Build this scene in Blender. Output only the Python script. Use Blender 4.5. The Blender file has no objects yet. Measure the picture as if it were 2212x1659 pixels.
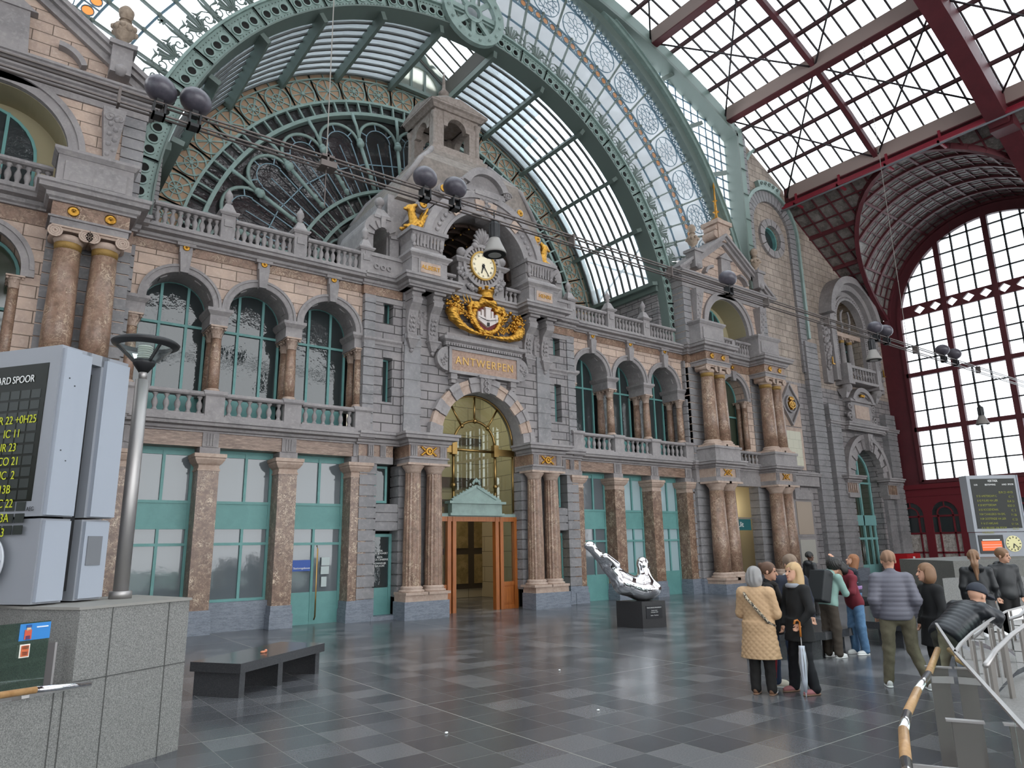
import bpy, math, random
import numpy as np
from math import pi, sin, cos, radians, hypot, atan2, sqrt
from mathutils import Vector, Matrix
from mathutils.geometry import tessellate_polygon
random.seed(4)
SC = bpy.context.scene
COL = SC.collection

# ---------------------------------------------------------------- camera
FPX, YAW, PITCH, ROLL, EYE = 1519.8, 0.6424, 0.2263, 0.0179, 2.0
fw = Vector((sin(YAW)*cos(PITCH), cos(YAW)*cos(PITCH), sin(PITCH)))
rt = Vector((cos(YAW), -sin(YAW), 0.0)); dn = fw.cross(rt)
rt2 = rt*cos(ROLL)+dn*sin(ROLL); dn2 = dn*cos(ROLL)-rt*sin(ROLL)
cam = bpy.data.cameras.new('camera'); cam.sensor_width = 36.0; cam.lens = FPX/2212*36.0
cam.clip_start = .05; cam.clip_end = 500
camo = bpy.data.objects.new('camera', cam); COL.objects.link(camo)
camo.matrix_world = Matrix(((rt2.x, -dn2.x, -fw.x, 0), (rt2.y, -dn2.y, -fw.y, 0), (rt2.z, -dn2.z, -fw.z, EYE), (0, 0, 0, 1)))
SC.camera = camo

# ---------------------------------------------------------------- sky (even overcast), exposure
W = bpy.data.worlds.new('overcast_sky'); SC.world = W; W.use_nodes = True
bg = W.node_tree.nodes['Background']; bg.inputs[0].default_value = (0.93, 0.97, 1.0, 1); bg.inputs[1].default_value = 3.6
vs = SC.view_settings; vs.view_transform = 'Standard'; vs.look = 'None'; vs.exposure = 0.28; vs.gamma = 1; vs.use_curve_mapping = False
SC.cycles.max_bounces = 8; SC.cycles.diffuse_bounces = 4; SC.cycles.glossy_bounces = 3
SC.cycles.transparent_max_bounces = 14; SC.cycles.transmission_bounces = 4
SC.cycles.use_denoising = True
SC.cycles.sample_clamp_indirect = 4

# ---------------------------------------------------------------- materials
MT = {}
def rgb(h):
    h = h.lstrip('#'); c = [int(h[i:i+2], 16)/255 for i in (0, 2, 4)]
    return tuple([(x/12.92 if x <= .04045 else ((x+.055)/1.055)**2.4) for x in c]+[1])
def mat(name, col, rough=.6, metal=0.0, ior=None, noise=None, bump=None, brick=None, veins=None, spec=None, trans=None, coat=None):
    if name in MT: return MT[name]
    m = bpy.data.materials.new(name); m.use_nodes = True; MT[name] = m
    nt = m.node_tree; N = nt.nodes; L = nt.links; b = N['Principled BSDF']
    c = rgb(col) if isinstance(col, str) else (*col, 1)
    b.inputs['Roughness'].default_value = rough; b.inputs['Metallic'].default_value = metal
    if ior: b.inputs['IOR'].default_value = ior
    if spec is not None: b.inputs['Specular IOR Level'].default_value = spec
    if coat: b.inputs['Coat Weight'].default_value = coat; b.inputs['Coat Roughness'].default_value = .05
    geo = N.new('ShaderNodeNewGeometry'); vec = geo.outputs['Position']
    src = N.new('ShaderNodeRGB'); src.outputs[0].default_value = c; out = src.outputs[0]; hgt = None
    def mixc(f, a, bb):
        x = N.new('ShaderNodeMix'); x.data_type = 'RGBA'
        if isinstance(f, float): x.inputs[0].default_value = f
        else: L.new(f, x.inputs[0])
        for s, i in ((a, 6), (bb, 7)):
            if isinstance(s, tuple): x.inputs[i].default_value = s
            else: L.new(s, x.inputs[i])
        return x.outputs[2]
    def ns(scale, det=5, rg=.6, dist=0.0, stretch=None):
        n = N.new('ShaderNodeTexNoise'); n.inputs['Scale'].default_value = scale; n.inputs['Detail'].default_value = det
        n.inputs['Roughness'].default_value = rg; n.inputs['Distortion'].default_value = dist
        if stretch:
            mp = N.new('ShaderNodeMapping'); mp.inputs['Scale'].default_value = stretch; L.new(vec, mp.inputs[0]); L.new(mp.outputs[0], n.inputs['Vector'])
        else: L.new(vec, n.inputs['Vector'])
        return n.outputs['Fac']
    def ramp(f, p0, p1, c0=(0, 0, 0, 1), c1=(1, 1, 1, 1)):
        r = N.new('ShaderNodeValToRGB'); r.color_ramp.elements[0].position = p0; r.color_ramp.elements[1].position = p1
        r.color_ramp.elements[0].color = c0; r.color_ramp.elements[1].color = c1; L.new(f, r.inputs[0]); return r.outputs[0]
    if noise:
        for (sc, col2, p0, p1, st) in noise:
            out = mixc(ramp(ns(sc, 6, .65, 0.3, st), p0, p1), out, rgb(col2))
    if veins:
        for (sc, col2, wd, st) in veins:
            n = ns(sc, 4, .6, 1.4, st)
            a = N.new('ShaderNodeMath'); a.operation = 'SUBTRACT'; L.new(n, a.inputs[0]); a.inputs[1].default_value = .5
            q = N.new('ShaderNodeMath'); q.operation = 'ABSOLUTE'; L.new(a.outputs[0], q.inputs[0])
            mk = ns(sc*.55, 2, .5)
            v = N.new('ShaderNodeMath'); v.operation = 'MULTIPLY'; L.new(ramp(q.outputs[0], 0.0, wd, (1, 1, 1, 1), (0, 0, 0, 1)), v.inputs[0]); L.new(ramp(mk, .45, .6), v.inputs[1])
            out = mixc(v.outputs[0], out, rgb(col2))
    if brick:
        bw, bh, mo, cm, var = brick
        sp = N.new('ShaderNodeSeparateXYZ'); L.new(vec, sp.inputs[0])
        sn = N.new('ShaderNodeSeparateXYZ'); L.new(geo.outputs['True Normal'], sn.inputs[0])
        ab = N.new('ShaderNodeMath'); ab.operation = 'ABSOLUTE'; L.new(sn.outputs[0], ab.inputs[0])
        gt = N.new('ShaderNodeMath'); gt.operation = 'GREATER_THAN'; L.new(ab.outputs[0], gt.inputs[0]); gt.inputs[1].default_value = .7
        mx = N.new('ShaderNodeMix'); L.new(gt.outputs[0], mx.inputs[0]); L.new(sp.outputs[0], mx.inputs[2]); L.new(sp.outputs[1], mx.inputs[3])
        cb = N.new('ShaderNodeCombineXYZ'); L.new(mx.outputs[0], cb.inputs[0]); L.new(sp.outputs[2], cb.inputs[1])
        br = N.new('ShaderNodeTexBrick'); L.new(cb.outputs[0], br.inputs['Vector']); br.inputs['Scale'].default_value = 1
        br.inputs['Brick Width'].default_value = bw; br.inputs['Row Height'].default_value = bh; br.inputs['Mortar Size'].default_value = mo
        br.inputs['Mortar Smooth'].default_value = .3; br.inputs['Bias'].default_value = 0
        br.inputs['Color1'].default_value = (1-var, 1-var, 1-var*.9, 1); br.inputs['Color2'].default_value = (1, 1, 1, 1); br.inputs['Mortar'].default_value = (1, 1, 1, 1)
        mu = N.new('ShaderNodeMix'); mu.data_type = 'RGBA'; mu.blend_type = 'MULTIPLY'; mu.inputs[0].default_value = 1
        L.new(out, mu.inputs[6]); L.new(br.outputs['Color'], mu.inputs[7])
        out = mixc(br.outputs['Fac'], mu.outputs[2], rgb(cm)); hgt = br.outputs['Fac']
    L.new(out, b.inputs['Base Color'])
    if bump or hgt:
        bp = N.new('ShaderNodeBump')
        if hgt: bp.invert = True; L.new(hgt, bp.inputs['Height']); bp.inputs['Strength'].default_value = .6; bp.inputs['Distance'].default_value = .02
        else: L.new(ns(bump[0], 4), bp.inputs['Height']); bp.inputs['Strength'].default_value = bump[1]; bp.inputs['Distance'].default_value = bump[2] if len(bump) > 2 else .01
        L.new(bp.outputs[0], b.inputs['Normal'])
    if trans is not None:   # clear or tinted sheet glass: light passes straight on, plus a mirror layer
        nt.nodes.remove(b); o = N['Material Output']
        tr = N.new('ShaderNodeBsdfTransparent'); tr.inputs[0].default_value = c
        gl = N.new('ShaderNodeBsdfGlossy'); gl.inputs['Roughness'].default_value = rough; gl.inputs[0].default_value = (1, 1, 1, 1)
        df = N.new('ShaderNodeBsdfTranslucent'); df.inputs[0].default_value = (.9, .93, .95, 1)
        fr = N.new('ShaderNodeFresnel'); fr.inputs[0].default_value = 1.45
        m1 = N.new('ShaderNodeMixShader'); m1.inputs[0].default_value = trans; L.new(tr.outputs[0], m1.inputs[1]); L.new(df.outputs[0], m1.inputs[2])
        m2 = N.new('ShaderNodeMixShader'); L.new(fr.outputs[0], m2.inputs[0]); L.new(m1.outputs[0], m2.inputs[1]); L.new(gl.outputs[0], m2.inputs[2])
        L.new(m2.outputs[0], o.inputs[0])
    return m
BLUE = mat('bluestone', '#958f8e', .75, noise=[(1.3, '#817c7c', .4, .65, None), (9, '#a59f9b', .5, .8, None), (3, '#6d6868', .6, .85, (2, 2, .35))])
ASH = mat('bluestone_ashlar', '#968f8e', .75, noise=[(1.1, '#7a7778', .4, .65, None), (8, '#9f9994', .5, .8, None)], brick=(.78, .285, .017, '#3f3b3a', .16))
RUST = mat('bluestone_banded', '#8b8889', .75, noise=[(1.1, '#767475', .4, .65, None), (8, '#9d9996', .5, .8, None)])
CREAM = mat('cream_stone', '#cbb2a0', .8, noise=[(1.6, '#b49e90', .4, .65, None), (10, '#d6c2b3', .5, .8, None)], brick=(.82, .3, .012, '#6a5b4f', .16))
DIRTY = mat('weathered_stone', '#b3a396', .8, noise=[(.7, '#8b7e72', .4, .65, (1, 1, .4)), (6, '#b7aa9c', .5, .8, None)], brick=(.62, .36, .014, '#5d544c', .16))
MARB = mat('brown_marble', '#8f7160', .38, noise=[(5, '#735a4a', .4, .6, None), (16, '#9a8370', .5, .75, None)], veins=[(4.2, '#cbb49a', .03, None), (9, '#b79c82', .022, None)])
MARBD = mat('dark_brown_marble', '#7d6352', .3, noise=[(6, '#664d3f', .4, .6, None)], veins=[(8, '#e0cbb0', .03, None), (17, '#c2a58c', .03, None)])
PINK = mat('pale_pink_stone', '#b59f90', .7, noise=[(4, '#a48d7e', .4, .65, None), (14, '#c2afa0', .5, .8, None)])
PLINTH = mat('blue_grey_plinth', '#7c828c', .5, noise=[(4, '#666c77', .4, .6, (1, 1, 5)), (18, '#8f959d', .5, .7, (1, 1, 5))])
URN = mat('urn_terracotta', '#a89684', .85, noise=[(9, '#8e7d6d', .4, .65, None)], bump=(40, .5))
TEAL = mat('teal_paint', '#669995', .5, noise=[(2, '#5f918d', .4, .6, None)])
GREEN = mat('green_iron', '#8b9f98', .5, noise=[(3, '#80938c', .4, .6, None)])
GREEND = mat('dark_green_iron', '#67746e', .5)
TAN = mat('tan_panel', '#b3947a', .8, noise=[(1.5, '#a4876e', .4, .6, None)])
RED = mat('oxblood_iron', '#5d252b', .55, noise=[(2, '#552228', .4, .6, None)])
REDS = mat('rail_red_iron', '#8a1f30', .5)
BEAM = mat('beige_girder', '#a08d86', .6)
GOLD = mat('gilding', '#cc9a45', .33, 1.0, bump=(40, .6, .02), noise=[(9, '#8a5f22', .52, .7, None)])
BRASS = mat('brass', '#94794b', .35, 1.0)
STEEL = mat('brushed_steel', '#a8a4a2', .45, .85)
PLATE = mat('satin_steel_plate', '#7c7772', .5, .5)
CHROME = mat('chrome', '#e6e6e8', .04, 1.0)
PAINTG = mat('silver_grey_paint', '#8e9197', .4)
PAINTL = mat('light_grey_paint', '#9ba1ab', .4)
BLACKP = mat('black_plastic', '#1e1e20', .5)
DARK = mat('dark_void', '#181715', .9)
DGLASS = mat('dark_window_glass', '#33393a', .03, ior=1.6, bump=(1.8, .45, .02))
GGLASS = mat('grey_blind_glass', '#646b6f', .06, ior=1.7, bump=(1.3, .15, .02))
WGLASS = mat('painted_lit_glass', '#9fb4b8', .1, ior=1.5)  # pale base colour stands in for light in the panes
SKYG = mat('roof_glass', (.86, .93, .97), .15, trans=.25)
CLEAR = mat('clear_glass', (.80, .88, .85), .01, trans=.02)
DIRTG = mat('dirty_wired_glass', '#8d8782', .5, noise=[(3, '#5c5550', .35, .65, None), (11, '#b8b2a8', .55, .8, None)])
ORANGEG = mat('amber_glass', (.85, .35, .05), .2, trans=.3)
WOOD = mat('orange_oak', '#a8622c', .35, noise=[(3, '#8a4b1e', .4, .7, (8, 8, .6))])
HWOOD = mat('handrail_beech', '#b58c5e', .4, noise=[(6, '#9d7347', .4, .7, (3, 3, 3))])
GRAN = mat('grey_granite', '#84837f', .6, noise=[(90, '#666563', .45, .55, None), (130, '#a6a5a0', .55, .65, None)])
GRAND = mat('dark_granite', '#343436', .18, noise=[(120, '#48484a', .5, .62, None)])
GRANB = mat('brown_granite', '#5b544d', .6, noise=[(90, '#4a443e', .45, .55, None)])

# floor: dark flamed slabs of slightly differing tone, thin pale joints
FLOOR = bpy.data.materials.new('floor_slabs'); FLOOR.use_nodes = True
def _floor():
    nt = FLOOR.node_tree; N = nt.nodes; L = nt.links; b = N['Principled BSDF']
    geo = N.new('ShaderNodeNewGeometry')
    mp = N.new('ShaderNodeMapping'); mp.inputs['Scale'].default_value = (1/.55, 1/.48, 1); L.new(geo.outputs['Position'], mp.inputs[0])
    fl = N.new('ShaderNodeVectorMath'); fl.operation = 'FLOOR'; L.new(mp.outputs[0], fl.inputs[0])
    fz = N.new('ShaderNodeVectorMath'); fz.operation = 'MULTIPLY'; L.new(fl.outputs[0], fz.inputs[0]); fz.inputs[1].default_value = (1, 1, 0)
    wn = N.new('ShaderNodeTexWhiteNoise'); wn.noise_dimensions = '3D'; L.new(fz.outputs[0], wn.inputs['Vector'])
    r = N.new('ShaderNodeValToRGB'); e = r.color_ramp.elements; e[0].position = 0; e[0].color = rgb('#45464a'); e[1].position = .5; e[1].color = rgb('#505154')
    x = e.new(.8); x.color = rgb('#5d5d60'); x = e.new(.86); x.color = rgb('#6b6a6c'); x = e.new(1.0); x.color = rgb('#666668')
    L.new(wn.outputs['Value'], r.inputs[0])
    fr = N.new('ShaderNodeVectorMath'); fr.operation = 'FRACTION'; L.new(mp.outputs[0], fr.inputs[0])
    sp = N.new('ShaderNodeSeparateXYZ'); L.new(fr.outputs[0], sp.inputs[0])
    def edge(s):
        a = N.new('ShaderNodeMath'); a.operation = 'LESS_THAN'; L.new(s, a.inputs[0]); a.inputs[1].default_value = .011; return a.outputs[0]
    mxx = N.new('ShaderNodeMath'); mxx.operation = 'MAXIMUM'; L.new(edge(sp.outputs[0]), mxx.inputs[0]); L.new(edge(sp.outputs[1]), mxx.inputs[1])
    # wider pale lines every ninth slab
    mp2 = N.new('ShaderNodeMapping'); mp2.inputs['Scale'].default_value = (1/4.95, 1/4.32, 1); L.new(geo.outputs['Position'], mp2.inputs[0])
    f2 = N.new('ShaderNodeVectorMath'); f2.operation = 'FRACTION'; L.new(mp2.outputs[0], f2.inputs[0]); s2 = N.new('ShaderNodeSeparateXYZ'); L.new(f2.outputs[0], s2.inputs[0])
    def edge2(s):
        a = N.new('ShaderNodeMath'); a.operation = 'LESS_THAN'; L.new(s, a.inputs[0]); a.inputs[1].default_value = .0026; return a.outputs[0]
    m2 = N.new('ShaderNodeMath'); m2.operation = 'MAXIMUM'; L.new(edge2(s2.outputs[0]), m2.inputs[0]); L.new(edge2(s2.outputs[1]), m2.inputs[1])
    no = N.new('ShaderNodeTexNoise'); no.inputs['Scale'].default_value = 60; no.inputs['Detail'].default_value = 4; L.new(geo.outputs['Position'], no.inputs['Vector'])
    mm = N.new('ShaderNodeMix'); mm.data_type = 'RGBA'; mm.blend_type = 'OVERLAY'; mm.inputs[0].default_value = .35; L.new(r.outputs[0], mm.inputs[6]); L.new(no.outputs['Fac'], mm.inputs[7])
    a1 = N.new('ShaderNodeMix'); a1.data_type = 'RGBA'; L.new(mxx.outputs[0], a1.inputs[0]); L.new(mm.outputs[2], a1.inputs[6]); a1.inputs[7].default_value = rgb('#7b7a76')
    a2 = N.new('ShaderNodeMix'); a2.data_type = 'RGBA'; L.new(m2.outputs[0], a2.inputs[0]); L.new(a1.outputs[2], a2.inputs[6]); a2.inputs[7].default_value = rgb('#96948d')
    L.new(a2.outputs[2], b.inputs['Base Color'])
    n2 = N.new('ShaderNodeTexNoise'); n2.inputs['Scale'].default_value = .5; n2.inputs['Detail'].default_value = 0; L.new(geo.outputs['Position'], n2.inputs['Vector'])
    mr = N.new('ShaderNodeMapRange'); mr.inputs[3].default_value = .19; mr.inputs[4].default_value = .25; L.new(n2.outputs['Fac'], mr.inputs[0]); L.new(mr.outputs[0], b.inputs['Roughness'])
    b.inputs['Specular IOR Level'].default_value = .5
_floor()

# ---------------------------------------------------------------- mesh builder
def nrm(v): l = sqrt(sum(a*a for a in v)) or 1; return tuple(a/l for a in v)
class M:
    def __init__(s): s.v = []; s.f = []; s.sm = []
    def add(s, v, f, sm=False):
        o = len(s.v); s.v += [tuple(p) for p in v]; s.f += [tuple(i+o for i in q) for q in f]; s.sm += [sm]*len(f); return s
    def box(s, x0, x1, y0, y1, z0, z1):
        return s.add([(x0, y0, z0), (x1, y0, z0), (x1, y1, z0), (x0, y1, z0), (x0, y0, z1), (x1, y0, z1), (x1, y1, z1), (x0, y1, z1)],
                     [(0, 3, 2, 1), (4, 5, 6, 7), (0, 1, 5, 4), (1, 2, 6, 5), (2, 3, 7, 6), (3, 0, 4, 7)])
    def frus(s, cx, cy, z0, z1, a0, b0, a1, b1):   # rectangular frustum with half sizes
        return s.add([(cx-a0, cy-b0, z0), (cx+a0, cy-b0, z0), (cx+a0, cy+b0, z0), (cx-a0, cy+b0, z0), (cx-a1, cy-b1, z1), (cx+a1, cy-b1, z1), (cx+a1, cy+b1, z1), (cx-a1, cy+b1, z1)],
                     [(0, 3, 2, 1), (4, 5, 6, 7), (0, 1, 5, 4), (1, 2, 6, 5), (2, 3, 7, 6), (3, 0, 4, 7)])
    def lathe(s, cx, cy, prof, n=16, z=0, flute=0, caps=True):   # prof: (r,z) upward
        v = []
        for r, zz in prof:
            for i in range(n):
                a = 2*pi*i/n; rr = r*(1-(flute if i % 2 else 0)); v.append((cx+rr*cos(a), cy+rr*sin(a), z+zz))
        f = [(j*n+i, j*n+(i+1) % n, (j+1)*n+(i+1) % n, (j+1)*n+i) for j in range(len(prof)-1) for i in range(n)]
        s.add(v, f, flute == 0)
        if not caps: return s
        k = len(s.v)-len(v); s.f += [tuple(range(k+n-1, k-1, -1)), tuple(range(k+(len(prof)-1)*n, k+len(prof)*n))]; s.sm += [False]*2
        return s
    def pts3(s, quadlist): return s
    def tube(s, path, r, n=6, closed=False, up=(0, 0, 1)):
        P = [Vector(p) for p in path]; m = len(P); v = []
        for i, p in enumerate(P):
            a = P[(i-1) % m] if (i > 0 or closed) else p; b = P[(i+1) % m] if (i < m-1 or closed) else p
            t = (b-a).normalized(); u = Vector(up)
            if abs(t.dot(u)) > .95: u = Vector((0, 1, 0)) if abs(t.y) < .9 else Vector((1, 0, 0))
            x = t.cross(u).normalized(); y = x.cross(t); rr = r[i] if isinstance(r, (list, tuple)) else r
            for k in range(n):
                q = 2*pi*k/n+pi/n; v.append(p+x*cos(q)*rr+y*sin(q)*rr)
        f = []
        for i in range(m if closed else m-1):
            j = (i+1) % m
            for k in range(n): f.append((i*n+k, i*n+(k+1) % n, j*n+(k+1) % n, j*n+k))
        if not closed: f += [tuple(range(n-1, -1, -1)), tuple(range((m-1)*n, m*n))]
        return s.add(v, f, n > 4)
    def bar(s, a, b, w, h=None, up=(0, 0, 1)):   # rectangular bar between two points, w across, h along up
        h = h or w; a = Vector(a); b = Vector(b); t = (b-a).normalized(); u = Vector(up)
        if abs(t.dot(u)) > .98: u = Vector((0, 1, 0))
        x = t.cross(u).normalized()*w/2; y = x.cross(t).normalized()*h/2
        return s.add([a-x-y, a+x-y, a+x+y, a-x+y, b-x-y, b+x-y, b+x+y, b-x+y], [(0, 3, 2, 1), (4, 5, 6, 7), (0, 1, 5, 4), (1, 2, 6, 5), (2, 3, 7, 6), (3, 0, 4, 7)])
    def prism(s, poly, y0, y1):   # poly in XZ, extruded along Y
        n = len(poly); v = [(x, y0, z) for x, z in poly]+[(x, y1, z) for x, z in poly]
        tri = tessellate_polygon([[Vector((x, z, 0)) for x, z in poly]])
        f = [tuple(t) for t in tri]+[tuple(i+n for i in reversed(t)) for t in tri]+[(i, (i+1) % n, n+(i+1) % n, n+i) for i in range(n)]
        return s.add(v, f)
    def prismz(s, poly, z0, z1):
        n = len(poly); v = [(x, y, z0) for x, y in poly]+[(x, y, z1) for x, y in poly]
        tri = tessellate_polygon([[Vector((x, y, 0)) for x, y in poly]])
        f = [tuple(t) for t in tri]+[tuple(i+n for i in reversed(t)) for t in tri]+[(i, (i+1) % n, n+(i+1) % n, n+i) for i in range(n)]
        return s.add(v, f)
    def arc(s, cx, cz, r0, r1, a0, a1, y0, y1, n=24):   # annular sector in XZ, degrees
        v = []; 
        for i in range(n+1):
            a = radians(a0+(a1-a0)*i/n); c, q = cos(a), sin(a)
            v += [(cx+r0*c, y0, cz+r0*q), (cx+r1*c, y0, cz+r1*q), (cx+r1*c, y1, cz+r1*q), (cx+r0*c, y1, cz+r0*q)]
        f = []
        for i in range(n):
            k = i*4; f += [(k, k+1, k+5, k+4), (k+1, k+2, k+6, k+5), (k+2, k+3, k+7, k+6), (k+3, k, k+4, k+7)]
        if abs(a1-a0) < 359.9: f += [(0, 3, 2, 1), (4*n, 4*n+1, 4*n+2, 4*n+3)]
        return s.add(v, f)
    def mold(s, path, prof):   # sweep a (out,z) profile along a plan path, mitred; outward is to the right of travel
        m = len(path); k = len(prof); v = []
        for i in range(m):
            def nn(a, b): dx, dy = b[0]-a[0], b[1]-a[1]; l = hypot(dx, dy); return (dy/l, -dx/l)
            n1 = nn(path[i-1], path[i]) if i > 0 else None; n2 = nn(path[i], path[i+1]) if i < m-1 else None
            if n1 is None: n = n2
            elif n2 is None: n = n1
            else:
                d = 1+n1[0]*n2[0]+n1[1]*n2[1]; n = ((n1[0]+n2[0])/d, (n1[1]+n2[1])/d)
            for o, z in prof: v.append((path[i][0]+n[0]*o, path[i][1]+n[1]*o, z))
        f = [(i*k+j, (i+1)*k+j, (i+1)*k+(j+1) % k, i*k+(j+1) % k) for i in range(m-1) for j in range(k)]
        f += [tuple(range(k)), tuple(range((m-1)*k+k-1, (m-1)*k-1, -1))]
        return s.add(v, f)
    def wall(s, x0, x1, z0, z1, y0, y1, holes):   # slab in XZ with holes (each a list of (x,z))
        outer = [(x0, z0), (x1, z0), (x1, z1), (x0, z1)]; return s.poly([outer]+holes, y0, y1)
    def poly(s, loops, y0, y1):
        allp = [p for l in loops for p in l]; n = len(allp)
        tri = tessellate_polygon([[Vector((x, z, 0)) for x, z in l] for l in loops])
        v = [(x, y0, z) for x, z in allp]+[(x, y1, z) for x, z in allp]
        f = [tuple(t) for t in tri]+[tuple(i+n for i in reversed(t)) for t in tri]
        o = 0
        for l in loops:
            m = len(l); f += [(o+i, o+(i+1) % m, n+o+(i+1) % m, n+o+i) for i in range(m)]; o += m
        return s.add(v, f)
    def ball(s, c, r, n=12, sc=(1, 1, 1)):
        m = n//2; v = []
        for j in range(m+1):
            t = pi*j/m
            for i in range(n): a = 2*pi*i/n; v.append((c[0]+r*sc[0]*sin(t)*cos(a), c[1]+r*sc[1]*sin(t)*sin(a), c[2]-r*sc[2]*cos(t)))
        return s.add(v, [(j*n+i, j*n+(i+1) % n, (j+1)*n+(i+1) % n, (j+1)*n+i) for j in range(m) for i in range(n)], True)
    def spiral(s, cx, y, cz, r, turns, w, a0=0, d=1, n=22, dep=None):   # scroll in XZ
        pts = []
        for i in range(n+1):
            t = i/n; a = a0+d*t*turns*2*pi; rr = r*(1-.85*t); pts.append((cx+rr*cos(a), y, cz+rr*sin(a)))
        return s.tube(pts, w, 5, up=(0, 1, 0))
    def xf(s, fn, k=0):
        s.v = s.v[:k]+[tuple(fn(*p)) for p in s.v[k:]]; return s
    def rot(s, ang, piv=(0, 0), k=0):
        c, q = cos(ang), sin(ang); return s.xf(lambda x, y, z: (piv[0]+(x-piv[0])*c-(y-piv[1])*q, piv[1]+(x-piv[0])*q+(y-piv[1])*c, z), k)
    def tilt(s, ang, cx, cz, k=0):   # turn in the XZ plane
        c, q = cos(ang), sin(ang); return s.xf(lambda x, y, z: (cx+(x-cx)*c-(z-cz)*q, y, cz+(x-cx)*q+(z-cz)*c), k)
    def shift(s, dx, dy, dz, k=0): return s.xf(lambda x, y, z: (x+dx, y+dy, z+dz), k)
    def mesh(s, name, m):
        me = bpy.data.meshes.new(name); me.from_pydata(s.v, [], s.f); me.materials.append(m)
        me.polygons.foreach_set('use_smooth', s.sm); me.update(); return me
    def build(s, name, m, parent=None, label=None):
        if parent is not None and parent.get('_o') is not None and parent.type == 'EMPTY':
            ox, oy, oz = parent['_o']; s.v = [(x-ox, y-oy, z-oz) for x, y, z in s.v]
        elif parent is not None and parent.parent is not None and parent.parent.get('_o') is not None:
            ox, oy, oz = parent.parent['_o']; s.v = [(x-ox, y-oy, z-oz) for x, y, z in s.v]
        o = bpy.data.objects.new(name, s.mesh(name, m)); COL.objects.link(o)
        if parent is not None: o.parent = parent
        if label: o['label'] = label
        return o
def islands(m, name, mt, parent, most=99):
    """each connected piece of m becomes an object of its own"""
    p = list(range(len(m.v)))
    def find(a):
        while p[a] != a: p[a] = p[p[a]]; a = p[a]
        return a
    for f in m.f:
        r = find(f[0])
        for q in f[1:]: p[find(q)] = r
    by = {}
    for i, f in enumerate(m.f): by.setdefault(find(f[0]), []).append(i)
    keys = list(by); out = []
    for n_, k in enumerate(keys):
        if n_ > most: break
        fs = by[k] if n_ < most else [i for kk in keys[n_:] for i in by[kk]]; used = sorted({q for i in fs for q in m.f[i]}); mp = {q: j for j, q in enumerate(used)}
        t = M(); t.v = [m.v[q] for q in used]; t.f = [tuple(mp[q] for q in m.f[i]) for i in fs]; t.sm = [m.sm[i] for i in fs]; o = t.build(name, mt, parent); out.append(o)
        if n_ == most: o['kind'] = 'stuff'
    return out
def clipt(m):
    """leave out the faces that would run inside the corner towers"""
    k = [i for i, f in enumerate(m.f) if not (lambda x, z: abs(abs(x-12.98)-13.82) < 3.2 and z < 13.6+2.1*(1-min(1, abs(abs(x-12.98)-13.82)/3.2)))(sum(m.v[q][0] for q in f)/len(f), sum(m.v[q][2] for q in f)/len(f))]
    m.f = [m.f[i] for i in k]; m.sm = [m.sm[i] for i in k]; return m
def tag(o, label=None, cat=None, group=None, kind=None):
    if label: o['label'] = label
    if cat: o['category'] = cat
    if group: o['group'] = group
    if kind: o['kind'] = kind
    return o
def thing(name, label, cat, loc=(0, 0, 0), rz=0, group=None, kind=None, world=True):
    o = bpy.data.objects.new(name, None); COL.objects.link(o); o.location = loc; o.rotation_euler = (0, 0, rz); o.empty_display_size = .1
    if world and rz == 0: o['_o'] = loc
    return tag(o, label, cat, group, kind)
def kids(o): return [c for c in o.children]
def dup(root, loc, rz=0, label=None, group=None, sx=None):
    r = root.copy(); COL.objects.link(r); r.location = loc; r.rotation_euler = (0, 0, rz)
    if sx is not None: r.scale = sx
    if label: r['label'] = label
    if group: r['group'] = group
    for ch in root.children:
        c = ch.copy(); COL.objects.link(c); c.parent = r
        for g in ch.children:
            d = g.copy(); COL.objects.link(d); d.parent = c
    return r
def struct(name, m, mt, label, cat='wall'):
    o = m.build(name, mt); return tag(o, label, cat, kind='structure')
_tc = {}
def text(parent, name, s, loc, size, mt, depth=.004, rx=pi/2, rz=0, align='CENTER', spacing=1.0, sx=1.0):
    cu = bpy.data.curves.new('lettering', 'FONT'); cu.body = s; cu.size = size; cu.extrude = depth; cu.align_x = align; cu.align_y = 'CENTER'; cu.space_character = spacing
    o = bpy.data.objects.new('tmp', cu); COL.objects.link(o); bpy.context.view_layer.update()
    me = bpy.data.meshes.new_from_object(o.evaluated_get(bpy.context.evaluated_depsgraph_get())); bpy.data.objects.remove(o)
    me.materials.clear(); me.materials.append(mt)
    p = bpy.data.objects.new(name, me); COL.objects.link(p); p.parent = parent
    lo = Vector(loc)
    if parent.get('_o') is not None: lo -= Vector(tuple(parent['_o']))
    elif parent.parent is not None and parent.parent.get('_o') is not None: lo -= Vector(tuple(parent.parent['_o']))
    p.location = lo; p.rotation_euler = (rx, 0, rz); p.scale = (sx, 1, 1); return p
def arcpts(cx, cz, r, a0, a1, n): return [(cx+r*cos(radians(a0+(a1-a0)*i/n)), cz+r*sin(radians(a0+(a1-a0)*i/n))) for i in range(n+1)]
def archhole(cx, w, z0, zs, n=14):   # opening with a round head, anticlockwise
    return [(cx-w, z0), (cx+w, z0)]+arcpts(cx, zs, w, 0, 180, n)
ORD = ['first', 'second', 'third', 'fourth', 'fifth', 'sixth', 'seventh', 'eighth', 'ninth', 'tenth', 'eleventh', 'twelfth', 'thirteenth', 'fourteenth', 'fifteenth', 'sixteenth']

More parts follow.
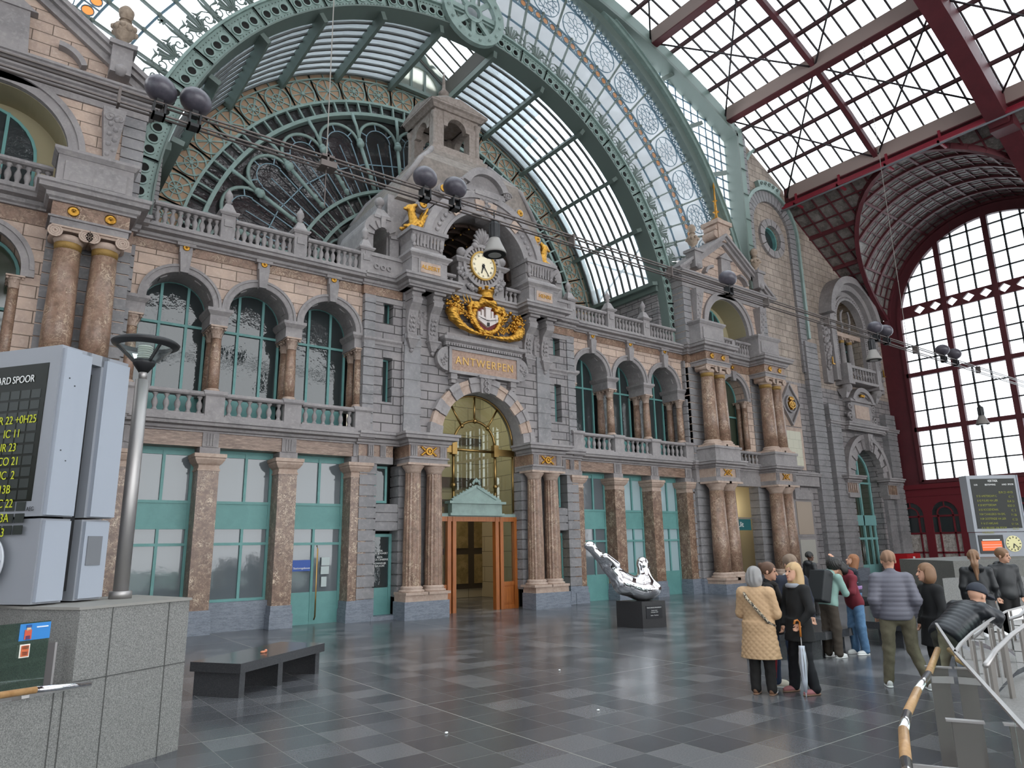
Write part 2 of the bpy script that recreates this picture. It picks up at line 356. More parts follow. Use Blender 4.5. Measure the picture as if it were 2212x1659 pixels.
# signed-distance modelling: blended solids turned into one continuous surface
def v3(a): return np.array(a, dtype=np.float32)
def sd_cap(P, a, b, r1, r2=None):
    a, b = v3(a), v3(b); r2 = r1 if r2 is None else r2; ab = b-a; L = float(ab@ab) or 1e-9
    t = np.clip(((P-a)@ab)/L, 0, 1); return np.linalg.norm(P-a-t[..., None]*ab, axis=-1)-(r1+(r2-r1)*t)
def sd_ell(P, c, r, R=None):
    q = P-v3(c)
    if R is not None: q = q@np.array(R, dtype=np.float32)
    r = v3(r); k0 = np.linalg.norm(q/r, axis=-1); k1 = np.linalg.norm(q/(r*r), axis=-1)+1e-9; return k0*(k0-1)/k1
def smin(a, b, k):
    h = np.clip(.5+.5*(b-a)/k, 0, 1); return b+(a-b)*h-k*h*(1-h)
def surf(fn, lo, hi, h):
    lo = np.array(lo, float); hi = np.array(hi, float); n = np.ceil((hi-lo)/h).astype(int)+1
    ax = [lo[i]+h*np.arange(n[i]) for i in range(3)]
    G = np.stack(np.meshgrid(*ax, indexing='ij'), -1).astype(np.float32); D = fn(G); ins = D < 0
    acc = np.zeros(tuple(n-1)+(3,)); cnt = np.zeros(tuple(n-1))
    for ax_ in range(3):
        sl0 = [slice(None)]*3; sl1 = [slice(None)]*3; sl0[ax_] = slice(0, -1); sl1[ax_] = slice(1, None)
        d0, d1 = D[tuple(sl0)], D[tuple(sl1)]; ch = (d0 < 0) != (d1 < 0); t = np.where(ch, d0/(d0-d1+1e-12), 0)
        pos = G[tuple(sl0)].astype(float).copy(); pos[..., ax_] += t*h
        o = [i for i in range(3) if i != ax_]
        for da in (0, 1):
            for db in (0, 1):
                # edge at node index n contributes to cell index n-da,n-db
                src = [slice(None)]*3; dst = [slice(None)]*3
                src[ax_] = slice(0, n[ax_]-1); dst[ax_] = slice(0, n[ax_]-1)
                for q, dd in ((o[0], da), (o[1], db)):
                    src[q] = slice(dd, n[q]-1+dd); dst[q] = slice(0, n[q]-1)
                c = ch[tuple(src)]; acc[tuple(dst)] += np.where(c[..., None], pos[tuple(src)], 0); cnt[tuple(dst)] += c
    act = cnt > 0; idx = -np.ones(act.shape, int); idx[act] = np.arange(act.sum()); V = acc[act]/cnt[act][:, None]; F = []
    for ax_ in range(3):
        o = [i for i in range(3) if i != ax_]; sl0 = [slice(1, -1)]*3; sl1 = [slice(1, -1)]*3; sl0[ax_] = slice(0, -1); sl1[ax_] = slice(1, None)
        a_, b_ = ins[tuple(sl0)], ins[tuple(sl1)]; e = np.argwhere(a_ != b_)
        if len(e) == 0: continue
        node = e.copy(); node[:, o[0]] += 1; node[:, o[1]] += 1; flip = a_[tuple(e.T)]
        def cell(da, db):
            c = node.copy(); c[:, o[0]] -= da; c[:, o[1]] -= db; return idx[tuple(c.T)]
        q = np.stack([cell(1, 1), cell(0, 1), cell(0, 0), cell(1, 0)], 1)
        if ax_ == 1: q = q[:, ::-1]
        q[~flip] = q[~flip][:, ::-1]; F.append(q)
    F = np.concatenate(F); return V, F
def sdmesh(fn, lo, hi, h):
    V, F = surf(fn, lo, hi, h); m = M(); m.add(V.tolist(), F.tolist(), True); return m
XC = 12.98
# ---------------------------------------------------------------- floor, terrace, outer shell
HOLE = [(5.2+0, 1.2), (6.9, 2.55), (8.0, 3.0), (9.3, 3.3), (11.3, 3.55), (13.4, 3.3), (15.2, 2.3), (16.2, .6), (16.0, -2), (6.0, -2)]
m = M(); loops = [[(-17.5, -34), (43, -34), (43, 26), (-17.5, 26)], HOLE]
m.poly(loops, 0, 0.0); m.v = [(x, z, 0 if i < len(m.v)//2 else -.25) for i, (x, y, z) in enumerate(m.v)]
struct('floor', m, FLOOR, 'dark grey stone slab floor of the concourse', 'floor')
m = M(); m.box(4, 18, -4, 5, -3.6, -3.4)
struct('floor', m, GRAN, 'lower landing seen through the round floor opening', 'floor')
m = M(); m.prismz(HOLE, -3.4, -.25); struct('trim_1', m, GRANB, 'granite lining of the stair opening', 'trim')
# ---------------------------------------------------------------- shared mouldings
def cprof(z0, z1, out, back=.3):
    h = z1-z0
    return [(-back, z0), (.03, z0), (.03, z0+.12*h), (out*.3, z0+.2*h), (out*.35, z0+.42*h), (out*.85, z0+.5*h), (out*.85, z0+.74*h), (out, z0+.8*h), (out, z1), (-back, z1)]
BAL = M().lathe(0, 0, [(.07, 0), (.07, .04), (.045, .07), (.05, .1), (.078, .19), (.07, .26), (.04, .32), (.032, .36), (.05, .385), (.045, .4), (.07, .41), (.07, .45)], 8).mesh('baluster', BLUE)
def balustrade(x0, x1, y, z0, n, label, group, zh=.45):
    cx = (x0+x1)/2; t = thing('balustrade', label, 'balustrade', (cx, y, z0), group=group)
    M().box(x0, x1, y-.13, y+.13, z0, z0+.05).build('base_rail', BLUE, t)
    M().mold([(x0, y), (x1, y)], [(-.13, z0+.05+zh), (.13, z0+.05+zh), (.17, z0+.09+zh), (.17, z0+.14+zh), (.13, z0+.17+zh), (-.13, z0+.17+zh)]).build('hand_rail', BLUE, t)
    for i in range(n):
        o = bpy.data.objects.new('baluster', BAL); COL.objects.link(o); o.parent = t; o.location = (x0+(x1-x0)*(i+.5)/n-cx, 0, .05); o.scale = (1, 1, zh/.45)
    return t
# round column: base, shaft, capital
def column(name, x, y, z0, z1, r, label, group, cap='cor', fl=0, mtc=None):
    t = thing(name, label, 'column', (x, y, z0), group=group); hb = r*.9; hc = r*2.3 if cap == 'cor' else r*1.1
    M().box(x-r*1.4, x+r*1.4, y-r*1.4, y+r*1.4, z0, z0+hb*.3).lathe(x, y, [(r*1.38, hb*.3), (r*1.4, hb*.5), (r*1.15, hb*.62), (r*1.25, hb*.8), (r*1.05, hb)], 20, z0).build('base', PINK, t)
    M().lathe(x, y, [(r, hb), (r*1.0, (z1-z0)*.35), (r*.86, z1-z0-hc)], 24 if not fl else 32, z0, fl).build('shaft', mtc or MARB, t)
    m = M(); rr = r*.86
    if cap == 'cor':
        m.lathe(x, y, [(rr*1.1, 0), (rr*.95, hc*.08), (rr*1.0, hc*.3), (rr*1.25, hc*.75), (rr*1.5, hc*.86)], 16, z1-hc)
        for tier, (zz, nn, out, hh) in enumerate(((.1, 8, 1.25, .38), (.38, 8, 1.55, .36))):
            for k in range(nn):
                a = 2*pi*(k+.5*tier)/nn; c, s_ = cos(a), sin(a); w = rr*.3
                p = []
                for q, (o_, u) in enumerate(((1.0, 0), (1.12, .5), (out, .9), (out+.22, .95), (out+.15, .78))):
                    for sgn in (-1, 1):
                        ww = w*(1-.16*q); p.append((x+c*rr*o_-s_*ww*sgn, y+s_*rr*o_+c*ww*sgn, z1-hc+hc*(zz+hh*u)))
                m.add(p, [(2*q, 2*q+1, 2*q+3, 2*q+2) for q in range(4)], True)
        for sx in (-1, 1):
            for sy in (-1, 1): m.ball((x+sx*rr*1.35, y+sy*rr*1.35, z1-hc*.25), rr*.28, 8)
        m.box(x-rr*1.65, x+rr*1.65, y-rr*1.65, y+rr*1.65, z1-hc*.13, z1)
        m.build('capital', PINK, t)
    elif cap == 'ion':
        m.lathe(x, y, [(rr*1.06, 0), (rr*1.2, hc*.3), (rr*1.05, hc*.5)], 20, z1-hc)
        for sx in (-1, 1):
            for k in range(3): m.arc(x+sx*rr*1.15, z1-hc*.42, rr*(.5-.17*k)-.02, rr*(.5-.17*k)+.02, 0, 360, y-rr*1.25, y-rr*1.1+.01*k, 14)
            k0 = len(m.v); m.lathe(x+sx*rr*1.15, 0, [(rr*.45, -rr*1.15), (rr*.34, 0), (rr*.45, rr*1.15)], 14); m.xf(lambda a, b, c: (a, y+c, z1-hc*.42+b), k0)
        m.box(x-rr*1.2, x+rr*1.2, y-rr*1.1, y+rr*1.1, z1-hc*.3, z1-hc*.1).box(x-rr*1.45, x+rr*1.45, y-rr*1.3, y+rr*1.3, z1-hc*.12, z1)
        m.build('capital', PINK, t)
        g = M().lathe(x, y, [(rr*1.02, 0), (rr*1.08, .12), (rr*1.02, .22)], 20, z1-hc-.16); g.build('gilded_collar', mat('dull_gilding', '#9a7a42', .5, .4, bump=(50, .8)), t)
    else:
        m.lathe(x, y, [(rr, 0), (rr*1.04, hc*.25), (rr*1.15, hc*.4), (rr*1.45, hc*.7), (rr*1.45, hc*.78)], 24, z1-hc).box(x-rr*1.55, x+rr*1.55, y-rr*1.55, y+rr*1.55, z1-hc*.22, z1); m.build('capital', PINK, t)
    return t
def rosette(x, y, z, r, label):
    t = thing('gilded_boss', label, 'ornament', (x, y, z), group='gilded round bosses on the facade')
    m = M(); k0 = 0; m.lathe(0, 0, [(r, 0), (r*1.05, .02), (r*.75, .04), (r*.6, .03), (r*.3, .035), (r*.28, .09), (.01, .11)], 18); m.xf(lambda a, b, c: (x+a, y-c, z+b)); m.build('boss', GOLD, t)
    return t
wn = [0]
def window_frame_arched(cx, w, z0, zs, y, mull, trans, label, glass=None, fm=None, base=0, sz=.07):
    wn[0] += 1; fm = fm or TEAL; t = thing('window_%d' % wn[0], label, 'window', (cx, y, z0), kind='structure')
    m = M(); m.poly([archhole(cx, w, z0, zs), archhole(cx, w-sz, z0+sz, zs)], y-.05, y+.05)
    for mx in mull:
        d = min(abs(mx), w-.01); m.box(cx+mx-sz/2, cx+mx+sz/2, y-.06, y+.05, z0, zs+sqrt(w*w-d*d))
    for tz in trans:
        hw = w if tz <= zs else sqrt(max(.01, w*w-(tz-zs)**2)); m.box(cx-hw, cx+hw, y-.065, y+.05, tz-sz/2, tz+sz/2)
    if base: m.box(cx-w, cx+w, y-.055, y+.05, z0, z0+base)
    m.build('window_frame', fm, t)
    M().poly([archhole(cx, w-.01, z0, zs)], y+.0, y+.02).build('pane', glass or DGLASS, t); return t
def window_rect(x0, x1, z0, z1, y, mull, trans, label, glass=None, solids=(), name=None, fm=None, sz=.07, cat='window'):
    if name is None: wn[0] += 1; name = 'window_%d' % wn[0]
    fm = fm or TEAL; t = thing(name, label, cat, ((x0+x1)/2, y, z0), kind='structure'); m = M()
    m.poly([[(x0, z0), (x1, z0), (x1, z1), (x0, z1)], [(x0+sz, z0+sz), (x1-sz, z0+sz), (x1-sz, z1-sz), (x0+sz, z1-sz)]], y-.05, y+.05)
    for mx, a, b in mull: m.box(mx-sz/2, mx+sz/2, y-.055, y+.05, a, b)
    for tz in trans: m.box(x0, x1, y-.06, y+.05, tz-sz/2, tz+sz/2)
    for a, b in solids: m.box(x0+.02, x1-.02, y-.035, y+.04, a, b)
    m.build('frame', fm, t); M().box(x0+.02, x1-.02, y, y+.02, z0+.02, z1-.02).build('pane', glass or DGLASS, t); return t

# ---------------------------------------------------------------- side bays of three arches
def bay(wx, px, side):
    L = side == 'left'; sgn = 1 if L else -1; word = 'left' if L else 'right'; lo, hi = min(px), max(px)
    order = ['outermost', 'second outermost', 'second innermost', 'innermost']
    # ground storey pilasters
    for i, x in enumerate(px):
        t = thing('pilaster', 'square brown marble pilaster, %s on the %s side of the entrance' % (order[i], word), 'pilaster', (x, 19.4, 0), group='ground floor marble pilasters')
        M().box(x-.31, x+.31, 19.1, 19.72, 0, .36).box(x-.285, x+.285, 19.13, 19.72, .36, .58).build('base', PLINTH, t)
        M().box(x-.255, x+.255, 19.16, 19.72, .58, 4.02).build('shaft', MARBD, t)
        M().mold([(x-.255, 19.75), (x-.255, 19.16), (x+.255, 19.16), (x+.255, 19.75)], [(-.2, 4.02), (.02, 4.02), (.02, 4.06), (0, 4.08), (0, 4.16), (.05, 4.2), (.11, 4.3), (.11, 4.34), (.14, 4.36), (.14, 4.45), (-.2, 4.45)]).build('capital', PINK, t)
        M().box(x-.25, x+.25, 19.18, 19.72, 4.45, 4.63).build('lintel_block', BLUE, t)
    struct('wall_back', M().box(lo-.3, hi+.3, 19.86, 20.0, 0, 5.0), DARK, 'dark rooms behind the %s ground floor windows' % word)
    # frieze with grooved blocks
    struct('trim_2', M().box(lo-.3, hi+.3, 19.22, 19.9, 4.63, 5.02), mat('streaked_marble', '#8d7363', .4, noise=[(3, '#6d5546', .4, .6, (.6, 1, 4)), (9, '#b9a08c', .5, .72, (.5, 1, 4))]), 'brown marble frieze over the %s ground floor windows' % word, 'trim')
    m = M()
    for x in px:
        m.box(x-.2, x+.2, 19.18, 19.25, 4.62, 5.02)
        for k in (-1, 0, 1): m.box(x+k*.07-.022, x+k*.07+.022, 19.155, 19.19, 4.66, 4.98)
    struct('trim_3', m, BLUE, 'grooved bluestone blocks in the %s frieze' % word, 'trim')
    struct('trim_4', M().mold([(lo-.35, 19.2), (hi+.35, 19.2)], cprof(5.0, 5.3, .34, .6)), BLUE, 'bluestone cornice below the %s balustrade' % word, 'trim')
    struct('trim_5', M().box(lo-.35, hi+.35, 19.0, 20.3, 5.28, 5.42), BLUE, 'bluestone kerb of the %s first floor balcony' % word, 'trim')
    for i, x in enumerate(px):
        struct('trim_6', M().box(x-.24, x+.24, 19.02, 19.34, 5.42, 5.97).mold([(x-.24, 19.34), (x-.24, 19.02), (x+.24, 19.02), (x+.24, 19.34)], [(-.1, 5.95), (.02, 5.95), (.05, 5.99), (.05, 6.05), (-.1, 6.08)]).box(x-.3, x+.3, 19.0, 20.15, 6.05, 6.09), BLUE, 'bluestone balustrade pedestal, %s on the %s side' % (order[i], word), 'pedestal')
    for i, x in enumerate(wx):
        a, b = x-.79, x+.79
        balustrade(a, b, 19.18, 5.42, 6, 'stone balustrade under the %s arched window on the %s side of the tower' % (['outer', 'middle', 'inner'][i], word), 'first floor balustrades', .46)
        struct('wall_back', M().box(x-1.06, x+1.06, 20.3, 20.5, 5.0, 9.9), DARK, 'dark room behind the %s %s arched window' % (['outer', 'middle', 'inner'][i], word))
        window_frame_arched(x, .88, 5.42, 8.42, 20.2, (-.32, .36) if L else (-.3, .3), (8.05, 6.2), '%s teal framed round-headed window %s of the clock tower' % (['outer', 'middle', 'inner'][i], word), base=.7)
    # cream spandrel wall with three arches
    def prof(r):
        p = [(lo-.35, 8.42)]
        for x in sorted(wx): p += [(x-r, 8.42)]+list(reversed(arcpts(x, 8.42, r, 0, 180, 18)))[1:]
        return p+[(hi+.35, 8.42), (hi+.35, 9.74), (lo-.35, 9.74)]
    struct('wall_back', M().poly([prof(.85)], 19.3, 20.25), CREAM, 'cream stone wall above the %s arches' % word)
    for i, x in enumerate(wx):
        n = ['outer', 'middle', 'inner'][i]
        m = M().arc(x, 8.42, .84, 1.0, 0, 180, 19.24, 19.34).arc(x, 8.42, .96, 1.03, 0, 180, 19.2, 19.34).arc(x, 8.42, .82, .86, 0, 180, 19.25, 20.14)
        for a in (25, 58, 122, 155):
            k0 = len(m.v); m.box(-.1, .1, 19.45, 19.75, -.02, .02); m.tilt(radians(a+90), 0, 0, k0).shift(x+.81*cos(radians(a)), 0, 8.42+.81*sin(radians(a)), k0)
        o = struct('trim_7', m, BLUE, 'moulded bluestone arch over the %s window %s of the clock tower' % (n, word), 'arch')
        struct('trim_8', M().frus(x, 19.22, 9.2, 9.74, .1, .12, .15, .16).box(x-.16, x+.16, 19.13, 19.35, 9.74, 10.02).box(x-.23, x+.23, 19.08, 19.35, 9.93, 10.02), BLUE, 'keystone of the %s arch on the %s' % (n, word), 'keystone')
        rosette(x, 19.13, 9.9, .085, 'small gilded boss above the %s arched window %s of the clock' % (n, word))
    for i, x in enumerate(px):
        struct('trim_9', M().box(x-.24, x+.24, 19.28, 20.2, 7.94, 8.3).mold([(x-.24, 20.2), (x-.24, 19.28), (x+.24, 19.28), (x+.24, 20.2)], [(-.2, 8.24), (.01, 8.24), (.09, 8.34), (.09, 8.42), (-.2, 8.43)]), BLUE, 'impost block over the %s coupled columns on the %s' % (order[i], word), 'impost')
        for q, yy in enumerate((19.44, 19.98)):
            column('marble_column', x, yy, 6.08, 7.95, .15, 'small marble column, %s one of the %s pair on the %s' % (['front', 'rear'][q], order[i], word), 'small columns between the first floor windows')
    struct('trim_10', M().box(lo-.35, hi+.35, 19.26, 20.2, 9.74, 10.02), MARB, 'brown marble upper frieze on the %s' % word, 'trim')
    struct('trim_11', M().mold([(lo-.35, 19.22), (hi+.35, 19.22)], cprof(9.98, 10.3, .36, .6)), BLUE, 'upper bluestone cornice on the %s' % word, 'trim')
    struct('trim_12', M().box(lo-.35, hi+.35, 19.1, 24.2, 10.26, 10.42), BLUE, 'stone terrace edge above the %s arches' % word, 'trim')
    for i, x in enumerate(px[1:]):
        t = thing('finial_pedestal', 'stone pedestal with bud finial on the roof balustrade, %s on the %s' % (order[i+1], word), 'pedestal', (x, 19.3, 10.42), group='pedestals on the roof balustrade')
        M().box(x-.19, x+.19, 19.12, 19.48, 10.42, 11.12).box(x-.11, x+.11, 19.09, 19.13, 10.78, 10.98).build('shaft', BLUE, t)
        M().mold([(x-.19, 19.48), (x-.19, 19.12), (x+.19, 19.12), (x+.19, 19.48)], [(-.15, 11.12), (.03, 11.12), (.08, 11.18), (.08, 11.22), (-.15, 11.24)]).frus(x, 19.3, 11.22, 11.5, .2, .2, .09, .09).build('cap', BLUE, t)
        M().lathe(x, 19.3, [(.1, 0), (.05, .08), (.11, .12), (.06, .16), (.12, .26), (.1, .36), (.03, .48), (.005, .55)], 12, 11.48).build('finial', BLUE, t)
    for i, x in enumerate(wx):
        balustrade(x-.84, x+.84, 19.3, 10.42, 9, 'roof balustrade above the %s arched window %s of the clock tower' % (['outer', 'middle', 'inner'][i], word), 'roof balustrades', .48)
wl = [3.55, 5.61, 7.69]; pl = [2.5, 4.56, 6.62, 8.72]
mir = lambda x: 2*XC-x
bay(wl, pl, 'left'); bay([mir(x) for x in wl], [mir(x) for x in pl], 'right')
# ground floor glazing
for i in range(3):
    a, b = pl[i]+.255, pl[i+1]-.255; c = (a+b)/2+.06
    if i < 2:
        struct('wall_back', M().box(a, b, 19.5, 19.8, 0, .72), PLINTH, 'blue grey sill wall under the %s ground floor window on the left' % ORD[i])
        window_rect(a, b, .72, 4.63, 19.75, [(c, .72, 2.6), (c, 3.25, 4.6)], (2.18, 2.6, 3.25), '%s from the left teal framed ground floor window left of the entrance' % ORD[i], GGLASS, [(2.6, 3.22), (4.45, 4.6)])
    else:
        t = window_rect(a, b, 0, 4.63, 19.75, [(c-.1, 0, 2.6), (c, 3.25, 4.6), (a+.1, 0, 2.15)], (2.16, 2.6, 3.25), 'teal double door with brass pull and blue notice', GGLASS, [(2.6, 3.22), (4.45, 4.6), (0, .85)], name='door_1', cat='door')
        M().tube([(c-.02, 19.62, .12), (c-.02, 19.55, .2), (c-.02, 19.55, 2.02), (c-.02, 19.62, 2.1)], .02, 8).build('pull_bar', BRASS, t)
        bs = M().box(a+.05, c-.16, 19.68, 19.7, 1.42, 1.72).build('notice_panel', mat('notice_blue', '#14489c', .4), t, 'blue notice with white lettering')
        text(t, 'lettering', 'Stationsgebouw', ((a+c)/2+.02, 19.675, 1.5), .075, mat('white_paint', '#e9e9e6', .5))
        M().box(a+.05, a+.17, 19.68, 19.7, 1.26, 1.38).build('red_sticker', mat('sign_red', '#c01f2b', .4), t)
        M().box(c+.16, c+.4, 19.68, 19.69, 1.56, 1.78).box(c+.15, c+.39, 19.68, 19.69, 1.32, 1.53).box(c+.17, c+.33, 19.68, 19.69, .98, 1.25).build('paper_notice', mat('paper', '#b9c4c2', .7), t)
for i in range(3):
    b, a = mir(pl[i])-.255, mir(pl[i+1])+.255; c = (a+b)/2+.18
    window_rect(a, b, 0, 4.63, 19.75, [(c, .9, 2.6), (c, 3.25, 4.6)], (2.12, 2.6, 3.25), '%s from the right teal glazed door right of the entrance' % ORD[i], WGLASS if i < 2 else GGLASS, [(2.6, 3.22), (4.45, 4.6), (0, .92)], name='door_%d' % (2+i), cat='door')
    M().box(a, b, 19.83, 19.85, 3.3, 4.5)

# ---------------------------------------------------------------- rusticated blocks
def courses(m, x0, x1, y0, y1, z0, z1, h=.31, e=.045, gap=.036):
    m.box(x0+e, x1-e, y0+e, y1, z0, z1); n = max(1, round((z1-z0)/h)); hh = (z1-z0)/n
    for i in range(n): m.box(x0, x1, y0, y1-.01, z0+i*hh+gap/2, z0+(i+1)*hh-gap/2)
    return m
for s_, w_ in ((-1, 'left'), (1, 'right')):
    a_, b_ = sorted((XC+s_*10.62, XC+s_*11.05)); m = M()
    for z0, z1 in ((0, 4.62), (5.4, 8.0), (8.42, 9.7)): courses(m, a_, b_, 19.14, 20.4, z0, z1)
    struct('wall_back', m, RUST, 'banded stone strip between the %s arches and the tower' % w_)
    struct('wall_back', M().box(*sorted((XC+s_*10.0, XC+s_*11.2)), 20.42, 20.55, 0, 10), DARK, 'added dark backing against a light gap beside the %s tower' % w_)  # added slab, keeps outside light from leaking through the gap
# ---------------------------------------------------------------- centre block with the entrance arch, sign and clock
def centre():
    AX = 4.26   # half width
    for s, word in ((-1, 'left'), (1, 'right')):
        def X(a, b): a, b = XC+s*a, XC+s*b; return (min(a, b), max(a, b))
        # outer strip with narrow windows; holes left open
        x0, x1 = X(AX, 3.25); wxa, wxb = (XC+s*3.64, XC+s*3.2)
        w0, w1 = X(3.72, 3.2)
        m = M(); courses(m, x0, w0 if s < 0 else w1, 19.13, 19.8, .6, 4.45) if s < 0 else courses(m, w1, x1, 19.13, 19.8, .6, 4.45)
        oz = [(0.1, 2.45), (3.3, 4.42)]
        a, b = (w0, XC-2.95) if s < 0 else (XC+2.95, w1)
        m2 = M(); courses(m2, a, b, 19.15, 19.8, 2.5, 3.28)
        o = struct('wall_back', m, RUST, 'banded bluestone pier at the outer %s side of the entrance' % word); struct('wall_back', m2, RUST, 'banded bluestone over the %s side door' % word)
        struct('baseboard_back', M().box(*( (x0-.0, w0) if s < 0 else (w1, x1) ), 19.125, 19.8, 0, .6), PLINTH, 'blue grey plinth at the outer %s side of the entrance' % word)
        # side door with glass
        da, db = X(3.76, 3.0)
        t = window_rect(da, db, .12, 2.42, 19.55, [], (), 'teal side door with a tall glass %s of the fluted columns' % word, mat('amber_hall_glass', '#b39a63', .15, ior=1.5) if s > 0 else DGLASS, [(.1, .88)], name='door_%d' % (8 if s < 0 else 9), cat='door', sz=.09)
        if s < 0:
            for k, ln in enumerate(['ZAAL', 'VAN BOGAERT', 'ZAAL', 'DE LA CENSERIE', 'KONINKLIJK', 'BALKON']): text(t, 'lettering', ln, ((da+db)/2, 19.49, 1.93-.075*k-(.03 if k > 1 else 0)-(.03 if k > 3 else 0)), .075, MT['white_paint'])
        else: text(t, 'lettering', 'ZAAL ASTRID', ((da+db)/2, 19.49, 1.62), .06, MT['white_paint'])
        struct('floor', M().box(da-.05, db+.05, 19.1, 19.75, 0, .12), PLINTH, 'stone step of the %s side door' % word, 'step')
        window_rect(*X(3.66, 3.22), 3.32, 4.42, 19.5, [], (), 'narrow teal window over the %s side door' % word)
        struct('wall_back', M().box(XC-AX if s < 0 else XC+2, XC-2 if s < 0 else XC+AX, 19.8, 20.0, 0, 10), DARK, 'wall core %s of the entrance' % word)
        # upper flat ashlar wall with slit windows
        xx0, xx1 = X(AX, 2.9); s0, s1 = X(3.6, 3.28)
        struct('wall_back', M().wall(xx0, xx1, 5.3, 9.72, 19.15, 19.8, [[(s0, 6.35), (s1, 6.35), (s1, 7.75), (s0, 7.75)], [(s0, 8.85), (s1, 8.85), (s1, 9.6), (s0, 9.6)]]), ASH, 'bluestone wall with slit windows %s of the sign' % word)
        window_rect(s0, s1, 6.35, 7.75, 19.5, [], (), 'tall slit window %s of the station name' % word, sz=.05); window_rect(s0, s1, 8.85, 9.6, 19.5, [], (), 'short slit window high up %s of the crest' % word, sz=.05)
        bx0, bx1 = X(AX+.02, 2.9); struct('trim_25', M().mold([(bx0, 19.14), (bx1, 19.14)], [(-.1, 8.12), (.02, 8.12), (.03, 8.2), (.08, 8.26), (.08, 8.32), (-.1, 8.34)]).mold([(bx0, 19.14), (bx1, 19.14)], [(-.1, 9.5), (.03, 9.5), (.05, 9.66), (-.1, 9.68)]), BLUE, 'string course %s of the station name' % word, 'trim')
        m = M(); courses(m, *X(AX+.01, AX-.35), 19.1, 19.3, 5.35, 9.7, .29)
        struct('wall_back', m, RUST, 'corner bands of the %s side of the centre block' % word)
        m = M(); courses(m, *X(2.95, 2.35), 18.98, 19.3, 5.35, 8.6, .58, .02, .29)
        struct('wall_back', m, RUST, 'quoins %s of the entrance arch' % word)
        # wall behind the columns
        ja, jb = X(3.0, 1.64)
        m = M(); courses(m, ja, jb, 19.12, 19.7, .6, 4.45, .31); struct('wall_back', m, RUST, 'banded bluestone behind the %s fluted columns' % word)
        m = M().box(ja+(.0), jb, 18.82, 19.12, 0, 0.02)
        t0 = thing('column_plinth', 'stone plinth under the pair of fluted columns %s of the entrance' % word, 'plinth', (XC+s*2.32, 18.78, 0))
        pa, pb = X(3.1, 1.62)
        M().box(pa, pb, 18.43, 19.15, 0, .5).build('lower_block', PLINTH, t0); M().box(pa+.04, pb-.04, 18.47, 19.15, .5, .68).build('upper_slab', PINK, t0)
        for k, q in enumerate((2.69, 1.96)):
            column('fluted_column', XC+s*q, 18.8, .68, 4.47, .27, 'fluted brown marble column, %s one of the pair %s of the entrance' % (['outer', 'inner'][k], word), 'fluted columns flanking the entrance', 'dor', .07)
        # entablature block over the pair
        ea, eb = X(2.98, 1.66)
        struct('trim_13', M().box(ea, eb, 18.5, 19.5, 4.47, 4.65).mold([(ea, 19.4), (ea, 18.47), (eb, 18.47), (eb, 19.4)], [(-.1, 4.6), (.03, 4.6), (.03, 4.65), (-.1, 4.65)]), BLUE, 'architrave over the %s fluted columns' % word, 'trim')
        struct('trim_14', M().box(ea, eb, 18.52, 19.5, 4.65, 5.02), MARB, 'marble frieze over the %s fluted columns' % word, 'trim')
        m = M()
        for q in (2.83, 1.82):
            cx = XC+s*q; m.box(cx-.11, cx+.11, 18.49, 18.53, 4.65, 5.02)
            for k in (-1, 0, 1): m.box(cx+k*.065-.02, cx+k*.065+.02, 18.465, 18.5, 4.68, 4.98)
        for q in (3.55, 3.95):
            cx = XC+s*q; m.box(cx-.09, cx+.09, 19.08, 19.2, 4.65, 5.02)
            for k in (-1, 0, 1): m.box(cx+k*.055-.017, cx+k*.055+.017, 19.05, 19.1, 4.68, 4.98)
        struct('trim_15', m, BLUE, 'grooved blocks %s of the entrance arch' % word, 'trim')
        struct('trim_16', M().box(*X(AX+.05, 3.2), 19.12, 19.6, 4.45, 4.66), BLUE, 'architrave at the outer %s side' % word, 'trim'); struct('trim_17', M().box(*X(AX+.05, 3.2), 19.14, 19.6, 4.65, 5.02), MARB, 'marble frieze at the outer %s side' % word, 'trim')
        o = wheel_orn(XC+s*2.32, 18.5, 4.83, word, 'over the %s pair of fluted columns' % word)
        p = [(XC-AX-.15, 19.1), (XC-2.98, 19.1), (XC-2.98, 18.5), (XC-1.66, 18.5), (XC-1.66, 19.3)]
        if s > 0: p = [(mir(x), y) for x, y in reversed(p)]
        struct('trim_18', M().mold(p, cprof(5.0, 5.36, .3, .5)).box(ea, eb, 18.6, 19.4, 5.0, 5.34), BLUE, 'stepped cornice %s of the entrance arch' % word, 'trim')
        # upper marble frieze and cornice, console brackets, inscribed pedestal
        struct('trim_19', M().box(*X(AX+.05, 1.9), 19.13, 19.8, 9.7, 10.0), MARB, 'upper marble frieze %s of the crest' % word, 'trim')
        p = [(XC-AX-.1, 19.12), (XC-3.1, 19.12), (XC-3.1, 18.42), (XC-1.6, 18.42), (XC-1.6, 19.0), (XC, 19.0)]
        if s > 0: p = [(mir(x), y) for x, y in reversed(p)]
        struct('trim_20', M().mold(p, cprof(9.98, 10.34, .3, .6)).box(*X(3.1, 1.6), 18.6, 20.0, 9.98, 10.34), BLUE, 'upper cornice breaking forward %s of the clock' % word, 'trim')
        for k, q in enumerate((2.72, 1.95)):
            x = XC+s*q; t = thing('console_bracket', 'tall carved scroll bracket, %s one of the pair %s of the gilded crest' % (['outer', 'inner'][k], word), 'bracket', (x, 18.8, 8.2), group='scroll brackets beside the crest')
            prof = [(19.12, 8.35), (18.93, 8.42), (18.9, 8.6), (18.95, 8.7), (18.93, 9.0), (18.82, 9.35), (18.62, 9.55), (18.58, 9.72), (18.66, 9.82), (18.6, 9.98), (19.12, 9.98)]
            mm = M(); n = len(prof); v = [(x-.17, y, z) for y, z in prof]+[(x+.17, y, z) for y, z in prof]
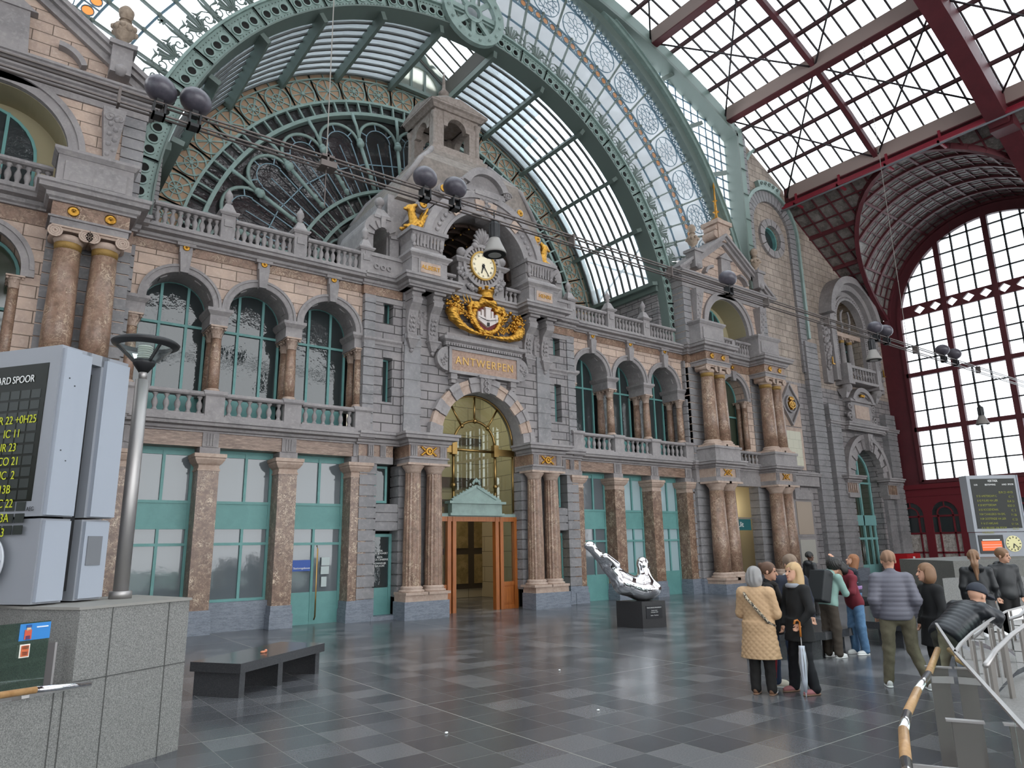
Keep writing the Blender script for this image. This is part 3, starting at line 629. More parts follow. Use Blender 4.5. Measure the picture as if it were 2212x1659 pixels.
            mm.add(v, [tuple(range(n)), tuple(range(2*n-1, n-1, -1))]+[(i, i+n, (i+1) % n+n, (i+1) % n) for i in range(n)])
            mm.box(x-.22, x+.22, 18.5, 19.12, 9.9, 9.99).box(x-.2, x+.2, 18.6, 19.1, 9.66, 9.71).build('scroll', BLUE, t)
            M().frus(x, 18.98, 8.12, 8.4, .06, .06, .2, .16).box(x-.22, x+.22, 18.8, 19.14, 8.4, 8.46).ball((x, 18.98, 8.06), .07, 8).build('drop', BLUE, t)
            lf = M()
            for z in (8.7, 8.85, 9.0, 9.15, 9.3):
                for q2 in (-1, 0, 1): lf.ball((x+q2*.06, 18.92-(z-8.7)*.1, z+.03*(q2 == 0)), .05, 6, (1, .6, 1.3))
            lf.build('leaf_carving', BLUE, t)
        g = M()
        for k in range(26): g.ball((XC+s*2.33+random.uniform(-.2, .2), 19.08, 9.3+random.uniform(-.22, .15)-abs(random.uniform(-.28, .28))*.3), random.uniform(.05, .1), 6)
        g.box(XC+s*2.33-.05, XC+s*2.33+.05, 19.02, 19.12, 8.65, 9.2); tag(g.build('carved_garland', BLUE), 'carved stone garland between the two %s scroll brackets' % word, 'carving')
        ba, bb = X(3.0, 1.7)
        t = thing('inscribed_pedestal', 'stepped stone pedestal with a gilt inscription %s of the clock' % word, 'pedestal', (XC+s*2.35, 18.9, 10.34), group='inscribed pedestals')
        M().box(ba, bb, 18.5, 20.4, 10.34, 11.02).box(ba+.22, bb-.22, 18.45, 18.55, 10.42, 10.98).box(ba+.2, ba+.38, 18.44, 18.55, 10.36, 10.42).box(bb-.38, bb-.2, 18.44, 18.55, 10.36, 10.42).mold([(ba, 20.2), (ba, 18.5), (bb, 18.5), (bb, 20.2)], [(-.2, 10.98), (.02, 10.98), (.04, 11.04), (.13, 11.12), (.13, 11.18), (-.2, 11.18)]).build('block', BLUE, t)
        M().box((ba+bb)/2-.36, (ba+bb)/2+.36, 18.43, 18.46, 10.52, 10.88).build('marble_tablet', PINK, t)
        text(t, 'gilt_lettering', 'ALBERT' if s < 0 else 'HENRI', ((ba+bb)/2, 18.42, 10.7), .2, GOLD, .01)
        m = M(); q = .68
        for z0, z1, a0, a1 in ((11.18, 11.35, .7, .62), (11.35, 11.75, .52, .5), (11.75, 11.95, .5, .62), (11.95, 12.08, .7, .7)): m.frus((ba+bb)/2, 19.2, z0, z1, a0, a0, a1, a1)
        m.build('cap_block', BLUE, t)
        c = M()
        for k in range(9): c.frus((ba+bb)/2-.5+k*.125, 18.66, 11.5, 11.95, .035, .02, .045, .06)
        for k in (-1, 1): c.ball(((ba+bb)/2+k*.52, 18.66, 11.72), .1, 8, (1, 1, 2)).ball(((ba+bb)/2+k*.5, 18.64, 11.5), .07, 8)
        c.build('carved_leaves', BLUE, t)
        sphinx(XC+s*2.5, 18.95, 12.08, s, word)
        # low wall with three rings next to the pedestal
        la, lb = X(AX+.05, 3.0)
        m = M().box(la, lb, 19.15, 19.5, 10.34, 10.98).box(la, lb, 19.1, 19.55, 10.98, 11.1)
        for k in range(3): m.arc(la+.4+k*.22, 10.66, .05, .09, 0, 360, 19.1, 19.16, 16)
        struct('trim_21', m, BLUE, 'parapet with three carved rings %s of the clock' % word, 'parapet')
        # small aedicule with ball finial behind
        ax_ = XC+s*3.55; t = thing('aedicule', 'small stone arch with a ball finial behind the %s inscribed pedestal' % word, 'arch', (ax_, 19.7, 11), group='small flanking arches')
        M().poly([[(ax_-.62, 11.0), (ax_-.3, 11.0), (ax_-.3, 11.9)]+list(reversed(arcpts(ax_, 11.9, .3, 0, 180, 10)))[1:-1]+[(ax_+.3, 11.9), (ax_+.3, 11.0), (ax_+.62, 11.0), (ax_+.62, 12.1)]+arcpts(ax_, 12.1, .62, 8, 172, 12)+[(ax_-.62, 12.1)]], 19.55, 21.5).build('arch', BLUE, t)
        m = M()
        for a in (10, 40, 70, 110, 140, 170): m.arc(ax_, 11.9, .3, .56, a-8, a+8, 19.48, 19.56, 3)
        m.box(ax_-.08, ax_+.08, 19.44, 19.56, 12.2, 12.6).build('voussoirs', BLUE, t)
        M().frus(ax_-s*.0, 19.8, 12.62, 12.95, .3, .3, .12, .12).box(ax_-.3, ax_+.3, 19.5, 20.1, 12.54, 12.64).lathe(ax_, 19.8, [(.1, 0), (.06, .1), (.1, .14)], 12, 12.95).ball((ax_, 19.8, 13.25), .17, 14).build('finial', BLUE, t)
    # central wall with arch
    lo, hi = XC-2.98, XC+2.98
    hole = [(XC-1.62, 5.31), (XC+1.62, 5.31)]+arcpts(XC, 5.4, 1.62, 0, 180, 30)
    p = [(lo, 5.3), (XC-1.62, 5.3), (XC-1.62, 5.4)]+list(reversed(arcpts(XC, 5.4, 1.62, 0, 180, 30)))[1:-1]+[(XC+1.62, 5.4), (XC+1.62, 5.3), (hi, 5.3), (hi, 10.0), (lo, 10.0)]
    struct('wall_back', M().poly([p], 19.06, 19.7), ASH, 'bluestone ashlar wall around the station name')
    struct('trim_22', M().arc(XC, 5.4, 1.6, 1.66, 0, 180, 19.0, 19.7, 40), BLUE, 'smooth soffit of the entrance arch', 'trim')
    t = thing('entrance_arch', 'great entrance arch of alternating pink and grey stones', 'arch', (XC, 19, 5.4)); nv = 15; st = 180/nv
    for i in range(nv):
        if i == 7: continue
        g = i % 2 == 0; m = M().arc(XC, 5.4, 1.61, 2.04 if g else 1.98, i*st+.2, (i+1)*st-.2, 18.88 if g else 18.94, 19.1, 4).arc(XC, 5.4, 1.9, 2.1 if g else 2.04, i*st+.2, (i+1)*st-.2, 18.84 if g else 18.9, 19.1, 4); m.build('voussoir', BLUE if g else PINK, t, 'grey stone' if g else 'pink stone')
    for s in (-1, 1): M().box(XC+s*1.85-.24, XC+s*1.85+.24, 18.88, 19.1, 5.3, 5.42).build('springer', BLUE, t)
    k = M().frus(XC, 18.95, 6.95, 7.5, .16, .14, .24, .2)
    k.tube([(XC+.09*sin(q*.9), 18.74, 6.95+q*.06) for q in range(10)], .03, 6).tube([(XC-.09*sin(q*.9), 18.74, 6.95+q*.06) for q in range(10)], .03, 6).box(XC-.32, XC+.32, 18.7, 19.1, 7.44, 7.52); k.build('keystone', BLUE, t, 'keystone carved with two snakes round a staff')
    # glazing of the arch in brass, over the oak doors
    ag = thing('window_40', 'tall round-headed entrance window with slim brass bars', 'window', (XC, 19.55, 3.1), kind='structure')
    M().poly([archhole(XC, 1.6, 3.05, 5.4, 30)], 19.55, 19.56).build('pane', CLEAR, ag)
    m = M()
    for s in (-1, 1):
        m.tube([(XC+s*.83, 19.5, 3.3), (XC+s*.83, 19.5, 3.4), (XC+s*.83, 19.5, 3.75)], .055, 8).tube([(XC+s*.83, 19.5, 3.75), (XC+s*.83, 19.5, 5.2)], .05, 8).ball((XC+s*.83, 19.5, 3.95), .085, 8).box(XC+s*.83-.09, XC+s*.83+.09, 19.4, 19.6, 4.95, 5.35)
        m.tube([(XC+s*.8*cos(radians(50)), 19.5, 5.3+.8*sin(radians(50))), (XC+s*1.55*cos(radians(52)), 19.5, 5.4+1.55*sin(radians(52)))], .035, 8).box(min(XC+s*.83, XC+s*1.6), max(XC+s*.83, XC+s*1.6), 19.44, 19.55, 5.0, 5.22)
        m.ball((XC+s*.8*cos(radians(50)), 19.48, 5.3+.8*sin(radians(50))), .08, 8)
    m.tube([(XC+.82*cos(radians(a)), 19.5, 5.3+.82*sin(radians(a))) for a in range(0, 181, 12)], .045, 8, up=(0, 1, 0)).tube([(XC, 19.5, 6.12), (XC, 19.5, 6.98)], .035, 8).tube([(XC-.83, 19.5, 5.12), (XC+.83, 19.5, 5.12)], .045, 8).ball((XC, 19.48, 6.12), .09, 8)
    m.tube([(XC+1.57*cos(radians(a)), 19.5, 5.4+1.57*sin(radians(a))) for a in range(0, 181, 10)]+[(XC-1.57, 19.5, 3.1)], .035, 6, up=(0, 1, 0)).tube([(XC+1.57, 19.5, 5.4), (XC+1.57, 19.5, 3.1)], .035, 6)
    m.build('brass_bars', BRASS, ag)
    t = thing('door_pediment', 'small teal green pediment with palmette above the oak doors', 'pediment', (XC, 19.4, 3.0))
    M().box(XC-1.05, XC+1.05, 19.3, 19.6, 2.98, 3.06).box(XC-.98, XC+.98, 19.34, 19.6, 3.04, 3.36).box(XC-1.1, XC+1.1, 19.26, 19.6, 3.36, 3.44).box(XC-1.62, XC+1.62, 19.45, 19.6, 2.95, 3.05).build('entablature', GREEN, t)
    M().prism([(XC-.95, 3.44), (XC+.95, 3.44), (XC, 3.92)], 19.4, 19.6).bar((XC-.95, 19.42, 3.46), (XC, 19.42, 3.94), .1, .09).bar((XC+.95, 19.42, 3.46), (XC, 19.42, 3.94), .1, .09).bar((XC-.95, 19.38, 3.46), (XC+.95, 19.38, 3.46), .08, .06).build('gable', GREEN, t)
    m = M()
    for k in range(7):
        a = radians(20+k*23.3); m.ball((XC+.13*cos(a), 19.4, 3.98+.15*sin(a)), .045, 6, (1, .5, 2)if k == 3 else (1.2, .5, 1.2))
    for s in (-1, 1):
        for k in range(7): m.ball((XC+s*(.15+.12*k), 19.4, 3.92-.06*k), .04, 6)
    m.build('palmette', GREEN, t)
    # oak door screen
    od = thing('door_7', 'orange oak entrance screen with open centre doorway and two glazed side doors', 'door', (XC, 19.5, 0), kind='structure')
    m = M()
    for x in (-1.6, -1.02, -.83, .83, 1.02, 1.6): m.box(XC+x-.065, XC+x+.065, 19.42, 19.6, 0, 2.95)
    m.box(XC-1.62, XC+1.62, 19.44, 19.6, 2.8, 2.95)
    for s in (-1, 1):
        m.box(XC+s*1.31-.28, XC+s*1.31+.28, 19.47, 19.58, 0, .12).box(XC+s*1.31-.28, XC+s*1.31+.28, 19.5, 19.56, .1, .78).box(XC+s*1.31-.2, XC+s*1.31+.2, 19.47, 19.52, .2, .68).box(XC+s*1.31-.28, XC+s*1.31+.28, 19.47, 19.58, .74, .86)
    m.build('door_frame', WOOD, od); M().box(XC-1.6, XC-1.02, 19.53, 19.54, .85, 2.8).box(XC+1.02, XC+1.6, 19.53, 19.54, .85, 2.8).build('pane', CLEAR, od)
    # hall seen through the doorway
    PAN = mat('yellow_marble_panel', '#8f7c56', .35, noise=[(3, '#75643f', .4, .6, None)], veins=[(3, '#5d4f33', .03, None)]); DST = mat('dark_marble_band', '#3b332c', .35)
    struct('wall_back', M().box(9, 17, 24.9, 25.1, 0, 10), mat('hall_stone', '#a79c84', .7, brick=(1.3, .6, .012, '#5d5444', .1)), 'far wall of the entrance hall seen through the arch')
    m = M()
    for x in np.arange(9.6, 16.8, 1.15):
        for z0, z1 in ((.55, 1.7), (1.95, 3.6)): m.box(x, x+.85, 24.85, 24.92, z0, z1)
    struct('trim_23', m, PAN, 'yellow marble panels in the entrance hall', 'trim')
    struct('trim_24', M().box(9, 17, 24.87, 24.91, .35, 3.9).box(9, 17, 24.85, 24.92, 4.4, 4.8).box(9, 17, 24.85, 24.92, 6.2, 6.5), DST, 'dark marble bands in the entrance hall', 'trim')
    for x in (9, 17): struct('wall_left' if x < 12 else 'wall_right', M().box(x-.1, x+.1, 20.0, 25, 0, 10), mat('hall_stone', '#a79c84'), 'side wall of the entrance hall')
    struct('ceiling', M().box(9, 17, 20, 25, 9.9, 10.1), mat('hall_stone', ''), 'ceiling of the entrance hall', 'ceiling')
    # added unseen area light warms the hall; it has no fixture
    la = bpy.data.lights.new('hall_fill_light', 'AREA'); la.energy = 320; la.color = (1, .86, .62); la.size = 3; lo_ = bpy.data.objects.new('hall_fill_light', la); lo_.location = (XC, 22.5, 9.6); COL.objects.link(lo_)
    tag(lo_, 'added fill light without fixture in the entrance hall behind the arch', 'light')
    # name sign
    t = thing('name_sign', 'marble name panel reading ANTWERPEN in gilt letters in a moulded stone frame', 'sign', (XC, 18.95, 7.4))
    zc = 7.93
    M().box(XC-1.42, XC+1.42, 18.86, 19.08, zc-.44, zc+.44).poly([[(XC-1.42, zc-.44), (XC+1.42, zc-.44), (XC+1.42, zc+.44), (XC-1.42, zc+.44)], [(XC-1.32, zc-.34), (XC+1.32, zc-.34), (XC+1.32, zc+.34), (XC-1.32, zc+.34)]], 18.8, 18.88).build('frame', BLUE, t)
    M().box(XC-1.32, XC+1.32, 18.84, 18.87, zc-.34, zc+.34).build('marble_panel', mat('rose_marble', '#a98d7c', .5, noise=[(14, '#927666', .4, .6, None)]), t)
    text(t, 'gilt_lettering', 'ANTWERPEN', (XC, 18.83, zc), .38, mat('letter_gilding', '#d9b06a', .4, .5), .015, spacing=1.22, sx=.9)
    m = M().mold([(XC-1.5, 19.1), (XC-1.5, 18.85), (XC+1.5, 18.85), (XC+1.5, 19.1)], [(-.1, 8.4), (.05, 8.4), (.05, 8.52), (.16, 8.58), (.18, 8.68), (.0, 8.72), (-.05, 8.86), (-.1, 8.86)]).box(XC-1.5, XC+1.5, 18.85, 19.1, 8.37, 8.7)
    for k in range(30): m.box(XC-1.48+k*.1, XC-1.42+k*.1, 18.76, 18.86, 8.4, 8.48)
    m.build('cornice', BLUE, t)
    m = M()
    for s in (-1, 1):
        m.arc(XC+s*1.55, zc+.06, .2, .36, 90*(-s)-10, 90*(-s)+190 if s < 0 else 90*(-s)+190, 18.84, 19.08, 18) if False else m.arc(XC+s*1.45, zc+.02, .0, .4, -90 if s > 0 else 90, 90 if s > 0 else 270, 18.84, 19.08, 18)
        for k in range(14): a = random.uniform(-1.3, 1.3); r = random.uniform(.05, .3); m.ball((XC+s*(1.45+r*cos(a)), 18.83, zc+r*sin(a)), .04, 6)
        m.box(XC+s*1.2-.12, XC+s*1.2+.12, 18.86, 19.08, zc-.62, zc-.44).box(XC+s*1.2-.08, XC+s*1.2+.08, 18.9, 19.08, zc-.74, zc-.6)
    islands(m, 'side_scroll', BLUE, t)
    # big clock arch
    ba = thing('clock_arch', 'large stone arch of the clock tower with coffered vault behind the clock', 'arch', (XC, 19, 11.2)); cz = 11.6
    m = M().arc(XC, cz, 1.74, 2.4, 0, 180, 18.72, 19.6, 40).box(XC-2.4, XC-1.74, 18.72, 19.6, 10.34, cz).box(XC+1.74, XC+2.4, 18.72, 19.6, 10.34, cz).arc(XC, cz, 2.3, 2.55, 0, 180, 18.64, 19.6, 40).arc(XC, cz, 1.72, 1.82, 0, 180, 18.68, 19.5, 40)
    m.build('arch_ring', BLUE, ba)
    m = M()
    for a in (8, 52, 83, 97, 128, 172): m.arc(XC, cz, 1.85, 2.25, a-5, a+5, 18.66, 19.0, 3)
    islands(m, 'pink_block', PINK, ba)
    m = M()
    for a0 in (15, 60, 104, 136):
        for k in range(5): a = radians(a0+6+k*6.2); m.ball((XC+2.08*cos(a), 18.7, cz+2.08*sin(a)), .08, 8, (1, .5, 1))
    islands(m, 'beading_knob', BLUE, ba)
    m = M()
    for i in range(8):
        a0, a1 = i*22.5, (i+1)*22.5; m.arc(XC, cz, 1.74, 1.82, a0, a1, 19.6, 22.2, 4)
    m.box(XC-2.4, XC-1.76, 19.6, 22.2, 10.4, cz).box(XC+1.76, XC+2.4, 19.6, 22.2, 10.4, cz)
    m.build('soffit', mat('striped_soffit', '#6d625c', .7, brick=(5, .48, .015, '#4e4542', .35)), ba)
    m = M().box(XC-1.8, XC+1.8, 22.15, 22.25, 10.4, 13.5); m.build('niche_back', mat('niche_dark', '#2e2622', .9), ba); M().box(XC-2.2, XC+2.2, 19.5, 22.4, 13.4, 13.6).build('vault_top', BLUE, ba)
    COF = mat('coffer_wood', '#3c2a20', .7)
    m = M()
    for i in range(9): m.arc(XC, cz, 1.64, 1.74, 0+i*22.5-1.2, i*22.5+1.2, 19.7, 22.1, 1)
    for y in (19.8, 20.35, 20.9, 21.45, 22.0): m.arc(XC, cz, 1.64, 1.74, 0, 180, y-.05, y+.05, 24)
    islands(m, 'coffer_rib', COF, ba)
    m = M()
    for i in range(1, 8):
        for y in (19.8, 20.35, 20.9, 21.45): a = radians(i*22.5); m.ball((XC+1.63*cos(a), y, cz+1.63*sin(a)), .04, 6)
    islands(m, 'gilt_stud', GOLD, ba)
    # crown: keystone scroll and curved pediment
    m = M().frus(XC, 18.9, 13.15, 14.0, .17, .2, .3, .25).box(XC-.5, XC+.5, 18.6, 19.4, 14.0, 14.15).box(XC-.85, XC+.85, 18.7, 19.5, 14.1, 14.3).arc(XC, 14.1, .75, 1.0, 20, 160, 18.6, 19.5, 16).poly([[(XC-.75, 14.3)]+[(XC+.75, 14.3)]+arcpts(XC, 14.1, .78, 16, 164, 12)], 18.8, 19.5)
    for s in (-1, 1): m.spiral(XC+s*1.0, 18.7, 14.35, .16, 1.6, .035, 0, s); m.arc(XC+s*.93, 14.35, 0, .15, 0, 360, 18.7, 19.3, 14)
    for k in range(8): m.ball((XC+.12*sin(k*1.6), 18.66, 13.2+.1*k), .07, 6)
    m.build('crown_pediment', BLUE, ba)
    for i, a in enumerate((32, 55, 125, 148)): rosette(XC+2.85*cos(radians(a)), 18.85, cz+2.85*sin(radians(a)), .13, 'gilded boss on the rim of the clock arch, %s counted from the right' % ORD[i])
    m = M()
    for a in (32, 55, 125, 148):
        m.arc(XC+2.85*cos(radians(a)), cz+2.85*sin(radians(a)), 0, .2, 0, 360, 18.87, 19.4, 14)
    islands(m, 'boss_block', BLUE, ba)
    m = M().arc(XC, cz, 2.58, 2.95, 20, 160, 19.2, 20.4, 40); m.build('outer_rim', BLUE, ba)
    # clock
    ck = thing('station_clock', 'round white faced clock with gilt rim in a carved stone surround', 'clock', (XC, 18.95, 10.4)); z = 11.5
    body = M().box(XC-1.0, XC+1.0, 19.0, 19.6, 10.34, 10.55).box(XC-.95, XC-.62, 19.0, 19.5, 10.55, 11.5).box(XC+.62, XC+.95, 19.0, 19.5, 10.55, 11.5).box(XC-.65, XC+.65, 19.05, 19.5, 10.55, 11.5).arc(XC, z, .0, .74, 0, 360, 19.02, 19.45, 36).mold([(XC-1.0, 19.5), (XC-1.0, 18.98), (XC-.55, 18.98)], [(-.1, 11.48), (.02, 11.48), (.12, 11.58), (.12, 11.64), (-.1, 11.66)]).mold([(XC+.55, 18.98), (XC+1.0, 18.98), (XC+1.0, 19.5)], [(-.1, 11.48), (.02, 11.48), (.12, 11.58), (.12, 11.64), (-.1, 11.66)])
    body.arc(XC, z, .68, .8, 0, 360, 18.92, 19.1, 36)
    for k in range(28): a = k*360/28; body.arc(XC, z, .53, .68, a-3.5, a+3.5, 18.94, 19.05, 1)
    body.build('surround', BLUE, ck)
    cv = M()
    for k in range(70):
        a = random.uniform(pi*1.08, pi*1.92); r = random.uniform(.78, 1.0); cv.ball((XC+r*cos(a)*1.05, 18.95, z+r*sin(a)*1.05), random.uniform(.04, .09), 6)
    cv.build('carved_garland', BLUE, ck)
    sh = M()
    for k in range(9):
        a = radians(10+k*20); sh.tube([(XC+.08*cos(a), 18.98, 12.25+.05*sin(a)), (XC+.3*cos(a), 18.9, 12.25+.42*sin(a)), (XC+.36*cos(a), 18.96, 12.3+.6*sin(a))], [.03, .07, .05], 6)
    for s in (-1, 1): sh.ball((XC+s*.32, 18.95, 12.2), .12, 10).ball((XC+s*.85, 19.0, 11.85), .17, 10)
    islands(sh, 'shell_crest', BLUE, ck)
    M().arc(XC, z, .0, .49, 0, 360, 18.9, 19.0, 40).build('dial', mat('dial_cream', '#f3e6c6', .5), ck)
    M().arc(XC, z, .475, .53, 0, 360, 18.86, 19.0, 40).build('gilt_rim', mat('pale_gilding', '#c9a45a', .4, .7), ck)
    BK = mat('numeral_black', '#1a1713', .5)
    for k, s in enumerate(['XII', 'I', 'II', 'III', 'IIII', 'V', 'VI', 'VII', 'VIII', 'IX', 'X', 'XI']):
        a = pi/2-k*pi/6; o = text(ck, 'numeral', s, (XC+.37*cos(a), 18.893, z+.37*sin(a)), .11, BK, .002, sx=.8); o.rotation_euler = (pi/2, -(a-pi/2), 0)
    m = M()
    for k in range(60): a = k*6; m.arc(XC, z, .44, .46, a-.8, a+.8, 18.89, 18.9, 1)
    m.build('minute_track', BK, ck)
    def hand(a, l, w): return M().add([(XC-w*sin(a)*-1, 18.87, z-w*cos(a)), (XC+w*sin(a)*-1, 18.87, z+w*cos(a)), (XC+l*cos(a), 18.87, z+l*sin(a)), (XC-.1*cos(a), 18.87, z-.1*sin(a))], [(0, 2, 1), (0, 1, 3)]).bar((XC, 18.875, z), (XC+l*cos(a), 18.875, z+l*sin(a)), w*.8, .012, (0, 1, 0))
    hand(radians(-105), .3, .045).build('hour_hand', BK, ck); hand(radians(-56), .42, .03).build('minute_hand', BK, ck); M().arc(XC, z, 0, .05, 0, 360, 18.85, 18.9, 14).build('hub', BK, ck)
    for s, w in ((-1, 'left'), (1, 'right')): balustrade(*( (XC-1.86, XC-1.05) if s < 0 else (XC+1.05, XC+1.86) ), 19.15, 10.34, 4, 'short stone balustrade %s of the tower clock' % w, 'balustrades beside the clock', .48)
    # pavilion roof and lantern
    cy = 21.6; t = thing('pavilion_roof', 'curved ribbed stone roof rising behind the clock arch', 'roof', (XC, cy, 12)); st = [(3.3, 11.8), (3.2, 12.9), (2.85, 14.1), (2.2, 15.2), (1.5, 16.0), (1.25, 16.35)]
    m = M(); v = []; f = []
    n = 16; pr = []
    for i in range(len(st)-1):
        for k in range(6): u = k/6; pr.append((st[i][0]*(1-u)+st[i+1][0]*u+(.03 if k % 2 else 0), st[i][1]*(1-u)+st[i+1][1]*u))
    pr.append(st[-1])
    for a, z in pr: b_ = min(a, 2.1); fy_ = 22.45 if z < 13.5 else cy-b_; v += [(XC-a, fy_, z), (XC+a, fy_, z), (XC+a, cy+b_, z), (XC-a, cy+min(a, 2.1), z)]
    f = [(4*i+k, 4*i+(k+1) % 4, 4*i+4+(k+1) % 4, 4*i+4+k) for i in range(len(pr)-1) for k in range(4)]
    m.add(v, f); m.build('ribbed_slope', DIRTY if False else mat('roof_stone', '#8d837b', .8, noise=[(5, '#7a716a', .4, .6, None)]), t)
    m = M()
    for sx in (-1, 1):
        for sy in (-1, 1): m.tube([(XC+sx*a, cy+sy*min(a, 2.1), z) for a, z in st[2:]], .1, 6)
    m.build('hip_moulding', BLUE, t)
    M().box(XC-3.3, XC-1.9, 19.7, 23.9, 10.4, 13.6).box(XC+1.9, XC+3.3, 19.7, 23.9, 10.4, 13.6).build('drum_wall', BLUE, t)
    t = thing('lantern', 'open stone lantern with domed cap and spike on top of the clock tower', 'lantern', (XC, cy, 16.3)); LS = mat('lantern_stone', '#9b8f87', .8, noise=[(7, '#867b73', .4, .6, None)])
    M().box(XC-1.25, XC+1.25, cy-1.25, cy+1.25, 16.3, 16.5).box(XC-1.12, XC+1.12, cy-1.12, cy+1.12, 16.5, 16.72).build('base', LS, t)
    for sx in (-1, 1):
        for sy in (-1, 1):
            M().box(XC+sx*.78-.2, XC+sx*.78+.2, cy+sy*.78-.2, cy+sy*.78+.2, 16.72, 18.3).build('corner_pier', LS, t)
            M().lathe(XC+sx*.95, cy+sy*.95, [(.13, 0), (.1, .1), (.095, 1.15), (.14, 1.25), (.17, 1.4)], 10, 16.75).build('colonnette', LS, t)
    m = M()
    for y0, y1 in ((cy-1.0, cy-.75), (cy+.75, cy+1.0)):
        m.poly([[(XC-.6, 17.7)]+list(reversed(arcpts(XC, 17.7, .42, 0, 180, 10)))+[(XC+.6, 17.7), (XC+.6, 18.35), (XC-.6, 18.35)]], y0, y1)
    k0 = len(m.v)
    for y0, y1 in ((cy-1.0, cy-.75), (cy+.75, cy+1.0)): m.poly([[(XC-.6, 17.7)]+list(reversed(arcpts(XC, 17.7, .42, 0, 180, 10)))+[(XC+.6, 17.7), (XC+.6, 18.35), (XC-.6, 18.35)]], y0, y1)
    m.rot(pi/2, (XC, cy), k0); m.build('arches', LS, t)
    m = M().mold([(XC-1.05, cy+1.05), (XC-1.05, cy-1.05), (XC+1.05, cy-1.05), (XC+1.05, cy+1.05), (XC-1.05, cy+1.05)], [(-.3, 18.3), (.03, 18.3), (.12, 18.4), (.22, 18.44), (.22, 18.52), (-.3, 18.55)]).box(XC-1, XC+1, cy-1, cy+1, 18.35, 18.6)
    for q in range(4):
        k0 = len(m.v); m.prism([(XC-1.25, 18.52), (XC+1.25, 18.52), (XC, 18.85)], cy-1.28, cy-1.0); m.rot(q*pi/2, (XC, cy), k0)
    m.build('cornice', LS, t)
    M().lathe(XC, cy, [(1.12, 0), (1.1, .25), (.95, .55), (.6, .82), (.25, .98), (.16, 1.1)], 20, 18.55, .05).build('dome_cap', LS, t)
    M().lathe(XC, cy, [(.2, 0), (.12, .1), (.2, .16), (.22, .26), (.1, .4), (.07, .5), (.06, .9), (.02, 1.25)], 12, 19.6).build('spike', LS, t)
def wheel_orn(x, y, z, word, where):
    t = thing('winged_emblem', 'gilded winged wheel ornament %s' % where, 'ornament', (x, y, z), group='gilded winged wheels')
    m = M().arc(x, z, .085, .115, 0, 360, y-.05, y, 20).arc(x, z, 0, .03, 0, 360, y-.06, y, 10)
    for k in range(8): a = radians(k*45); m.bar((x, y-.03, z), (x+.1*cos(a), y-.03, z+.1*sin(a)), .014)
    m.build('wheel_relief', GOLD, t); w = M()
    for s in (-1, 1):
        for q in (-1, 1):
            for k in range(4): w.ball((x+s*(.13+.035*k), y-.015, z+q*(.03+.028*k)), .04, 6, (1.3, .5, .8))
    w.build('wings', GOLD, t); return t
def sphinx(x, y, z, s, word):   # small gilded winged beast
    def fn(P):
        d = sd_ell(P, (-s*.05, 0, .24), (.4, .2, .2)); d = smin(d, sd_cap(P, (s*.2, 0, .3), (s*.3, 0, .66), .17, .12), .1); d = smin(d, sd_ell(P, (s*.33, 0, .8), (.17, .13, .14)), .06)
        d = smin(d, sd_cap(P, (s*.42, 0, .78), (s*.55, 0, .74), .07, .05), .03)
        for q in (-.13, .13): d = smin(d, sd_cap(P, (s*.25, q, .15), (s*.6, q, .06), .09, .06), .04); d = smin(d, sd_cap(P, (-s*.25, q, .16), (-s*.55, q, .06), .1, .06), .04)
        for k in range(5):
            for q in (-1, 1): d = smin(d, sd_cap(P, (-s*.0, q*.12, .35), (-s*(.2+.12*k), q*.18, .85-.14*k), .07, .04), .03)
        d = smin(d, sd_cap(P, (-s*.4, 0, .25), (-s*.68, 0, .5), .06, .05), .04); d = smin(d, sd_cap(P, (s*.26, 0, .9), (s*.16, 0, .95), .07), .03)
        return d+.012*np.sin(P[..., 0]*42)*np.sin(P[..., 2]*38+P[..., 1]*30)
    m = sdmesh(fn, (-.85, -.4, -.03), (.85, .4, 1.05), .024); m.shift(x, y, z)
    o = m.build('gilded_beast', GOLD); tag(o, 'gilded crouching beast sculpture on the %s inscribed pedestal beside the clock' % word, 'statue', 'gilded beasts beside the clock')
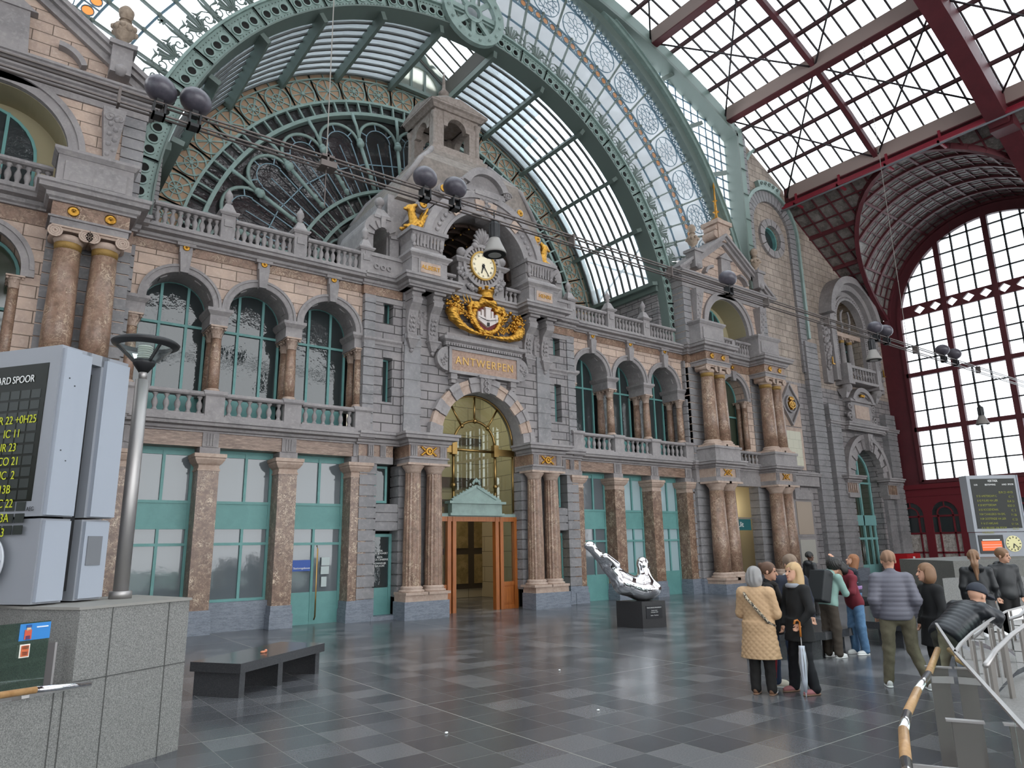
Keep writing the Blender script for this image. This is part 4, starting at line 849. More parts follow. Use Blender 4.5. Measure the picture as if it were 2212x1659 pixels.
def crest():
    t = thing('gilded_crest', 'large gilded coat of arms with crown, trident, horns of plenty and red shield', 'crest', (XC, 18.8, 9.5)); x, z = XC+.03, 9.55; y = 18.78
    def fn(P):
        q = P-v3((x, y, z)); e = np.sqrt((q[..., 0]/.46)**2+(q[..., 2]/.56)**2); ring = np.sqrt(((e-1.14)*.5)**2+q[..., 1]**2)-.105
        d = ring
        for s in (-1, 1):
            pts = [(s*.72*cos(a)*f+s*.08, .0, .45+.25*sin(a)*f) for a, f in ((-1.2, 1), (-.3, .95), (.6, .8), (1.6, .6), (2.6, .45), (3.6, .35), (4.8, .28))]
            pts = [(s*.5, 0, -.2), (s*.66, -.02, .1), (s*.72, -.04, .35), (s*.62, -.06, .55), (s*.45, -.08, .55), (s*.42, -.08, .42), (s*.52, -.08, .38)]
            for a, b in zip(pts, pts[1:]): d = smin(d, sd_cap(q, a, b, .1, .08), .04)
            # horn of plenty
            hp = [(s*.15, -.02, -.78), (s*.6, -.02, -.72), (s*1.0, -.02, -.55), (s*1.3, -.02, -.25), (s*1.38, -.02, .02)] if s < 0 else [(s*.15, -.02, -.78), (s*.6, -.02, -.78), (s*1.0, -.02, -.72), (s*1.3, -.02, -.55), (s*1.36, -.02, -.35)]
            for (a, b), (r1, r2) in zip(zip(hp, hp[1:]), ((.05, .09), (.09, .13), (.13, .18), (.18, .22))): d = smin(d, sd_cap(q, a, b, r1, r2), .05)
        for a, b, r1, r2 in (((-.2, -.08, .72), (.25, -.08, .72), .13, .13), ((-.28, -.08, .6), (-.2, -.08, .75), .1, .12), ((.28, -.08, .6), (.22, -.08, .75), .1, .12)): d = smin(d, sd_cap(q, a, b, r1, r2), .05)
        return d+.02*np.sin(q[..., 0]*30+q[..., 2]*46)*np.sin(q[..., 2]*21-q[..., 0]*9)
    m = sdmesh(fn, (XC-1.75, 18.45, 8.5), (XC+1.75, 19.05, 10.5), .03); m.build('scrollwork', GOLD, t)
    f = M()
    for k in range(190):
        s = random.choice((-1, 1)); a = random.uniform(0, 2*pi); r = random.uniform(0, .34); f.ball((x+s*1.28+r*cos(a), y-.05+random.uniform(-.12, .05), z+(.28 if s < 0 else .02)+r*sin(a)*1.2), random.uniform(.035, .075), 6)
    for k in range(60): u = k/60; f.ball((x-1.25+u*.95, y-.02, z+.35-.75*u+random.uniform(-.14, .14)), .06, 6, (1.5, .6, .7)).ball((x+.45+u*.8, y-.02, z-.5+.4*u+random.uniform(-.16, .16)), .055, 6, (.7, .6, 1.4))
    f.build('fruit_and_leaves', GOLD, t)
    M().lathe(x, y, [(.26, 0), (.26, .06), (.23, .08), (.25, .3), (.29, .33), (.29, .36)], 16, z+.88).build('crown', GOLD, t)
    c = M()
    for k in range(6): a = k*pi/3; c.lathe(x+.25*cos(a), y+.25*sin(a), [(.06, 0), (.06, .12), (.075, .13), (.075, .18)], 8, z+1.2)
    c.build('crown_turret', GOLD, t)
    tr = M().tube([(x-.45, y-.06, z-.35), (x-.75, y-.08, z+.45)], .03, 6)
    for k in (-1, 0, 1): tr.tube([(x-.75, y-.08, z+.45), (x-.78+k*.14, y-.08, z+.6), (x-.86+k*.14, y-.08, z+.85+(.05 if k == 0 else 0))], [.025, .03, .008], 6)
    tr.build('trident', GOLD, t)
    st = M().tube([(x+.5, y-.06, z-.35), (x+.95, y-.08, z+.4)], .03, 6).ball((x+.97, y-.08, z+.46), .07, 8); st.tube([(x+.55+.04*q+.1*sin(q*1.3), y-.12, z-.2+.07*q) for q in range(9)], .028, 6).tube([(x+.55+.04*q-.1*sin(q*1.3), y-.12, z-.2+.07*q) for q in range(9)], .028, 6); st.build('snake_staff', GOLD, t)
    m = M(); n = 32; m.add([(x, y-.02, z)]+[(x+.47*cos(2*pi*i/n), y+.0, z+.57*sin(2*pi*i/n)) for i in range(n)]+[(x+.47*cos(2*pi*i/n), y+.08, z+.57*sin(2*pi*i/n)) for i in range(n)], [(0, i+1, (i+1) % n+1) for i in range(n)]+[(i+1, n+1+i, n+1+(i+1) % n, (i+1) % n+1) for i in range(n)]).build('shield', mat('shield_red', '#6e1f22', .45), t, 'dark red oval shield')
    WH = mat('castle_white', '#cfc4be', .6); m = M().prism([(x-.4, z-.12), (x, z-.42), (x+.4, z-.12), (x+.4, z+.12), (x, z-.02), (x-.4, z+.12)], y-.1, y).box(x-.1, x+.1, y-.13, y, z-.1, z+.42)
    for s in (-1, 1): m.box(x+s*.36-.05, x+s*.36+.05, y-.12, y, z-.1, z+.22).box(x+s*.2-.045, x+s*.2+.045, y-.09, y, z, z+.35)
    m.box(x-.13, x+.13, y-.14, y, z+.42, z+.48).build('castle', WH, t, 'white castle on the shield')
    M().box(x-.04, x+.04, y-.15, y-.08, z-.38, z-.22).bar((x-.4, y-.11, z+.0), (x, y-.115, z-.13), .02, .02).bar((x+.4, y-.11, z+.0), (x, y-.115, z-.13), .02, .02).build('castle_outline', BLACKP, t)
    M().tube([(x-.1, y-.1, z-.95), (x, y-.1, z-.78), (x+.1, y-.1, z-.95)], .03, 6).tube([(x-.2, y-.12, z-.8), (x+.2, y-.12, z-.8)], .05, 6).build('ribbon', GOLD, t)
    for o in t.children:
        o.scale = (1, 1, .78); o.location = (0, 0, (z-.02)-9.5-(z-.02-9.5)*.78)
centre(); crest()
# ---------------------------------------------------------------- corner towers with paired columns and pediment
def urn(x, y, z, label):
    t = thing('stone_urn', label, 'urn', (x, y, z), group='carved urns on the tower gables')
    M().lathe(x, y, [(.16, 0), (.16, .05), (.09, .12), (.08, .2), (.2, .32), (.27, .5), (.24, .66), (.12, .74), (.12, .82)], 16, z).build('bowl', URN, t)
    m = M()
    for k in range(10): a = k*pi/5; m.ball((x+.25*cos(a), y+.25*sin(a), z+.5+.06*(k % 2)), .09, 6)
    m.build('carved_fruit', URN, t)
    M().lathe(x, y, [(.16, 0), (.1, .06), (.17, .14), (.19, .3), (.1, .42), (.02, .46)], 12, z+.82).build('lid', URN, t); return t
def tower(tx, word):
    fy = 19.0; hw = 3.1
    def W_(m, mt, l, c='wall'): return struct('wall_back', m, mt, l+' of the %s tower' % word, c)
    inn = 1 if tx < XC else -1     # direction towards the entrance
    m = M()
    courses(m, tx-hw, tx-1.15, fy, 19.5, .58, 4.45, .31); courses(m, tx+1.15, tx+hw, fy, 19.5, .58, 4.45, .31); W_(m, RUST, 'banded ground storey piers')
    m = M().box(tx-hw-.03, tx-1.12, fy-.04, 19.5, 0, .58).box(tx+1.12, tx+hw+.03, fy-.04, 19.5, 0, .58); W_(m, PLINTH, 'blue grey plinth')
    # passage
    HL = mat('passage_plaster', '#a59a7f', .8)
    W_(M().box(tx-1.6, tx+1.6, 22.6, 22.7, 0, 5).box(tx+1.5, tx+1.6, 19.5, 22.6, 0, 5).box(tx-1.6, tx-1.5, 19.5, 22.6, 0, 5), HL, 'plastered passage walls'); struct('ceiling', M().box(tx-1.6, tx+1.6, 19.5, 22.7, 4.9, 5.0), HL, 'ceiling of the %s passage' % word, 'ceiling')
    la = bpy.data.lights.new('passage_fill_light', 'POINT'); la.energy = 45; la.color = (1, .88, .65); la.shadow_soft_size = .2; lo_ = bpy.data.objects.new('passage_fill_light', la); lo_.location = (tx+.8, 21, 3.6); COL.objects.link(lo_); tag(lo_, 'added fill light without fixture inside the %s passage doorway' % word, 'light')  # point light added to brighten the passage, without a fixture
    M2 = M().box(tx-1.15, tx-1.05, 19.3, 19.4, 2.95, 3.0).box(tx-1.15, tx+1.15, 19.32, 19.38, 3.0, 3.05)
    tag(M2.build('tie_rod', STEEL), 'steel rail holding the exit sign in the %s tower doorway' % word, 'rail')
    t = thing('exit_sign', 'teal exit sign with white lettering hanging in the %s tower doorway' % word, 'sign', (tx+.1, 19.3, 2.75))
    M().box(tx-.35, tx+.75, 19.27, 19.33, 2.5, 2.98).build('panel', mat('sign_teal', '#1f5f63', .4), t); text(t, 'lettering', 'Uit', (tx+.0, 19.26, 2.74), .32, MT['white_paint'])
    for s in (-1, 1):
        side = 'left' if s < 0 else 'right'
        pt = thing('column_plinth', 'stone plinth under the %s paired columns of the %s tower' % (side, word), 'plinth', (tx+s*2.1, 18.5, 0)); a, b = sorted((tx+s*1.25, tx+s*2.95))
        M().box(a, b, 18.05, fy+.02, 0, .38).build('lower_block', PLINTH, pt); M().box(a+.03, b-.03, 18.09, fy+.02, .38, .52).build('upper_slab', PINK, pt)
        for k, q in enumerate((1.73, 2.49)):
            nm = ['inner', 'outer'][k]
            column('giant_column', tx+s*q, 18.5, .52, 4.45, .34, 'thick brown marble ground column, %s of the %s pair, %s tower' % (nm, side, word), 'ground floor columns of the towers', 'dor')
            column('ionic_column', tx+s*q, 18.5, 5.9, 9.4, .31, 'scroll-capital marble column, %s of the %s upper pair, %s tower' % (nm, side, word), 'upper scroll-capital columns of the towers', 'ion')
        struct('trim_30', M().box(a+.05, b-.05, 18.15, fy, 4.45, 4.63), BLUE, 'architrave over the %s lower columns of the %s tower' % (side, word), 'trim')
        struct('trim_31', M().box(a+.05, b-.05, 18.17, fy, 4.63, 5.0), PINK, 'frieze over the %s lower columns of the %s tower' % (side, word), 'trim')
        m = M()
        for q in (a+.2, b-.2):
            m.box(q-.12, q+.12, 18.13, 18.18, 4.63, 5.0)
            for k in (-1, 0, 1): m.box(q+k*.07-.02, q+k*.07+.02, 18.11, 18.15, 4.66, 4.97)
        struct('trim_32', m, BLUE, 'grooved blocks over the %s lower columns of the %s tower' % (side, word), 'trim')
        wheel_orn(tx+s*2.1, 18.15, 4.82, word, 'over the %s columns of the %s tower' % (side, word))
        struct('trim_33', M().mold([(a+.05, fy), (a+.05, 18.15), (b-.05, 18.15), (b-.05, fy)], cprof(4.98, 5.32, .28, .4)).box(a+.1, b-.1, 18.3, fy, 4.98, 5.3), BLUE, 'cornice over the %s lower columns of the %s tower' % (side, word), 'trim')
        struct('trim_34', M().box(a, b, 18.05, fy+.1, 5.32, 5.8).box(a-.05, b+.05, 18.0, fy+.1, 5.8, 5.9), BLUE, 'pedestal under the %s upper columns of the %s tower' % (side, word), 'pedestal')
        struct('trim_35', M().box(a+.05, b-.05, 18.15, fy, 9.4, 9.6).box(a, b, 18.1, fy, 9.55, 9.6), BLUE, 'architrave over the %s upper columns of the %s tower' % (side, word), 'trim')
        struct('trim_36', M().box(a+.05, b-.05, 18.18, fy, 9.6, 9.98), MARB, 'marble frieze over the %s upper columns of the %s tower' % (side, word), 'trim')
        for k, q in enumerate((1.73, 2.49)): rosette(tx+s*q, 18.17, 9.79, .12, 'gilded boss over the %s scroll column, %s pair of the %s tower' % (['inner', 'outer'][k], side, word))
        # attic pedestals
        struct('trim_37', M().box(a+.05, b-.05, 18.35, 19.3, 10.38, 11.3).box(a+.2, b-.2, 18.3, 18.4, 10.6, 11.1).mold([(a+.05, 19.2), (a+.05, 18.35), (b-.05, 18.35), (b-.05, 19.2)], [(-.2, 11.25), (.02, 11.25), (.1, 11.35), (.1, 11.42), (-.2, 11.45)]), BLUE, 'attic pedestal over the %s columns of the %s tower' % (side, word), 'pedestal')
    # storey band cornice, upper storey walls with arch
    W_(M().box(tx-hw, tx+hw, fy-.02, 19.5, 4.45, 5.32).box(tx-1.3, tx+1.3, fy-.06, 19.4, 4.4, 4.9), BLUE, 'plain bluestone lintel band')
    struct('trim_38', M().mold([(tx-hw-.05, 19.4), (tx-hw-.05, fy-.02), (tx+hw+.05, fy-.02), (tx+hw+.05, 19.4)], cprof(5.0, 5.32, .25, .3)), BLUE, 'first cornice of the %s tower' % word, 'trim')
    balustrade(tx-1.2, tx+1.2, 18.9, 5.34, 9, 'stone balustrade of the first floor opening in the %s tower' % word, 'tower balustrades', .42)
    R = .92; cx = tx+.0
    p = [(tx-hw, 5.3), (cx-R-.0, 5.3), (cx-R, 8.45)]+list(reversed(arcpts(cx, 8.45, R, 0, 180, 16)))[1:-1]+[(cx+R, 8.45), (cx+R, 5.3), (tx+hw, 5.3), (tx+hw, 9.62), (tx-hw, 9.62)]
    W_(M().poly([p], fy+.02, 19.9), CREAM, 'cream stone upper storey')
    m = M(); courses(m, tx-hw, tx-1.3, fy-.02, 19.3, 5.35, 9.4, .31); courses(m, tx+1.3, tx+hw, fy-.02, 19.3, 5.35, 9.4, .31); W_(m, RUST, 'banded upper storey piers')
    struct('trim_39', M().arc(cx, 8.45, R-.02, R+.2, 0, 180, fy-.04, fy+.1, 20).arc(cx, 8.45, R+.14, R+.24, 0, 180, fy-.08, fy+.1, 20).frus(cx, fy-.03, 9.15, 9.6, .1, .08, .16, .1).box(cx-R-.25, cx-R+.02, fy-.06, 19.6, 8.28, 8.45).box(cx+R-.02, cx+R+.25, fy-.06, 19.6, 8.28, 8.45), BLUE, 'arch mouldings of the upper opening of the %s tower' % word, 'trim')
    for k, (q, yy) in enumerate(((R-.1, 19.12), (R-.1, 19.42), (-R+.1, 19.12), (-R+.1, 19.42))): column('small_marble_column', cx+q, yy, 5.95, 8.28, .13, 'slim marble column in the %s tower opening, %s %s' % (word, 'front' if yy < 19.3 else 'rear', 'right' if q > 0 else 'left'), 'slim columns of the tower openings')
    window_frame_arched(cx, R-.02, 5.4, 8.45, 19.62, (-.1,), (7.6,), 'teal framed arched window on the first floor of the %s tower' % word, mat('green_room_glass', '#3c4438', .06, ior=1.7)); W_(M().box(tx-1.3, tx+1.3, 20.15, 20.3, 5, 10), DARK, 'dark room behind the arched window')
    W_(M().box(tx-hw, tx+hw, fy+.0, 19.9, 9.6, 9.98), MARB, 'brown marble frieze')
    rosette(cx, fy-.04, 9.78, .09, 'small gilded boss over the keystone of the %s tower' % word)
    e = [(tx-hw-.05, 19.5), (tx-hw-.05, fy-.05), (tx-3.0, fy-.05), (tx-3.0, 18.15), (tx-1.25, 18.15), (tx-1.25, fy-.05), (tx+1.25, fy-.05), (tx+1.25, 18.15), (tx+3.0, 18.15), (tx+3.0, fy-.05), (tx+hw+.05, fy-.05), (tx+hw+.05, 19.5)]
    struct('trim_40', M().mold(e, cprof(9.96, 10.38, .3, .35)).box(tx-2.9, tx-1.35, 18.3, 19.4, 9.96, 10.36).box(tx+1.35, tx+2.9, 18.3, 19.4, 9.96, 10.36), BLUE, 'main cornice of the %s tower' % word, 'trim')
    balustrade(tx-1.25, tx-.1, 18.9, 10.4, 6, 'upper stone balustrade of the %s tower, left half' % word, 'upper tower balustrades', .5); balustrade(tx+.1, tx+1.25, 18.9, 10.4, 6, 'upper stone balustrade of the %s tower, right half' % word, 'upper tower balustrades', .5)
    struct('trim_41', M().box(tx-.12, tx+.12, 18.78, 19.05, 10.38, 11.05), BLUE, 'pedestal between the upper balustrades of the %s tower' % word, 'pedestal')
    # attic with big arch
    R = 1.52; zs = 11.55; p = [(tx-hw, 10.3), (tx-R, 10.3), (tx-R, zs)]+list(reversed(arcpts(tx, zs, R, 0, 180, 24)))[1:-1]+[(tx+R, zs), (tx+R, 10.3), (tx+hw, 10.3), (tx+hw, 13.15), (tx-hw, 13.15)]
    W_(M().poly([p], fy, 20.4), CREAM, 'cream attic wall with a wide arch')
    m = M(); courses(m, tx-hw-.02, tx-hw+.5, fy-.05, 20.4, 10.4, 13.1, .31); courses(m, tx+hw-.5, tx+hw+.02, fy-.05, 20.4, 10.4, 13.1, .31); W_(m, RUST, 'banded attic corners')
    struct('trim_42', M().arc(tx, zs, R-.02, R+.28, 0, 180, fy-.06, fy+.1, 28).arc(tx, zs, R+.2, R+.34, 0, 180, fy-.12, fy+.1, 28).box(tx-R-.36, tx-R+.04, fy-.1, 20, 11.38, 11.55).box(tx+R-.04, tx+R+.36, fy-.1, 20, 11.38, 11.55), BLUE, 'moulded attic arch of the %s tower' % word, 'arch')
    struct('trim_43', M().arc(tx, zs, R-.03, R+.02, 0, 180, fy+.1, 20.9, 24), mat('yellow_plaster', '#a49a7c', .8), 'plastered soffit of the attic arch of the %s tower' % word, 'trim')
    window_frame_arched(tx-.3, 1.2, 10.4, 11.7, 20.0, (-.1, .5), (11.5,), 'teal framed arched attic window of the %s tower' % word, fm=TEAL); W_(M().box(tx-1.7, tx+1.7, 20.08, 20.2, 10.3, 13.2), mat('yellow_plaster', ''), 'plastered recess behind the attic arch')
    for s in (-1, 1):
        x = tx+s*2.35; mm = M().frus(x, fy-.1, 11.6, 13.0, .12, .1, .26, .3).spiral(x-.1, fy-.36, 12.75, .14, 1.3, .03, 0, 1).spiral(x+.12, fy-.36, 12.75, .12, 1.3, .03, pi, -1)
        for k in range(8): mm.ball((x+(.06 if k % 2 else -.06), fy-.2-.02*k, 11.8+.13*k), .08, 6)
        tag(mm.build('carved_bracket', BLUE), 'carved leaf bracket at the %s side of the attic arch of the %s tower' % ('left' if s < 0 else 'right', word), 'bracket')
    struct('trim_44', M().box(tx-hw-.05, tx+hw+.05, fy-.06, 20, 13.1, 13.45).mold([(tx-hw-.1, 20), (tx-hw-.1, fy-.1), (tx+hw+.1, fy-.1), (tx+hw+.1, 20)], cprof(13.4, 13.72, .36, .4)), BLUE, 'attic cornice of the %s tower' % word, 'trim')
    W_(M().prism([(tx-hw, 13.7), (tx+hw, 13.7), (tx, 15.85)], fy, 20.2), CREAM, 'gable wall')
    m = M()
    for s in (-1, 1):
        a = (tx+s*(hw+.42), 13.72); b = (tx, 16.15); dx, dz = b[0]-a[0], b[1]-a[1]; l = hypot(dx, dz); nx, nz = -dz/l*s, dx/l*s
        nx, nz = (dz/l*(-1 if dx > 0 else 1), abs(dx)/l)
        for y0, o0, o1 in ((18.62, 0, .12), (18.72, -.12, 0), (18.85, -.3, -.12)):
            m.prism([(a[0]+nx*o0, a[1]+nz*o0), (b[0], b[1]+o0*1.2), (b[0], b[1]+o1*1.2), (a[0]+nx*o1, a[1]+nz*o1)], y0, 20.3)
    m.prism([(tx-.5, 15.0), (tx+.5, 15.0), (tx, 15.35)], 18.75, 19.1).frus(tx, 18.9, 13.7, 15.0, .42, .1, .34, .1)
    for s in (-1, 1): m.arc(tx+s*1.0, 13.8, .55, .68, 20 if s > 0 else 90, 90 if s > 0 else 160, 18.75, 19.1, 10)
    struct('trim_45', m, BLUE, 'raking cornice and gable carving of the %s tower' % word, 'trim')
    t = thing('apex_pedestal', 'tall stone pedestal with scrolls on the gable peak of the %s tower' % word, 'pedestal', (tx, 19.1, 16)); m = M().box(tx-.42, tx+.42, 18.75, 19.6, 15.9, 16.75).box(tx-.55, tx+.55, 18.65, 19.7, 16.75, 16.95)
    for s in (-1, 1): m.arc(tx+s*.5, 16.2, 0, .2, 0, 360, 18.8, 19.5, 14).arc(tx+s*.46, 16.55, 0, .12, 0, 360, 18.8, 19.5, 12)
    m.build('block', PINK, t)
    t = thing('gilded_finial', 'slender gilded finial on the gable of the %s tower' % word, 'finial', (tx, 19.1, 16.95)); M().frus(tx, 19.1, 16.95, 17.25, .36, .36, .12, .12).lathe(tx, 19.1, [(.12, 0), (.07, .12), (.06, .3), (.16, .36), (.07, .42), (.05, .9), (.12, .95), (.05, 1.0), (.035, 1.6), (.06, 1.7), (.01, 1.95)], 12, 17.2).build('rod', mat('finial_gilding', '#c08a35', .45, .6), t)
    for s in (-1, 1):
        x = tx+s*2.35; struct('trim_46', M().box(x-.24, x+.24, 18.55, 19.05, 14.0, 14.75).box(x-.32, x+.32, 18.47, 19.13, 14.75, 14.88).ball((x-s*.0, 18.6, 14.1), .16, 10), BLUE, 'urn pedestal %s on the gable of the %s tower' % ('left' if s < 0 else 'right', word), 'pedestal')
        urn(x, 18.8, 14.88, 'carved stone urn %s of the gable peak on the %s tower' % ('left' if s < 0 else 'right', word))
TL, TR = -.84, 26.8
tower(TL, 'left'); tower(TR, 'right')
struct('wall_back', M().box(-17.5, TL-3.1, 19.3, 19.8, 0, 14), ASH, 'plain bluestone wall beyond the left tower')

# ---------------------------------------------------------------- wall between the right tower and the side wall
def right_end():
    y = 19.4; roof = [(42.3, 14.75), (33.6, 19.95), (33.5, 20.9), (31.0, 22.2), (28.9, 23.3)]
    def oc(cx, cz, r, n=28): return [(cx+r*cos(2*pi*i/n), cz+r*sin(2*pi*i/n)) for i in range(n)]
    ox, oz = 31.75, 17.55; dx = 38.4
    nich = [(dx-1.5, 11.0), (dx+1.5, 11.0)]+arcpts(dx, 14.2, 1.5, 0, 180, 18)
    w3 = [(30.35, 10.2), (31.05, 10.2), (31.05, 11.9), (30.35, 11.9)]
    struct('wall_back', M().poly([[(29.0, 9.9), (42.3, 9.9)]+roof, oc(ox, oz, .7), nich, w3], y, y+1.5), DIRTY, 'weathered cream upper wall under the roof at the right end')
    low = [(29.8, 0), (dx-1.5, 0), (dx-1.5, 5.3)]+list(reversed(arcpts(dx, 5.3, 1.5, 0, 180, 20)))[1:-1]+[(dx+1.5, 5.3), (dx+1.5, 0), (42.3, 0), (42.3, 9.9), (29.8, 9.9)]
    struct('wall_back', M().poly([low], y, y+1.5), ASH, 'bluestone lower wall at the right end')
    window_rect(30.35, 31.05, 10.2, 11.9, y+.35, [], (), 'narrow tall window between the right tower and the corner wall')
    # oculus
    t = thing('round_window', 'round window with stone ring high on the right wall', 'window', (ox, y, oz)); m = M()
    for i in range(12): m.arc(ox, oz, .7, 1.08, i*30+1.5, i*30+28.5, y-.14, y+.1, 3)
    islands(m, 'ring_stone', BLUE, t); M().arc(ox, oz, .62, .72, 0, 360, y+.1, y+.3, 28).build('window_frame', TEAL, t); M().arc(ox, oz, 0, .7, 0, 360, y+.3, y+.32, 28).build('pane', DGLASS, t)
    zc = 18.0
    m = M().box(ox-2.25, ox-1.55, y-.08, y, 12.6, zc).box(ox+1.55, ox+2.25, y-.08, y, 12.6, zc)
    struct('trim_47', M(), BLUE, 'x') if False else None
    m = M(); courses(m, ox-2.2, ox-1.6, y-.14, y+.05, 10.5, zc, .3); courses(m, ox+1.6, ox+2.2, y-.14, y+.05, 10.5, zc, .3)
    for i in range(22): m.arc(ox, zc, 1.6, 2.2, i*180/22+.5, (i+1)*180/22-.5, y-.14, y+.05, 2)
    struct('trim_47', m, RUST, 'banded stone strip arching over the round window', 'trim')
    t = thing('iron_arch_strap', 'green iron strap arching over the round window with ring crest', 'ironwork', (ox, y, 18))
    m = M().arc(ox, zc, 2.22, 2.4, 0, 180, y-.25, y-.02, 24).box(ox-2.4, ox-2.22, y-.25, y-.02, 12.4, zc).box(ox+2.22, ox+2.4, y-.25, y-.02, 12.4, zc).arc(ox, zc, 2.4, 2.75, 68, 112, y-.25, y-.02, 8)
    m.build('strap', GREEN, t); m = M()
    for k in range(5): a = radians(74+8*k); m.arc(ox+2.58*cos(a), zc+2.58*sin(a), .06, .1, 0, 360, y-.3, y-.24, 12)
    islands(m, 'ring', GREEND, t)
    m = M().arc(ox+.6, 20.2, 2.6, 2.75, 25, 150, y-.2, y-.02, 12); tag(m.build('iron_strap', GREEN), 'curved green iron strap above the round window under the roof edge', 'ironwork')
    # vertical banded strip next to the tower and rusticated strips
    m = M(); courses(m, 29.45, 30.0, y-.2, y+.1, 10, 23.0, .36); struct('wall_back', m, RUST, 'banded strip beside the green iron post')
    m = M(); courses(m, 33.5, 34.6, y-.25, y+.1, .6, 12.2, .3); courses(m, 34.9, 35.9, y-.35, y+.1, .6, 9.0, .3); courses(m, 40.9, 42.0, y-.35, y+.1, .6, 9.0, .3); courses(m, 35.7, 36.7, y-.2, y+.1, .6, 4.2, .3); courses(m, 40.1, 41.0, y-.2, y+.1, .6, 4.2, .3)
    struct('wall_back', m, RUST, 'banded pilaster strips at the right end')
    struct('baseboard_back', M().box(33.4, 36.8, y-.45, y+.1, 0, .6).box(40, 42.3, y-.45, y+.1, 0, .6).box(29.9, 33.5, y-.2, y+.1, 0, .6), PLINTH, 'blue grey plinth at the right end')
    # panels
    t = thing('diamond_panel', 'stone diamond panel with a gilded monogram beside the right tower', 'panel', (31.7, y, 8.6)); cx, cz = 31.7, 8.65
    M().box(cx-.95, cx+.95, y-.05, y, cz-1.1, cz+1.1).build('marble_field', PINK, t)
    M().poly([[(cx, cz-1.1), (cx+.85, cz), (cx, cz+1.1), (cx-.85, cz)], list(reversed([(cx, cz-.98), (cx+.76, cz), (cx, cz+.98), (cx-.76, cz)]))], y-.2, y).poly([[(cx, cz-.95), (cx+.72, cz), (cx, cz+.95), (cx-.72, cz)]], y-.1, y).arc(cx, cz, .38, .46, 0, 360, y-.22, y, 24).build('diamond', BLUE, t)
    m = M().arc(cx, cz, .1, .16, 0, 360, y-.26, y-.1, 14).box(cx-.035, cx+.035, y-.26, y-.1, cz-.3, cz+.2).arc(cx-.1, cz-.05, .12, .17, 120, 330, y-.26, y-.1, 10).arc(cx+.1, cz-.05, .12, .17, -150, 60, y-.26, y-.1, 10).box(cx-.18, cx+.18, y-.26, y-.1, cz+.2, cz+.27)
    for k in range(5): m.ball((cx-.16+.08*k, y-.2, cz+.33), .04, 6)
    m.build('monogram', GOLD, t)
    struct('trim_48', M().box(cx-.95, cx+.95, y-.05, y, 5.4, 7.5), PINK, 'pink frame of the marble panel below the diamond', 'panel'); struct('trim_49', M().box(cx-.72, cx+.72, y-.08, y, 5.6, 7.3), mat('green_veined_panel', '#b9b49c', .4, brick=(.48, .43, .006, '#8d8b72', .06)), 'pale green veined marble panel below the diamond', 'panel')
    struct('trim_50', M().box(30.3, 33.4, y-.22, y, 4.6, 5.3).mold([(30.0, y-.1), (33.5, y-.1)], cprof(4.95, 5.25, .25, .1)), BLUE, 'bluestone band beside the right tower', 'trim')
    for z0, z1, c in ((2.3, 3.85, '#ab9b8b'), (.95, 2.05, '#aeaaa0')):
        struct('trim_51', M().box(31.1, 32.8, y-.1, y, z0-.12, z1+.12), BLUE, 'bluestone frame of a wall panel beside the right tower', 'panel'); struct('trim_52', M().box(31.3, 32.6, y-.13, y, z0, z1), mat('panel'+c, c, .7), 'smooth pale wall panel beside the right tower, %s' % ('upper' if z0 > 2 else 'lower'), 'panel')
    struct('trim_53', M().box(31.2, 32.7, y-.2, y, 3.95, 4.4), BLUE, 'bluestone tablet above the wall panels', 'panel')
    # lower arched door
    t = thing('corner_arch', 'round stone doorway arch in the right end wall with carved keystone', 'arch', (dx, y, 5.3)); m = M()
    for i in range(17): g = i % 2; m.arc(dx, 5.3, 1.49, 1.95+.08*g, i*180/17+.4, (i+1)*180/17-.4, y-.28-.05*g, y, 3)
    islands(m, 'voussoir', BLUE, t); M().arc(dx, 5.3, 2.05, 2.3, 0, 180, y-.35, y, 28).build('outer_moulding', BLUE, t)
    m = M().frus(dx, y-.4, 6.7, 7.6, .14, .14, .26, .2)
    for k in range(7): m.ball((dx+.08*sin(k*2), y-.55, 6.8+.12*k), .1, 6)
    m.build('keystone', BLUE, t)
    for s in (-1, 1):
        e0, e1 = sorted((dx+s*1.5, dx+s*2.75)); struct('trim_54', M().box(e0+.1, e1-.1, y-.45, y, 4.15, 4.35).box(e0, e1, y-.4, y, 4.35, 4.95).mold([(e0, y), (e0, y-.45), (e1, y-.45), (e1, y)], cprof(4.9, 5.28, .3, .2)).box(e0+.1, e1-.1, y-.4, y, 4.9, 5.25), PINK if False else BLUE, 'impost cornice %s of the right end doorway' % ('left' if s < 0 else 'right'), 'trim')
        mm = M(); [mm.box(e0+.1+k*.2, e0+.2+k*.2, y-.44, y-.38, 4.4, 4.9) for k in range(5)]; struct('trim_55', mm, MARB, 'frieze blocks %s of the right end doorway' % ('left' if s < 0 else 'right'), 'trim')
    tl = mat('pale_teal_paint', '#7fb0ad', .5); t = thing('door_12', 'pale teal framed arched door with side glass at the right end', 'door', (dx, 19.95, 0), kind='structure')
    m = M().poly([archhole(dx, 1.5, 0, 5.3), archhole(dx, 1.38, .02, 5.3)], 19.90, 20.00).box(dx-1.5, dx+1.5, 19.85, 20.00, 2.75, 3.3).box(dx+.15, dx+.27, 19.85, 19.95, 0, 6.6).box(dx-1.5, dx+1.5, 19.87, 19.95, 2.0, 2.12).box(dx-1.5, dx+1.5, 19.87, 19.95, 0, .7).box(dx-.62, dx-.5, 19.85, 19.95, 0, 2.1).box(dx+.8, dx+.9, 19.85, 19.95, 0, 2.8).box(dx, dx+1.5, 19.87, 19.95, 5.0, 5.1)
